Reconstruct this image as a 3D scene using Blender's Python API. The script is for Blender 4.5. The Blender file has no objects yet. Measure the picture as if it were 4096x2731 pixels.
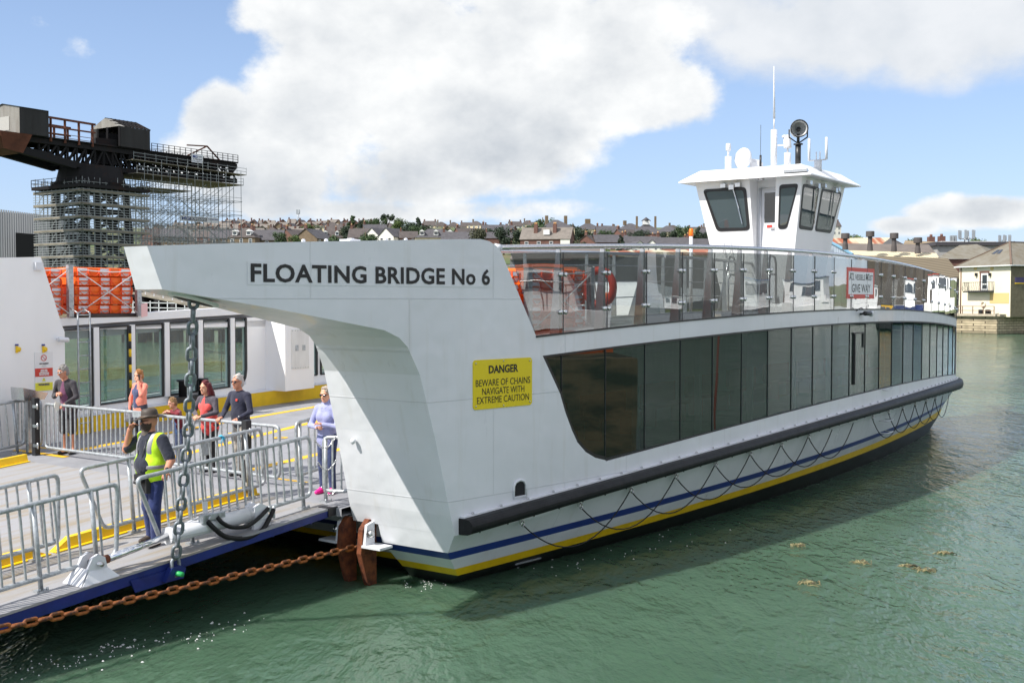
import bpy, bmesh, math, random
import numpy as np
from mathutils import Vector, Matrix, Euler
random.seed(7)
RAD = math.radians
SC = bpy.context.scene
COL = SC.collection

# ------------------------------------------------------------------ camera numbers, measured from the photograph
FPX, CX, CY, YH, CAMH = 4500.0, 2048.0, 1365.5, 1203.0, 4.26
PHI = math.atan((CY - YH) / FPX)
FWD = np.array([0, math.cos(PHI), -math.sin(PHI)]); UPV = np.array([0, math.sin(PHI), math.cos(PHI)]); CAM = np.array([0, 0, CAMH])
def ray(x, y): return np.array([1., 0, 0]) * (x - CX) / FPX + FWD - UPV * (y - CY) / FPX
def at(x, y, D):                       # world point seen at (x, y) at forward distance D
    d = ray(x, y); return CAM + d * (D / d[1])
def onz(x, y, z):
    d = ray(x, y); return CAM + d * ((z - CAMH) / d[2])
# ------------------------------------------------------------------ ferry frame: u along the ferry, v across it, z up
THETA = RAD(35.3)
AX = np.array([math.sin(THETA), math.cos(THETA), 0]); BX = np.array([-math.cos(THETA), math.sin(THETA), 0]); ORG = np.array([-0.936, 16.85, 0.0])
FROT = math.pi / 2 - THETA
def loc(p): r = np.array(p, float) - ORG; return np.array([r @ AX, r @ BX, p[2]])
def wor(l): return ORG + AX * l[0] + BX * l[1] + np.array([0, 0, l[2]])
def _dl(x, y): d = ray(x, y); return np.array([d @ AX, d @ BX, d[2]])
CL = loc(CAM)
def onV(x, y, v): d = _dl(x, y); return CL + d * ((v - CL[1]) / d[1])
def onU(x, y, u): d = _dl(x, y); return CL + d * ((u - CL[0]) / d[0])
UM, KV, V0, VC, LEN = 13.7, .0062, -1.98, 6.4, 26.3
def V(u): return V0 + KV * (u - UM) ** 2 + (.035 * (u - 24) ** 2 if u > 24 else 0)
def onS(x, y, off=0.):
    d = _dl(x, y); c = CL
    A = KV * d[0] ** 2; B = 2 * KV * (c[0] - UM) * d[0] - d[1]; Q = KV * (c[0] - UM) ** 2 + V0 + off - c[1]
    t = (-B - math.sqrt(max(0, B * B - 4 * A * Q))) / (2 * A)
    return c + t * d
def P2(a, b, c): return lambda u: a * u * u + b * u + c
zrail = P2(-.00245, .05113, 5.0288); zgt = P2(-.00194, .04561, 4.9447); zgb = P2(-.00249, .06284, 3.6524)
zwt = P2(-.00235, .06136, 3.3631); zwb = P2(-.00265, .08237, 1.4559); zft = P2(-.00179, .06524, 1.2169); zfb = P2(-.00226, .07278, .99)
zarm = P2(-.00041, .0498, 5.1609)
def deckz(u): return 1.20 + .055 * u - .00165 * u * u if u > 0 else 1.20 + .055 * u
RS, RZ = .0799, 1.25                   # boarding ramp slope and height
def rampz(u): return RZ + RS * u

# ------------------------------------------------------------------ mesh builder
class MB:
    def __init__(s): s.v = []; s.f = []; s.m = []; s.sm = []
    def add(s, pts, faces, mi=0, smooth=False):
        o = len(s.v); s.v += [tuple(map(float, p)) for p in pts]
        for f in faces: s.f.append(tuple(o + i for i in f)); s.m.append(mi); s.sm.append(smooth)
        return s
    def quad(s, a, b, c, d, mi=0): return s.add([a, b, c, d], [(0, 1, 2, 3)], mi)
    def hexa(s, P, mi=0):              # 8 points: bottom ring 0-3, top ring 4-7
        return s.add(P, [(3, 2, 1, 0), (4, 5, 6, 7), (0, 1, 5, 4), (1, 2, 6, 5), (2, 3, 7, 6), (3, 0, 4, 7)], mi)
    def box(s, c, d, rz=0, mi=0, bev=0):
        x, y, z = d[0] / 2, d[1] / 2, d[2] / 2; cs, sn = math.cos(rz), math.sin(rz)
        P = []
        for zz in (-z, z):
            for xx, yy in ((-x, -y), (x, -y), (x, y), (-x, y)): P.append((c[0] + xx * cs - yy * sn, c[1] + xx * sn + yy * cs, c[2] + zz))
        return s.hexa(P, mi)
    def span(s, a, b, mi=0):           # axis aligned box between two corners
        return s.box([(a[i] + b[i]) / 2 for i in range(3)], [abs(b[i] - a[i]) for i in range(3)], 0, mi)
    def bar(s, p, q, w, h=None, up=(0, 0, 1), mi=0):
        p = Vector(p); q = Vector(q); h = h or w; t = (q - p)
        if t.length < 1e-6: return s
        t.normalize(); up = Vector(up)
        if abs(t.dot(up)) > .98: up = Vector((1, 0, 0))
        sd = t.cross(up).normalized(); u2 = sd.cross(t)
        P = []
        for e in (p, q):
            for x, y in ((-1, -1), (1, -1), (1, 1), (-1, 1)): P.append(e + sd * (x * w / 2) + u2 * (y * h / 2))
        return s.hexa(P, mi)
    def tube(s, pts, r, n=8, mi=0, closed=False, cap=True, smooth=True):
        pts = [Vector(p) for p in pts]; N = len(pts); rr = r if hasattr(r, '__len__') else [r] * N
        rings = []; prev = None; V_ = []
        for i, p in enumerate(pts):
            if closed: t = pts[(i + 1) % N] - pts[i - 1]
            else: t = pts[min(i + 1, N - 1)] - pts[max(i - 1, 0)]
            t.normalize()
            if prev is None:
                ref = Vector((0, 0, 1)) if abs(t.z) < .9 else Vector((1, 0, 0)); a = t.cross(ref).normalized()
            else: a = (prev - t * prev.dot(t)).normalized()
            prev = a; b = t.cross(a)
            for k in range(n):
                an = 2 * math.pi * k / n; V_.append(p + a * (math.cos(an) * rr[i]) + b * (math.sin(an) * rr[i]))
        F = []
        for i in range(N if closed else N - 1):
            j = (i + 1) % N
            for k in range(n):
                k2 = (k + 1) % n; F.append((i * n + k, i * n + k2, j * n + k2, j * n + k))
        s.add(V_, F, mi, smooth)
        if cap and not closed:
            o = len(s.v) - N * n
            s.f.append(tuple(o + k for k in reversed(range(n)))); s.m.append(mi); s.sm.append(False)
            s.f.append(tuple(o + (N - 1) * n + k for k in range(n))); s.m.append(mi); s.sm.append(False)
        return s
    def lathe(s, prof, c=(0, 0, 0), n=20, mi=0, axis=None, smooth=True, sx=1, sy=1):
        V_ = []; c = Vector(c)
        R = Vector((0, 0, 1)).rotation_difference(Vector(axis)).to_matrix() if axis is not None else Matrix.Identity(3)
        for r, z in prof:
            for k in range(n):
                an = 2 * math.pi * k / n; V_.append(c + R @ Vector((r * math.cos(an) * sx, r * math.sin(an) * sy, z)))
        F = []
        for i in range(len(prof) - 1):
            for k in range(n):
                k2 = (k + 1) % n; F.append((i * n + k, i * n + k2, (i + 1) * n + k2, (i + 1) * n + k))
        F.append(tuple(reversed(range(n)))); F.append(tuple((len(prof) - 1) * n + k for k in range(n)))
        return s.add(V_, F, mi, smooth)
    def prism(s, poly, ext, mi=0):     # poly: 3D points of a planar outline, ext: extrusion vector
        n = len(poly); e = Vector(ext); P = [Vector(p) for p in poly]; Q = [p + e for p in P]
        F = [tuple(reversed(range(n))), tuple(range(n, 2 * n))] + [(i, (i + 1) % n, n + (i + 1) % n, n + i) for i in range(n)]
        return s.add(P + Q, F, mi)
    def grid(s, rows, mi=0, smooth=False, mif=None):
        n = len(rows[0]); o = len(s.v); s.v += [tuple(map(float, p)) for r in rows for p in r]
        for i in range(len(rows) - 1):
            for j in range(n - 1):
                s.f.append((o + i * n + j, o + i * n + j + 1, o + (i + 1) * n + j + 1, o + (i + 1) * n + j)); s.m.append(mif(i, j) if mif else mi); s.sm.append(smooth)
        return s
    def mesh(s, name, mats, origin=(0, 0, 0)):
        me = bpy.data.meshes.new(name); o = origin
        me.from_pydata([(v[0] - o[0], v[1] - o[1], v[2] - o[2]) for v in s.v], [], s.f)
        for m in (mats if isinstance(mats, (list, tuple)) else [mats]): me.materials.append(m)
        me.polygons.foreach_set('material_index', s.m); me.polygons.foreach_set('use_smooth', s.sm); me.update()
        return me
def fix_normals(me):
    bm = bmesh.new(); bm.from_mesh(me); bmesh.ops.recalc_face_normals(bm, faces=bm.faces[:]); bm.to_mesh(me); bm.free()
def link(name, data, parent=None):
    o = bpy.data.objects.new(name, data); COL.objects.link(o)
    if parent: o.parent = parent
    return o
def tag(o, label=None, cat=None, group=None, kind=None):
    if label: o['label'] = label
    if cat: o['category'] = cat
    if group: o['group'] = group
    if kind: o['kind'] = kind
    return o
class T:                               # a thing: Empty at its base, parts are children.  frame 'F' = ferry coordinates, 'W' = world
    def __init__(s, name, label, cat, base=(0, 0, 0), frame='W', group=None, rz=None):
        s.base = tuple(map(float, base)); s.root = link(name, None); s.frame = frame
        s.root.location = wor(base) if frame == 'F' else base
        s.root.rotation_euler = (0, 0, FROT if frame == 'F' else (rz or 0)); s.root.empty_display_size = .2
        tag(s.root, label, cat, group)
    def part(s, name, mb, mats, parent=None, label=None, fix=True, kind=None):
        me = mb.mesh(name, mats, s.base)
        if fix: fix_normals(me)
        o = link(name, me, parent or s.root)
        if label: o['label'] = label
        if kind: o['kind'] = kind
        return o
def solo(name, mb, mats, label, cat, base, frame='W', group=None, kind=None, fix=True):
    me = mb.mesh(name, mats, base)
    if fix: fix_normals(me)
    o = link(name, me); o.location = wor(base) if frame == 'F' else base
    if frame == 'F': o.rotation_euler = (0, 0, FROT)
    return tag(o, label, cat, group, kind)
def copy_tree(o, parent=None):
    c = o.copy(); COL.objects.link(c); c.parent = parent
    for ch in list(o.children): copy_tree(ch, c)
    return c
def text_mesh(txt, size, bold=.0, spacing=1.0, width=1.0, align='CENTER'):
    cu = bpy.data.curves.new('t', 'FONT'); cu.body = txt; cu.size = size; cu.offset = bold; cu.space_character = spacing
    cu.align_x = align; cu.align_y = 'CENTER'; cu.fill_mode = 'FRONT'; cu.resolution_u = 3
    o = bpy.data.objects.new('t', cu); COL.objects.link(o)
    dg = bpy.context.evaluated_depsgraph_get(); me = bpy.data.meshes.new_from_object(o.evaluated_get(dg))
    vs = [(v.co.x * width, v.co.y) for v in me.vertices]; fs = [tuple(p.vertices) for p in me.polygons]
    bpy.data.objects.remove(o); bpy.data.curves.remove(cu); bpy.data.meshes.remove(me)
    return vs, fs
def put_text(mb, txt, size, fn, mi=0, **k):   # fn maps text coordinates to 3D
    vs, fs = text_mesh(txt, size, **k)
    if not vs: return
    mb.add([fn(x, y) for x, y in vs], fs, mi)

# ------------------------------------------------------------------ materials
def S(r, g, b):                        # sRGB 0-255 -> linear
    f = lambda c: (c / 255 / 12.92 if c <= 10 else ((c / 255 + .055) / 1.055) ** 2.4)
    return (f(r), f(g), f(b))
class N:
    def __init__(s, nt): s.nt = nt
    def __call__(s, t, **k):
        n = s.nt.nodes.new('ShaderNode' + t)
        for a, b in k.items(): setattr(n, a, b)
        return n
    def ln(s, a, b): s.nt.links.new(a, b)
    def math(s, op, a, b=None, c=None, clamp=False):
        n = s('Math', operation=op, use_clamp=clamp)
        for i, x in enumerate((a, b, c)):
            if x is None: continue
            if isinstance(x, (int, float)): n.inputs[i].default_value = x
            else: s.ln(x, n.inputs[i])
        return n.outputs[0]
    def mix(s, fac, a, b, bt='MIX'):
        n = s('Mix', data_type='RGBA', blend_type=bt); ins = [i for i in n.inputs if i.enabled] if False else None
        for idx, x in ((0, fac), (6, a), (7, b)):
            if isinstance(x, (int, float)): n.inputs[idx].default_value = x
            elif isinstance(x, (tuple, list)): n.inputs[idx].default_value = (*x[:3], 1)
            else: s.ln(x, n.inputs[idx])
        return n.outputs[2]
def newmat(name):
    m = bpy.data.materials.new(name); m.use_nodes = True; nt = m.node_tree; nt.nodes.clear(); n = N(nt)
    out = n('OutputMaterial'); return m, n, out
def M(name, col, rough=.5, metal=0., var=.0, vs=3., col2=None, bump=0., bs=40., spec=.5, coat=0., streak=None, coord='Object', sheen=0., vcut=(.4, .65)):
    m, n, out = newmat(name); p = n('BsdfPrincipled'); n.ln(p.outputs[0], out.inputs[0])
    p.inputs['Base Color'].default_value = (*col, 1); p.inputs['Roughness'].default_value = rough; p.inputs['Metallic'].default_value = metal
    p.inputs['Specular IOR Level'].default_value = spec; p.inputs['Coat Weight'].default_value = coat; p.inputs['Sheen Weight'].default_value = sheen
    tc = n('TexCoord').outputs[coord]
    if var or col2:
        nz = n('TexNoise'); nz.inputs['Scale'].default_value = vs; nz.inputs['Detail'].default_value = 6; nz.inputs['Roughness'].default_value = .65
        if streak:
            mp = n('Mapping'); mp.inputs['Scale'].default_value = streak; n.ln(tc, mp.inputs[0]); n.ln(mp.outputs[0], nz.inputs['Vector'])
        else: n.ln(tc, nz.inputs['Vector'])
        rp = n('MapRange'); rp.inputs[1].default_value = vcut[0]; rp.inputs[2].default_value = vcut[1]; n.ln(nz.outputs[0], rp.inputs[0])
        c2 = col2 or tuple(c * (1 - var) for c in col)
        n.ln(n.mix(rp.outputs[0], col, c2), p.inputs['Base Color'])
        rr = n('MapRange'); rr.inputs[3].default_value = max(.02, rough - .08); rr.inputs[4].default_value = min(1, rough + .1); n.ln(nz.outputs[0], rr.inputs[0]); n.ln(rr.outputs[0], p.inputs['Roughness'])
    if bump:
        nb = n('TexNoise'); nb.inputs['Scale'].default_value = bs; nb.inputs['Detail'].default_value = 4; n.ln(tc, nb.inputs['Vector'])
        b = n('Bump'); b.inputs['Strength'].default_value = bump; b.inputs['Distance'].default_value = .02; n.ln(nb.outputs[0], b.inputs['Height']); n.ln(b.outputs[0], p.inputs['Normal'])
    return m
def glassmat(name, tint, tfac, body=(.01, .012, .012), ior=1.5, mul=1.0, add=0., wav=0., wscale=.6, wstretch=(1, 1, 1)):
    m, n, out = newmat(name)
    tr = n('BsdfTransparent'); tr.inputs[0].default_value = (*tint, 1); df = n('BsdfDiffuse'); df.inputs[0].default_value = (*body, 1)
    mx = n('MixShader'); mx.inputs[0].default_value = tfac; n.ln(df.outputs[0], mx.inputs[1]); n.ln(tr.outputs[0], mx.inputs[2])
    gl = n('BsdfGlossy'); gl.inputs['Roughness'].default_value = .0; gl.inputs[0].default_value = (1, 1, 1, 1)
    ge = n('NewGeometry'); dp = n('VectorMath', operation='DOT_PRODUCT'); n.ln(ge.outputs['Normal'], dp.inputs[0]); n.ln(ge.outputs['Incoming'], dp.inputs[1])
    om = n.math('SUBTRACT', 1., n.math('ABSOLUTE', dp.outputs['Value']), clamp=True); f0 = ((ior - 1) / (ior + 1)) ** 2
    fac = n.math('MULTIPLY_ADD', n.math('MULTIPLY_ADD', n.math('POWER', om, 5.), 1 - f0, f0), mul, add, clamp=True)
    if wav:
        tc = n('TexCoord'); mp = n('Mapping'); mp.inputs['Scale'].default_value = wstretch; n.ln(tc.outputs['Object'], mp.inputs[0])
        nz = n('TexNoise'); nz.inputs['Scale'].default_value = wscale; nz.inputs['Detail'].default_value = 1; n.ln(mp.outputs[0], nz.inputs['Vector'])
        b = n('Bump'); b.inputs['Strength'].default_value = 1; b.inputs['Distance'].default_value = wav; n.ln(nz.outputs[0], b.inputs['Height']); n.ln(b.outputs[0], gl.inputs['Normal'])
    m2 = n('MixShader'); n.ln(fac, m2.inputs[0]); n.ln(mx.outputs[0], m2.inputs[1]); n.ln(gl.outputs[0], m2.inputs[2]); n.ln(m2.outputs[0], out.inputs[0])
    return m
def hull_paint(name, col):
    m, n, out = newmat(name); p = n('BsdfPrincipled'); n.ln(p.outputs[0], out.inputs[0]); p.inputs['Roughness'].default_value = .34; p.inputs['Coat Weight'].default_value = .12
    tc = n('TexCoord').outputs['Object']; sp = n('SeparateXYZ'); n.ln(tc, sp.inputs[0]); cb = n('CombineXYZ'); n.ln(sp.outputs[0], cb.inputs[0]); n.ln(sp.outputs[2], cb.inputs[1])
    br = n('TexBrick'); br.inputs['Scale'].default_value = 1.; br.inputs['Brick Width'].default_value = 3.1; br.inputs['Row Height'].default_value = 1.43; br.inputs['Mortar Size'].default_value = .012; br.inputs['Mortar Smooth'].default_value = .4; n.ln(cb.outputs[0], br.inputs['Vector'])
    def nz(sc, st, det=5):
        mp = n('Mapping'); mp.inputs['Scale'].default_value = st; n.ln(tc, mp.inputs[0]); t = n('TexNoise'); t.inputs['Scale'].default_value = sc; t.inputs['Detail'].default_value = det; t.inputs['Roughness'].default_value = .6; n.ln(mp.outputs[0], t.inputs['Vector']); return t.outputs[0]
    def rng(x, a, b, c, d): r = n('MapRange'); r.inputs[1].default_value = a; r.inputs[2].default_value = b; r.inputs[3].default_value = c; r.inputs[4].default_value = d; n.ln(x, r.inputs[0]); return r.outputs[0]
    c = n.mix(rng(nz(.7, (1, 1, .5)), .35, .65, 0, 1), col, tuple(x * .94 for x in col))
    c = n.mix(rng(nz(5., (1, 1, .09), 6), .56, .78, 0, .34), c, (col[0] * .72, col[1] * .68, col[2] * .58))
    c = n.mix(n.math('MULTIPLY', br.outputs['Fac'], .22), c, tuple(x * .5 for x in col)); n.ln(c, p.inputs['Base Color'])
    n.ln(rng(nz(3, (1, 1, .3)), .3, .7, .26, .46), p.inputs['Roughness'])
    h = n.math('ADD', n.math('MULTIPLY', nz(1.6, (1, 1, 1), 2), .035), n.math('MULTIPLY', br.outputs['Fac'], .004)); b = n('Bump'); b.inputs['Strength'].default_value = .8; b.inputs['Distance'].default_value = 1.; n.ln(h, b.inputs['Height']); n.ln(b.outputs[0], p.inputs['Normal']); return m
WHITE = hull_paint('white_paint_shade_tone', (.72, .73, .765))  # ferry white with the shade of the near side put into its colour
WHITE_LIT = M('white_paint_lit_tone', (.90, .90, .90), .35, var=.04, vs=1.2, streak=(1, 1, .35), coat=.1)  # lighter copy of the same paint, so inner faces look lit
WHITE2 = M('white_paint_weathered', (.76, .76, .74), .4, var=.12, vs=2.5, streak=(2, 2, .4))
BLUE = M('blue_paint', S(38, 62, 140), .35, var=.12, vs=3)
NAVYB = M('ramp_blue_paint', S(24, 44, 118), .38, var=.3, vs=4)
YEL = M('yellow_paint', S(238, 196, 20), .42, var=.12, vs=4)
YELD = M('deck_line_yellow', S(240, 190, 40), .6, var=.2, vs=8)
BLACK = M('black_rubber', (.012, .0125, .014), .5, spec=.3, var=.4, vs=6, bump=.15, bs=14)
ANTIF = M('black_hull_paint', (.012, .012, .013), .38, col2=(.05, .05, .045), vs=3, vcut=(.5, .8))
DARK = M('dark_void', (.012, .012, .014), .8)
GALV = M('galvanised_steel', (.50, .53, .55), .42, .55, var=.35, vs=14)
GALVD = M('galvanised_chain', (.26, .29, .32), .5, .45, var=.45, vs=20)
STEEL = M('stainless_steel', (.62, .62, .62), .22, .95, var=.1, vs=20)
CHROME = M('chrome', (.75, .76, .78), .08, 1.0)
DECK = M('grey_deck_paint', S(146, 147, 152), .7, var=.22, vs=1.3, bump=.12, bs=120)
DECKD = M('ramp_deck_paint', S(150, 150, 153), .72, col2=S(142, 128, 104), vs=1.6, streak=(.3, 2.6, 1), bump=.12, bs=120, vcut=(.46, .72))
RUST = M('rusty_steel', S(122, 66, 36), .8, col2=S(70, 36, 24), vs=7, bump=.4, bs=30)
RUSTC = M('rusty_chain', S(158, 90, 34), .7, col2=S(44, 28, 20), vs=6, bump=.3, bs=40)
BLK = M('black_metal', (.02, .02, .022), .4)
BLKP = M('black_lettering', (.012, .012, .013), .5)
ORG_R = M('orange_float', S(250, 112, 22), .5, var=.18, vs=4)
BUOYD = M('dark_red_ring', S(190, 50, 26), .5)
ORGR = M('orange_rope', S(240, 90, 40), .7)
REFL = M('reflective_tape', (.62, .63, .66), .3, .3)
ROPE = M('white_rope', (.7, .68, .66), .8)
MARK = M('black_rope', (.015, .015, .016), .8)
BUOY = M('red_lifebuoy', S(220, 60, 30), .5)
GLB = glassmat('balustrade_glass', (.56, .59, .59), 1.0, ior=1.5, mul=2.3, add=.03, wav=.004, wscale=.9, wstretch=(1.4, 1.4, .8))
GLS = glassmat('saloon_glass', (.24, .30, .28), .42, body=(.014, .038, .028), ior=1.5, mul=1.45, add=.02, wav=.003, wscale=.8)
GLP2 = glassmat('far_saloon_glass', (.90, .97, .95), 1.0, ior=1.5)
GLP = glassmat('inner_saloon_glass', (.80, .93, .90), .96, body=(.05, .10, .09), ior=1.5, mul=1.1, add=.04, wav=.002)
GLW = glassmat('wheelhouse_glass', (.45, .52, .55), .6, body=(.01, .012, .014), ior=1.5, mul=1.1, add=.03)
GLH = M('house_pane', (.05, .06, .07), .08, spec=.8)
# ================================================================== sky, sun, camera
SUN_AZ, SUN_EL = RAD(240), RAD(48)
def build_world():
    w = bpy.data.worlds.new('World'); SC.world = w; w.use_nodes = True; nt = w.node_tree; nt.nodes.clear(); n = N(nt)
    out = n('OutputWorld'); bg = n('Background'); bg.inputs[1].default_value = .11; n.ln(bg.outputs[0], out.inputs[0])
    sky = n('TexSky', sky_type='NISHITA'); sky.sun_disc = False; sky.sun_elevation = SUN_EL; sky.sun_rotation = SUN_AZ
    sky.air_density = 1.0; sky.dust_density = .6; sky.ozone_density = 2.0; sky.altitude = 0
    tc = n('TexCoord').outputs['Generated']; sp = n('SeparateXYZ'); n.ln(tc, sp.inputs[0])
    az = n.math('ARCTAN2', sp.outputs[0], sp.outputs[1]); el = n.math('ARCSINE', sp.outputs[2])
    def vec(sx, sy, ox=0., oy=0., oz=0.):
        c = n('CombineXYZ'); n.ln(n.math('MULTIPLY_ADD', az, sx, ox), c.inputs[0]); n.ln(n.math('MULTIPLY_ADD', el, sy, oy), c.inputs[1]); c.inputs[2].default_value = oz; return c.outputs[0]
    def fbm(v, sc, det=10, ro=.6, dist=0.):
        t = n('TexNoise'); t.inputs['Scale'].default_value = sc; t.inputs['Detail'].default_value = det; t.inputs['Roughness'].default_value = ro; t.inputs['Distortion'].default_value = dist; n.ln(v, t.inputs['Vector']); return t.outputs[0]
    base = fbm(vec(6, 8), 1.6, 12, .58)
    offs = fbm(vec(6, 8, .16, -.20), 1.6, 5, .55)
    low = fbm(vec(5, 7, 3, 1), .9, 4, .5)
    def blobs(L):
        cur = None
        for x, y, rx, ry, k in L:
            d = ray(x, y); a = math.atan2(d[0], d[1]); e = math.asin(d[2] / np.linalg.norm(d))
            da = n.math('MULTIPLY', n.math('SUBTRACT', az, a), FPX / rx); de = n.math('MULTIPLY', n.math('SUBTRACT', el, e), FPX / ry)
            r = n.math('ADD', n.math('MULTIPLY', da, da), n.math('MULTIPLY', de, de)); b = n.math('MULTIPLY_ADD', r, -1., k)
            cur = b if cur is None else n.math('SMOOTH_MAX', cur, b, .12)
        return cur
    big = [(1010, 700, 400, 220, 1), (900, 500, 190, 200, .85), (1250, 430, 330, 330, 1), (1500, 150, 520, 330, 1.1), (1950, 470, 640, 330, 1.1),
           (2480, 380, 460, 200, .95), (1650, 700, 520, 190, .85), (2200, 150, 620, 260, 1), (1020, 60, 190, 130, .62),
           (3900, 850, 340, 90, .75), (3640, 900, 230, 60, .6), (1650, 840, 1100, 90, .55)]
    grey = [(3300, 110, 640, 260, 1.0), (3850, 130, 560, 240, 1.0), (2700, 40, 560, 170, .9), (3300, -260, 1600, 380, 1.1)]
    wisp = [(310, 185, 130, 150, .34), (130, 115, 170, 100, .30), (465, 315, 110, 100, .24), (1500, -300, 1300, 200, .8)]
    def mask(bl, lo, hi, amp=1.5):
        m_ = n.math('MULTIPLY_ADD', n.math('SUBTRACT', base, .5), amp, bl); r = n('MapRange', interpolation_type='SMOOTHSTEP'); r.inputs[1].default_value = lo; r.inputs[2].default_value = hi; n.ln(m_, r.inputs[0]); return r.outputs[0]
    bb = blobs(big); gb = blobs(grey); wb = blobs(wisp)
    mb_ = mask(bb, .06, .5, 2.3); mg = mask(gb, .05, .75, 1.6); mw = mask(wb, .12, .80, 4.2)
    # broken cloud over the unseen rest of the sky, brightened for extra fill light
    far = n('MapRange'); far.inputs[1].default_value = .62; far.inputs[2].default_value = .95; n.ln(n.math('MAXIMUM', n.math('ABSOLUTE', az), n.math('MULTIPLY', el, 1.35)), far.inputs[0])
    gl = n('MapRange', interpolation_type='SMOOTHSTEP'); gl.inputs[1].default_value = .43; gl.inputs[2].default_value = .56; n.ln(low, gl.inputs[0])
    mrest = n.math('MULTIPLY', far.outputs[0], gl.outputs[0])
    lit = n.math('MULTIPLY_ADD', n.math('SUBTRACT', base, offs), 2.6, .62, clamp=True)
    hgt = n('MapRange'); hgt.inputs[1].default_value = .06; hgt.inputs[2].default_value = .17; n.ln(el, hgt.inputs[0])
    deep = n('MapRange', interpolation_type='SMOOTHSTEP'); deep.inputs[1].default_value = .75; deep.inputs[2].default_value = 1.35; n.ln(n.math('MULTIPLY_ADD', n.math('SUBTRACT', offs, .5), 1.4, bb), deep.inputs[0])
    lowg = n('MapRange', interpolation_type='SMOOTHSTEP'); lowg.inputs[1].default_value = .085; lowg.inputs[2].default_value = .20; lowg.inputs[3].default_value = 1.; lowg.inputs[4].default_value = .12; n.ln(n.math('MULTIPLY_ADD', n.math('SUBTRACT', low, .5), .22, el), lowg.inputs[0])
    soft = n('MapRange', interpolation_type='SMOOTHSTEP'); soft.inputs[1].default_value = .25; soft.inputs[2].default_value = .95; n.ln(n.math('MULTIPLY_ADD', n.math('SUBTRACT', offs, .5), .9, bb), soft.inputs[0])
    litb = n.math('SUBTRACT', n.math('MULTIPLY_ADD', lit, .6, .42), n.math('MULTIPLY', n.math('MULTIPLY', soft.outputs[0], lowg.outputs[0]), .62), clamp=True)
    G = 8.6
    white = (.86 * G, .87 * G, .87 * G); grey_ = (.47 * G, .51 * G, .56 * G); grey2 = (.60 * G, .64 * G, .69 * G)
    cb = n.mix(litb, grey_, white)
    cg = n.mix(n.math('MULTIPLY', lit, .75), grey2, (.76 * G, .78 * G, .81 * G))
    # haze: sky brightens to the horizon as in the photograph
    skyc = n.mix(1.0, sky.outputs[0], (.98, 1.0, 1.08), 'MULTIPLY')
    hz = n('MapRange'); hz.inputs[1].default_value = .0; hz.inputs[2].default_value = .34; hz.inputs[3].default_value = .55; hz.inputs[4].default_value = .15; n.ln(el, hz.inputs[0])
    skyc = n.mix(hz.outputs[0], skyc, (.48 * G, .64 * G, .97 * G))
    c1 = n.mix(mrest, skyc, n.mix(litb, (.8 * G, .82 * G, .86 * G), (1.15 * G, 1.14 * G, 1.12 * G))); c2 = n.mix(n.math('MULTIPLY', mw, .85), c1, white); c3 = n.mix(mg, c2, cg); c4 = n.mix(mb_, c3, cb)
    n.ln(c4, bg.inputs[0])
build_world()
sd = bpy.data.lights.new('sun', 'SUN'); sd.energy = 4.7; sd.angle = RAD(.55); sd.color = (1, .955, .88)
so = bpy.data.objects.new('sun', sd); COL.objects.link(so)
sv = Vector((math.sin(SUN_AZ) * math.cos(SUN_EL), math.cos(SUN_AZ) * math.cos(SUN_EL), math.sin(SUN_EL)))
so.rotation_euler = sv.to_track_quat('Z', 'Y').to_euler(); so.location = sv * 80
cd = bpy.data.cameras.new('camera'); co = bpy.data.objects.new('camera', cd); COL.objects.link(co); SC.camera = co
cd.sensor_width = 36; cd.lens = 36 * FPX / 4096; co.location = CAM; co.rotation_euler = (math.pi / 2 - PHI, 0, 0); cd.clip_end = 20000; cd.clip_start = .1
SC.view_settings.view_transform = 'Standard'; SC.view_settings.look = 'None'; SC.view_settings.exposure = .35; SC.view_settings.gamma = 1
SC.cycles.max_bounces = 8; SC.cycles.transparent_max_bounces = 24; SC.cycles.use_denoising = True; SC.cycles.caustics_reflective = False; SC.cycles.caustics_refractive = False
SC.cycles.sample_clamp_indirect = 8

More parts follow.
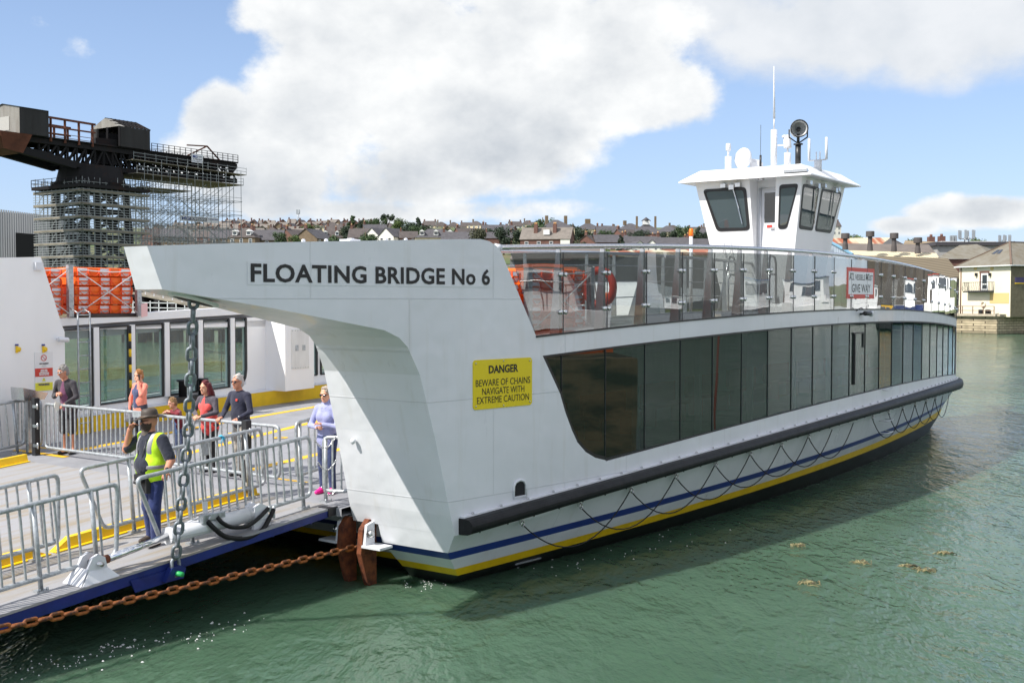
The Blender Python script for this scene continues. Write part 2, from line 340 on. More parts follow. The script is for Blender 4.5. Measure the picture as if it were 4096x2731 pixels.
# ================================================================== water, land
def water_mat():
    m, n, out = newmat('harbour_water'); p = n('BsdfPrincipled'); n.ln(p.outputs[0], out.inputs[0])
    p.inputs['Roughness'].default_value = .10; p.inputs['IOR'].default_value = 1.3; p.inputs['Specular IOR Level'].default_value = .40
    p.inputs['Subsurface Weight'].default_value = 1.; p.inputs['Subsurface Radius'].default_value = (.7, 1.0, .8); p.inputs['Subsurface Scale'].default_value = 1.1
    tc = n('TexCoord').outputs['Object']
    def nz(sc, det, st, ro=.55, dist=0.):
        mp = n('Mapping'); mp.inputs['Scale'].default_value = st; mp.inputs['Rotation'].default_value = (0, 0, RAD(24)); n.ln(tc, mp.inputs[0])
        t = n('TexNoise'); t.inputs['Scale'].default_value = sc; t.inputs['Detail'].default_value = det; t.inputs['Roughness'].default_value = ro; t.inputs['Distortion'].default_value = dist; n.ln(mp.outputs[0], t.inputs['Vector']); return t.outputs[0]
    patch = nz(.09, 4, (1, 1, 1))
    r = n('MapRange'); r.inputs[1].default_value = .38; r.inputs[2].default_value = .62; n.ln(patch, r.inputs[0])
    n.ln(n.mix(r.outputs[0], (.046, .092, .057), (.068, .124, .080)), p.inputs['Base Color'])
    h1 = nz(.55, 3, (1, .5, 1), .5, .4); h2 = nz(2.2, 3, (1, .45, 1), .55, .5); h3 = nz(8.5, 2, (1, .5, 1))
    calm = n('MapRange'); calm.inputs[1].default_value = .35; calm.inputs[2].default_value = .65; calm.inputs[3].default_value = .35; calm.inputs[4].default_value = 1.15; n.ln(nz(.13, 3, (1, .7, 1)), calm.inputs[0])
    h = n.math('ADD', n.math('MULTIPLY', h1, .15), n.math('ADD', n.math('MULTIPLY', h2, .13), n.math('MULTIPLY', h3, .05)))
    b = n('Bump'); b.inputs['Distance'].default_value = 1.0; n.ln(n.math('MULTIPLY', calm.outputs[0], .8), b.inputs['Strength']); n.ln(h, b.inputs['Height']); n.ln(b.outputs[0], p.inputs['Normal'])
    return m
mb = MB(); mb.quad((-3000, -300, 0), (3000, -300, 0), (3000, 4000, 0), (-3000, 4000, 0))
solo('water', mb, water_mat(), 'choppy grey green harbour water', 'water', (0, 0, 0), kind='structure')

def hfac(t): return 1 - .62 * min(1, max(0, (t - 11.5) / 4.0))
HT = [(100, 2.2), (170, 2.3), (250, 7), (330, 16.5), (430, 27.5), (550, 38.5), (640, 46.5), (720, 52), (850, 57), (1100, 50), (3500, 20)]
def hz(D, az=0):
    for (a, za), (b, zb) in zip(HT, HT[1:]):
        if D <= b: return za + (zb - za) * (D - a) / (b - a)
    return 20
GRASS = M('hill_grass', S(74, 92, 48), .95, col2=S(104, 98, 70), vs=.05)
rows = []
for D in (166, 178, 210, 250, 290, 330, 380, 430, 490, 550, 640, 720, 780, 850, 1100, 2000, 3500):
    rows.append([(D * math.tan(RAD(t)), D, 2.2 + (hz(D) - 2.2) * hfac(t) - 1.5 * (D > 300) + (random.uniform(-.6, .6) if D > 300 else 0)) for t in np.linspace(-62, 62, 70)])
mb = MB(); mb.grid(rows, smooth=True)
solo('hill', mb, GRASS, 'hillside under the town', 'hill', (0, 166, 2), kind='structure')
# ================================================================== the ferry
FERRY = T('chain_ferry', 'white chain ferry with glazed side saloon, blue and yellow hull stripes and wheelhouse', 'ferry', (0, 0, 0), 'F')
def shell(mb, poly, fo, fi, step=.4, mi=0, cuts=None):
    """plate whose outline is given in (u, z); its two faces are laid on the surfaces v = fo(u, z) and v = fi(u, z)"""
    bm = bmesh.new(); bm.faces.new([bm.verts.new((u, z, 0)) for u, z in poly])
    us = [p[0] for p in poly]; lo, hi = min(us), max(us)
    for c in (cuts or [lo + step * k for k in range(1, int((hi - lo) / step) + 1)]):
        if lo + .01 < c < hi - .01:
            bmesh.ops.bisect_plane(bm, geom=bm.verts[:] + bm.edges[:] + bm.faces[:], plane_co=(c, 0, 0), plane_no=(1, 0, 0), dist=1e-5)
    bm.verts.index_update(); V_ = [(v.co.x, v.co.y) for v in bm.verts]; n = len(V_)
    A = [(u, fo(u, z), z) for u, z in V_]; B = [(u, fi(u, z), z) for u, z in V_]
    F = []
    for f in bm.faces:
        idx = [v.index for v in f.verts]; F.append(tuple(idx)); F.append(tuple(n + i for i in reversed(idx)))
    for e in bm.edges:
        if len(e.link_faces) == 1:
            a, b = e.verts[0].index, e.verts[1].index; F.append((a, b, n + b, n + a))
    bm.free(); mb.add(A + B, F, mi)
def vin_arm(u, b=1.28): return b if u >= -1.2 else b + (u + 1.2) / (-5.19 + 1.2) * (.66 - b)
WL = [onS(*p)[[0, 2]] for p in ((2168, 1417), (2240, 1573), (2261, 1647), (2287, 1718), (2310, 1769), (2343, 1807), (2381, 1830), (2423, 1840))]
END = [(-.70, .75), (-.83, 1.22), (-1.11, 2.36), (-1.37, 3.24), (-1.44, 3.37), (-1.58, 3.63), (-1.72, 3.76), (-1.97, 3.87), (-3.58, 4.16), (-5.02, 4.39), (-5.19, 4.88)]
TOP = [(u, zarm(u)) for u in (-4, -3, -2, -1)] + [(-.25, 5.145), (-.08, 5.12), (.06, 5.06), (.15, 4.98)]
COLUMN = END + TOP + [(.89, 3.73), (.95, 3.6), (.95, .97)]
COLUMN[0] = (-.74, .93)
LOWCOR = [(.95, 3.6)] + [tuple(p) for p in WL] + [(WL[-1][0], zfb(WL[-1][0])), (.95, .97)]
E2 = 24.9
def far(poly, dz=-.12): return [(LEN - u, z + dz + (.5 if z < 1.3 else 0)) for u, z in reversed(poly)]
def side_wall(mirror):
    mb = MB(); m = (lambda v: 2 * VC - v) if mirror else (lambda v: v)
    fo = lambda u, z: m(V(u)); thick = lambda u, z: m(V(u) + .14)
    ib = 1.5 if mirror else 1.28; fin = lambda u, z: m(vin_arm(u, ib)); fin2 = lambda u, z: m(vin_arm(LEN - u, ib))
    shell(mb, END + TOP[:4] + [(.42, zarm(.42)), (.89, 3.73), (.95, 3.6), (.95, .97)] if mirror else COLUMN, fo, fin, .35)
    shell(mb, far(COLUMN), fo, fin2, .35)
    shell(mb, LOWCOR, fo, thick, .35)
    us = [.89 + (25.9 - .89) * k / 60 for k in range(61)]
    band = [(u, zgb(u)) for u in us] + [(u, zwt(u)) for u in reversed(us)]
    shell(mb, band, fo, thick, cuts=us)
    u0 = WL[-1][0]; us = [u0 + (25.9 - u0) * k / 60 for k in range(61)]
    low = [(u, zwb(u)) for u in us] + [(u, zfb(u)) for u in reversed(us)]
    shell(mb, low, fo, thick, cuts=us)
    return mb
FERRY.part('side_wall', side_wall(False), WHITE)
FERRY.part('side_wall', side_wall(True), WHITE_LIT)
# weld seams and plate joints on the column
mb = MB()
for pts in ([(-1.28, 2.93), (-.95, 2.9), (-.3, 2.86)], ):
    pass
# hull: one loft, the stripes are painted bands of it
ROWS = [(lambda u: -1.3, 1.3, 0), (lambda u: 0., .8, 0), (P2(-.0004, .0232, .200), .49, 0), (P2(-.00028, .0243, .336), .41, 1), (P2(-.00024, .0229, .525), .31, 2), (P2(-.00024, .0229, .655), .23, 3), (lambda u: zfb(u), .02, 2)]
def uend(z): return -.74 if z > .75 else -.74 + .75 * (1 - max(0, z) / .75) if z > 0 else .01 + .5 * -z
mb = MB()
NU = 60
def hull_rows(mirror):
    R = []
    for zf, off, mi in ROWS:
        z0 = zf(0); ua = uend(z0); ub = LEN - ua; row = []
        for k in range(NU + 1):
            u = ua + (ub - ua) * k / NU; v = V(u) + off; row.append((u, 2 * VC - v if mirror else v, zf(u)))
        R.append(row)
    return R
RN, RP = hull_rows(False), hull_rows(True)
mif = lambda i, j: ROWS[i + 1][2]
mb.grid(RN, mif=mif); mb.grid(RP, mif=mif)
for e in (0, -1):                       # transom: outer faces beside the chain guides, centre set back behind the ramp
    for i in range(len(ROWS) - 1):
        mi = ROWS[i + 1][2]; a, b = RN[i][e], RN[i + 1][e]; c, d = RP[i][e], RP[i + 1][e]; s = 1 if e == 0 else -1
        pts_a = [a, (a[0] + .0 * s, .78, a[2]), (a[0] + .28 * s, .78, a[2]), (a[0] + .28 * s, 1.9, a[2]), (a[0] + .9 * s, 1.95, a[2]), (c[0] + .9 * s, 2 * VC - 1.95, a[2]), (c[0], 2 * VC - 1.9, a[2]), c]
        pts_b = [b, (b[0] + .0 * s, .78, b[2]), (b[0] + .28 * s, .78, b[2]), (b[0] + .28 * s, 1.9, b[2]), (b[0] + .9 * s, 1.95, b[2]), (d[0] + .9 * s, 2 * VC - 1.95, b[2]), (d[0], 2 * VC - 1.9, b[2]), d]
        for q in range(len(pts_a) - 1): mb.quad(pts_a[q], pts_a[q + 1], pts_b[q + 1], pts_b[q], mi)
FERRY.part('hull', mb, [ANTIF, YEL, WHITE, BLUE])
for s, u0 in ((1, -.74), (-1, LEN + .74)):
    mb = MB(); mb.span((u0 + .3 * s, 1.45, .80), (u0 + 1.2 * s, 2 * VC - 1.45, 1.16)); FERRY.part('end_bulkhead', mb, WHITE)
# rubbing fender with bolts
def fender(mirror):
    mb = MB(); N_ = 70; R = []; um, up = -.68, 26.1
    for k in range(N_ + 1):
        u = um + (up - um) * k / N_; zt, zb = zft(u), zfb(u); zc, h = (zt + zb) / 2, (zt - zb) / 2; row = []
        for a in range(10):
            an = math.pi / 2 - math.pi * a / 9; v = V(u) - .06 - .19 * max(0, math.cos(an)) ** .6; row.append((u, 2 * VC - v if mirror else v, zc + h * math.sin(an)))
        v = V(u) + .03; v = 2 * VC - v if mirror else v
        row = [(u, v, zt)] + row + [(u, v, zb), (u, v, zt)]; R.append(row)
    mb.grid(R, 0, False)
    for r in (R[0], R[-1]): mb.add(r[:-1], [tuple(range(len(r) - 1))], 0)
    # a dark hollow end like the open D section
    k = 0; u = um - .004
    zc = (zft(u) + zfb(u)) / 2; v = V(u) - .07
    if not mirror: mb.add([(u, v - .04 * math.cos(t) * (1 if math.cos(t) > 0 else .4) , zc + .05 * math.sin(t)) for t in np.linspace(0, 2 * math.pi, 13)[:-1]], [tuple(range(12))], 1)
    return mb
FERRY.part('fender', fender(False), [BLACK, DARK]); FERRY.part('fender', fender(True), [BLACK, DARK])
mb = MB(); mbb = MB()
for k in range(140):
    u = -.66 + 26.7 * k / 139; u2 = u + 26.7 / 139
    mb.hexa([(u, V(u) - .075, zft(u)), (u2, V(u2) - .075, zft(u2)), (u2, V(u2) - .002, zft(u2)), (u, V(u) - .002, zft(u)), (u, V(u) - .075, zft(u) + .022), (u2, V(u2) - .075, zft(u2) + .022), (u2, V(u2) - .002, zft(u2) + .022), (u, V(u) - .002, zft(u) + .022)])
FERRY.part('fender_flange', mb, WHITE)
for k in range(47):
    u = -.45 + k * .56; mbb = MB(); mbb.lathe([(.022, .024), (.022, .042), (.012, .05)], (u, V(u) - .04, zft(u)), 6)
    mbb.lathe([(.02, .0), (.02, -.02), (.012, -.045)], (u + .12, V(u + .12) - .05, zfb(u + .12)), 6); FERRY.part('fender_bolt', mbb, STEEL)

# grab ropes looped under the fender
rope_u = [.55 + 1.32 * k for k in range(20)]
for k, (ua, ub) in enumerate([(rope_u[i], rope_u[i] + (2.64 if i % 1 == 0 else 1.32)) for i in range(0, 16)]):
    if k in (8, 9): continue
    zz = lambda u: zfb(u) - .10
    mb = MB(); pts = []
    for j in range(15):
        s = j / 14; u = ua + (ub - ua) * s; z = zz(ua) + (zz(ub) - zz(ua)) * s - .62 * (1 - (2 * s - 1) ** 2); offz = max(0, .02 + (zfb(u) - z) * .45)
        pts.append((u, V(u) - .015, z))
    mb.tube(pts, .011, 5); FERRY.part('grab_rope', mb, MARK)
    mb = MB(); mb.box((ua, V(ua) - .02, zfb(ua) - .07), (.05, .05, .08)); mb.tube([(ua + .04 * math.cos(t), V(ua) - .05, zfb(ua) - .1 + .04 * math.sin(t)) for t in np.linspace(0, 6.28, 9)[:-1]], .012, 5, closed=True); FERRY.part('rope_eye', mb, STEEL)
# saloon window: facets between the mullion lines
PX = [2247, 2434, 2599, 2741, 2866, 2971, 3066, 3151, 3227, 3299, 3359, 3417, 3468, 3519, 3563, 3606, 3642, 3676, 3706, 3731, 3755, 3772, 3784]
PU = [1.50 + 1.075 * k for k in range(23)]
def window(mirror):
    mb = MB(); m = (lambda v: 2 * VC - v) if mirror else (lambda v: v); u0 = WL[-1][0]
    ui = [u for u in PU if u > u0 + .2]
    poly = [(u, zwt(u)) for u in [WL[0][0]] + PU + [25.6]]
    poly = [tuple(WL[0])] + [(u, zwt(u)) for u in PU if u > WL[0][0] + .1] + [(25.35, zwt(25.35)), (25.35, zwb(25.35) + .1), (25.25, zwb(25.25))] + [(u, zwb(u)) for u in reversed(ui)] + [tuple(p) for p in reversed(WL[1:])]
    bm = bmesh.new(); bm.faces.new([bm.verts.new((u, z, 0)) for u, z in poly])
    for c in PU:
        bmesh.ops.bisect_plane(bm, geom=bm.verts[:] + bm.edges[:] + bm.faces[:], plane_co=(c, 0, 0), plane_no=(1, 0, 0), dist=1e-5)
    for f in bm.faces:
        P = [(v.co.x, v.co.y) for v in f.verts]; us = [p[0] for p in P]; lo, hi = min(us), max(us); va, vb = V(lo) + .035, V(hi) + .035
        tw = random.uniform(-.0012, .0012)
        pl = [(u, m(va + (vb - va) * (u - lo) / max(1e-6, hi - lo) + tw * (1 if (u - lo) > (hi - lo) / 2 else -1)), z) for u, z in P]
        mb.add(pl, [tuple(range(len(pl)))], 0)
    bm.free()
    for u in PU:
        zb = zwb(u) if u > u0 else None
        if zb is None:
            for (ua, za), (ub, zb_) in zip(WL, WL[1:]):
                if ua <= u <= ub: zb = za + (zb_ - za) * (u - ua) / (ub - ua)
        if zb is None: continue
        mb.bar((u, m(V(u) + .03), zb), (u, m(V(u) + .03), zwt(u)), .009, .02, (0, 1, 0), 1)
    us = [WL[0][0]] + PU + [25.35]
    for a, b in zip(us, us[1:]): mb.bar((a, m(V(a) + .024), zwt(a) - .016), (b, m(V(b) + .024), zwt(b) - .016), .03, .034, mi=1)
    fr = [tuple(p) for p in WL] + [(u, zwb(u)) for u in ui] + [(25.25, zwb(25.25))]
    for a, b in zip(fr, fr[1:]): mb.bar((a[0], m(V(a[0]) + .024), a[1] + .012), (b[0], m(V(b[0]) + .024), b[1] + .012), .03, .10 if a[0] < u0 else .022, mi=1)
    return mb
FERRY.part('saloon_window', window(False), [GLS, BLK], fix=False)
FERRY.part('saloon_window', window(True), [GLP2, BLK], fix=False)
# saloon inside: floor, inner wall and pillars seen dimly through the dark glass
mb = MB()
mb.grid([[(u, V(u) + .2, deckz(u) - .05) for u in np.linspace(.95, 25.6, 40)], [(u, 1.45, deckz(u) - .05) for u in np.linspace(.95, 25.6, 40)]])
FERRY.part('saloon_floor', mb, DECK)
mb = MB()
us = np.linspace(.95, 25.6, 30)
shell(mb, [(u, deckz(u)) for u in us] + [(u, zwt(u) + .25) for u in us[::-1]], lambda u, z: 1.38, lambda u, z: 1.5, cuts=list(us))
FERRY.part('inner_wall', mb, WHITE2)
for k in range(12):
    u = 1.9 + 2.0 * k; mb = MB(); mb.span((u, V(u) + .35, deckz(u)), (u + .1, V(u) + .45, zwt(u) + .2)); FERRY.part('pillar', mb, WHITE)
for k in range(9):                      # bench rows along the inner wall
    u = 3.6 + 2.3 * k; mb = MB(); z = deckz(u); mb.span((u, .9, z + .4), (u + 1.7, 1.34, z + .47)); mb.span((u, 1.28, z + .47), (u + 1.7, 1.36, z + .9)); mb.span((u + .1, .95, z), (u + .16, 1.3, z + .4)); mb.span((u + 1.5, .95, z), (u + 1.56, 1.3, z + .4)); FERRY.part('bench', mb, BUOY)
# upper deck
def upz(u): return zgb(u) - .06
us = np.linspace(.9, 25.7, 60)
for mir in (False, True):
    m = (lambda v: 2 * VC - v) if mir else (lambda v: v)
    mb = MB(); mb.grid([[(u, m(V(u) + .1), upz(u)) for u in us], [(u, m(1.55 if not mir else .5), upz(u)) for u in us], [(u, m(1.55 if not mir else .5), upz(u) - .3) for u in us], [(u, m(V(u) + .1), upz(u) - .3) for u in us], [(u, m(V(u) + .1), upz(u)) for u in us]])
    FERRY.part('upper_deck', mb, DECK)
# balustrade on the near side
def bal_poly(k):
    if k < 0: return [(.36, zgt(.36)), (1.5, zgt(1.5)), (1.5, zgb(1.5)), (.885, zgb(.885) + .02)]
    a, b = PU[k], (PU[k + 1] if k + 1 < len(PU) else 25.9); return [(a, zgt(a)), (b, zgt(b)), (b, zgb(b)), (a, zgb(a))]
for k in range(-1, len(PU)):
    mb = MB(); P = bal_poly(k); tw = random.uniform(-.005, .005); tz = random.uniform(-.004, .004); lo, hi = P[0][0], P[1][0]; g = .006
    zm = (P[0][1] + P[2][1]) / 2
    def vv(u, z): return V(lo) + (V(hi) - V(lo)) * (u - lo) / (hi - lo) + tw * (2 * (u - lo) / (hi - lo) - 1) + tz * (z - zm)
    Q = [(min(max(u, lo + g), hi - g), z + (.012 if i > 1 else 0)) for i, (u, z) in enumerate(P)]
    if k < 0: Q[3] = (P[3][0] + .01, P[3][1])
    mb.add([(u, vv(u, z) + o, z) for o in (0, .012) for u, z in Q], [(0, 1, 2, 3), (7, 6, 5, 4), (0, 4, 5, 1), (1, 5, 6, 2), (2, 6, 7, 3), (3, 7, 4, 0)], 0)
    mb.bar((hi, V(hi) - .001, zgb(hi)), (hi, V(hi) - .001, zgt(hi)), .012, .012, mi=1)
    mb.bar((P[3][0], V(P[3][0]) + .0, zgb(P[3][0]) + .012), (hi, V(hi) + .0, zgb(hi) + .012), .03, .028, mi=1)
    FERRY.part('glass_panel', mb, [GLB, BLK], fix=False)
for k, u in enumerate(PU + [25.9]):
    mb = MB(); v = V(u) + .05; zb, zt = zgb(u) - .04, zrail(u)
    mb.prism([(u - .008, v, zb), (u - .008, v + .2, zb), (u - .008, v + .075, zt), (u - .008, v, zt)], (.016, 0, 0))
    mb.prism([(u - .05, v, zb), (u + .05, v, zb), (u + .02, v, zt), (u - .02, v, zt)], (0, .012, 0))
    FERRY.part('baluster', mb, STEEL)
    for f in (.27, .73):
        mb = MB(); z = zgb(u) + (zgt(u) - zgb(u)) * f
        for du in (-.065, .065): mb.lathe([(.034, -.022), (.038, -.018), (.038, .045), (.025, .06)], (u + du, V(u), z), 10, axis=(0, 1, 0))
        mb.bar((u - .08, V(u) + .07, z), (u + .08, V(u) + .07, z), .025, .025); FERRY.part('glass_clamp', mb, STEEL)
mb = MB(); hu = np.linspace(.14, 25.9, 70); mb.tube([(u, V(u) + .07, zrail(u)) for u in hu], .042, 10); FERRY.part('handrail', mb, STEEL)
mb = MB(); mb.lathe([(.03, -.06), (.055, -.05), (.055, .05), (.03, .06)], (.16, V(.16) + .07, zrail(.16)), 12, axis=(1, 0, 0)); FERRY.part('rail_socket', mb, WHITE)
# inner railing of the upper deck
mb = MB(); hu = np.linspace(.6, 25.5, 40); mb.tube([(u, 1.45, zrail(u) - .02) for u in hu], .035, 8)
for u in np.arange(.8, 26, 1.1): mb.prism([(u - .01, 1.40, upz(u)), (u - .01, 1.52, upz(u)), (u - .01, 1.49, zrail(u)), (u - .01, 1.43, zrail(u))], (.02, 0, 0))
for f in (.3, .55, .8): mb.tube([(u, 1.46, upz(u) + (zrail(u) - upz(u)) * f) for u in hu], .012, 5)
FERRY.part('inner_railing', mb, STEEL)
# main deck, with its painted lines
us = np.concatenate([np.linspace(-1.0, 3, 12), np.linspace(3.5, 27.3, 40)])
dk = lambda u: deckz(u) if u < 14 else deckz(26.3 - u)
mb = MB(); mb.grid([[(u, v, dk(u)) for u in us] for v in (1.28, 12.2)])
mb.grid([[(u, v, dk(u) - .12) for u in us] for v in (1.28, 12.2)])
mb.quad((-1.0, 1.28, dk(-1)), (-1.0, 12.2, dk(-1)), (-1, 12.2, dk(-1) - .12), (-1, 1.28, dk(-1) - .12))
FERRY.part('car_deck', mb, DECK, fix=False)
mb = MB()
lerp0 = lambda a, b, t: a + (b - a) * t
def line(v, ua, ub, w=.14):
    uu = np.linspace(ua, ub, 16); mb.grid([[(u, v - w / 2, dk(u) + .004) for u in uu], [(u, v + w / 2, dk(u) + .004) for u in uu]])
for (ua, va, ub, vb) in ((.3, 7.3, 12, 9.6), (.2, 4.95, 20, 5.4), (.3, 9.9, 10, 10.6)):
    mb.grid([[(u, lerp0(va, vb, (u - ua) / (ub - ua)) + s, dk(u) + .004) for u in np.linspace(ua, ub, 24)] for s in (-.11, .11)])
for u in (.12,): mb.grid([[(u, v, dk(u) + .005) for v in (3.2, 11.2)], [(u + .16, v, dk(u) + .005) for v in (3.2, 11.2)]])
mb.grid([[(-.36, v, dk(-.3) + .005) for v in (9.4, 11.2)], [(-.2, v, dk(-.2) + .005) for v in (9.4, 11.2)]])
for u, v in ((3.3, 7.2), (4.6, 6.0), (3.3, 8.6)): mb.add([(u + .17 * math.cos(t), v + .17 * math.sin(t), dk(u) + .009) for t in np.linspace(0, 6.28, 13)[:-1]] + [(u + .09 * math.cos(t), v + .09 * math.sin(t), dk(u) + .009) for t in np.linspace(0, 6.28, 13)[:-1]], [(i, (i + 1) % 12, 12 + (i + 1) % 12, 12 + i) for i in range(12)])
FERRY.part('deck_marking', mb, YELD, fix=False)
# wheelchair-bay style painted symbol on the far side of the car deck
mb = MB(); uu, vv_ = 2.0, 10.6
for q in range(3): mb.add([(uu + .3 * q + .12 * math.cos(t), vv_ + .12 * math.sin(t), dk(uu) + .012) for t in np.linspace(0, 6.28, 11)[:-1]] + [(uu + .3 * q + .06 * math.cos(t), vv_ + .06 * math.sin(t), dk(uu) + .012) for t in np.linspace(0, 6.28, 11)[:-1]], [(i, (i + 1) % 10, 10 + (i + 1) % 10, 10 + i) for i in range(10)])
mb.quad((1.8, 10.35, dk(2) + .012), (2.9, 10.3, dk(2) + .012), (2.9, 10.2, dk(2) + .012), (1.8, 10.25, dk(2) + .012))
FERRY.part('deck_symbol', mb, YELD, fix=False)
# ---- far side saloon front seen across the car deck
PV = 12.2
def pz(u): return dk(u)
mb = MB()
wins = [(1.15, 2.30), (2.42, 3.17), (3.86, 5.17), (5.17 + .0, 6.2)]
W = [(1.0, 1.40), (1.56, 2.22)]
# window openings measured on that wall: (u0, u1)
def uv(x, y): return onV(x, y, PV)[0]
WIN = [(uv(230, 1450), uv(368, 1450), 'l'), (uv(395, 1450), uv(514, 1450), ''), (uv(538, 1450), uv(652, 1450), ''), (uv(676, 1430), uv(786, 1430), ''), (uv(810, 1420), uv(915, 1420), ''), (uv(937, 1400), uv(983, 1400), 'r'), (uv(1178, 1380), uv(1266, 1380), ''), (uv(1282, 1380), uv(1282, 1380) + 1.05, '')]
wz0 = lambda u: 1.83 + .045 * (u - 1.5); wz1 = lambda u: 3.60 + .045 * (u - 1.5) - .001 * (u - 2) ** 2
def panel(a, b, f0, f1, v0=PV, v1=PV + .14):
    mb.hexa([(a, v0, f0(a)), (b, v0, f0(b)), (b, v1, f0(b)), (a, v1, f0(a)), (a, v0, f1(a)), (b, v0, f1(b)), (b, v1, f1(b)), (a, v1, f1(a))])
edges = [.6] + [e for w in WIN for e in w[:2]] + [26.5]
panel(.6, 26.5, lambda u: dk(u), wz0); panel(.6, 26.5, wz1, lambda u: upz(u) - .02)
for i in range(0, len(edges), 2): panel(edges[i], edges[i + 1], wz0, wz1)
FERRY.part('inner_wall', mb, WHITE_LIT)
for a, b, c in WIN:
    mbf = MB(); z0a, z0b, z1a, z1b = wz0(a), wz0(b), wz1(a), wz1(b)
    P = [(a, z0a), (b, z0b), (b, z1b), (a, z1a)]
    if c == 'r': P = [(a, z0a), (b - .32, z0b), (b - .12, z0b + .07), (b - .03, z0b + .2), (b, z0b + .4), (b, z1b), (a, z1a)]
    if c == 'l': P = [(a + .45, z0a), (b, z0b), (b, z1b), (a, z1a), (a, z0a + .5), (a + .06, z0a + .3), (a + .2, z0a + .1)]
    for p, q in zip(P, P[1:] + P[:1]): mbf.bar((p[0], PV - .0, p[1]), (q[0], PV - .0, q[1]), .05, .06 if abs(p[0] - q[0]) < .1 else .035)
    w = FERRY.part('window', mbf, BLK)
    mbp = MB(); mbp.add([(p[0], PV + .03, p[1]) for p in P], [tuple(range(len(P)))]); FERRY.part('pane', mbp, GLP, parent=w, fix=False)
    if c:                                   # white corner filling outside the rounded frame corner
        mbp = MB(); cn = (b, z0b) if c == 'r' else (a, z0a); pts = P[1:5] if c == 'r' else [P[4], P[5], P[6], P[0]]
        mbp.prism([(cn[0], PV - .004, cn[1])] + [(p[0], PV - .004, p[1]) for p in pts], (0, .06, 0)); FERRY.part('corner_plate', mbp, WHITE)
mb = MB()                                # slim white mullion pillars and the deep roof beam
for e in range(1, 6): 
    u = (WIN[e - 1][1] + WIN[e][0]) / 2; mb.span((u - .07, PV - .06, wz0(u) - .02), (u + .07, PV - .02, wz1(u) + .02))
us = np.linspace(1.0, 25.6, 40)
shell(mb, [(u, 3.62 + .045 * (u - 1.5) - .001 * (u - 2) ** 2 + .08) for u in us] + [(u, 3.88 + .05 * (u - 1.6) - .0013 * (u - 2) ** 2) for u in us[::-1]], lambda u, z: PV - .07, lambda u, z: PV + .3, cuts=list(us))
FERRY.part('roof_beam', mb, WHITE_LIT)
mb = MB(); us = np.linspace(.9, 25.6, 40)     # kerb along the saloon, yellow face, white top
kz = lambda u: dk(u) + .36
shell(mb, [(u, dk(u)) for u in us] + [(u, kz(u)) for u in us[::-1]], lambda u, z: PV - .34, lambda u, z: PV, cuts=list(us))
FERRY.part('kerb', mb, YEL)
mb = MB(); mb.grid([[(u, PV - .345, kz(u) + .004) for u in us], [(u, PV + .02, kz(u) + .03) for u in us]]); FERRY.part('kerb_top', mb, WHITE, fix=False)
mb = MB()                                # near side kerb of the car deck
shell(mb, [(u, dk(u)) for u in us] + [(u, kz(u)) for u in us[::-1]], lambda u, z: 1.5, lambda u, z: 1.84, cuts=list(us)); FERRY.part('kerb', mb, YEL)
# stair casing with access hatch
ua, ub = uv(1062, 1430), uv(1178, 1430)
mb = MB(); mb.hexa([(ua, PV - .75, kz(ua)), (ub, PV - .75, kz(ub)), (ub, PV, kz(ub)), (ua - .0, PV, kz(ua)), (ua, PV - .75, 3.98), (ub, PV - .75, 3.98), (ub, PV, 3.98), (ua, PV, 3.98)]); FERRY.part('stair_casing', mb, WHITE_LIT)
# hatch on the stair casing
mb = MB(); va = PV - .765
z0h, z1h = 2.45, 3.5; uh0, uh1 = ua + .22, ub - .2
mb.span((uh0, va, z0h), (uh1, PV - .74, z1h)); h = FERRY.part('access_hatch', mb, WHITE2)
mb = MB()
for s in (.3, .7): mb.span((uh0 + (uh1 - uh0) * s - .05, va - .012, 2.93), (uh0 + (uh1 - uh0) * s + .05, va + .005, 3.08))
for k in range(7):
    for zz in (z0h + .03, z1h - .03): mb.lathe([(.012, 0), (.008, .012)], (uh0 + .04 + (uh1 - uh0 - .08) * k / 6, va, zz), 6, axis=(0, -1, 0))
FERRY.part('hatch_latch', mb, GALV, parent=h)
mb = MB(); mb.span((uh0 - .1, va + .004, 3.72), (uh1 + .1, PV - .7, 3.93)); FERRY.part('grille', mb, DARK)
# bollards on the kerb
mb = MB(); ub0 = uv(745, 1500)
mb.span((ub0 - .55, PV - .36, kz(ub0) + .0), (ub0 + .6, PV - .02, kz(ub0) + .13)); b = FERRY.part('bollard', mb, BLK)
for du in (-.27, .33):
    mb = MB(); mb.lathe([(.10, .12), (.10, .50), (.15, .50), (.15, .54)], (ub0 + du, PV - .2, kz(ub0)), 14); FERRY.part('bollard_post', mb, BLK, parent=b)
# hazard striped pole and ladder in front of the saloon
pu, pv = onz(489, 1690, deckz(2.5))[:2]; l = loc(np.array([pu, pv, 0])); up_, vp_ = uv(489, 1500) - .1, PV - .45
mb = MB(); z0 = dk(up_); 
for k in range(13): mb.tube([(up_, vp_, z0 + .18 * k), (up_, vp_, z0 + .18 * (k + 1))], .033, 8, mi=k % 2)
FERRY.part('striped_pole', mb, [BLK, YEL])
ul = uv(308, 1400); mb = MB()
for du in (-.30, .0): mb.tube([(ul + du, PV - .5, dk(ul)), (ul + du, PV - .5, 4.0), (ul + du, PV - .2, 4.1)], .02, 6)
for k in range(9): mb.tube([(ul - .30, PV - .5, dk(ul) + .25 + .3 * k), (ul, PV - .5, dk(ul) + .25 + .3 * k)], .014, 5)
FERRY.part('ladder', mb, GALV)
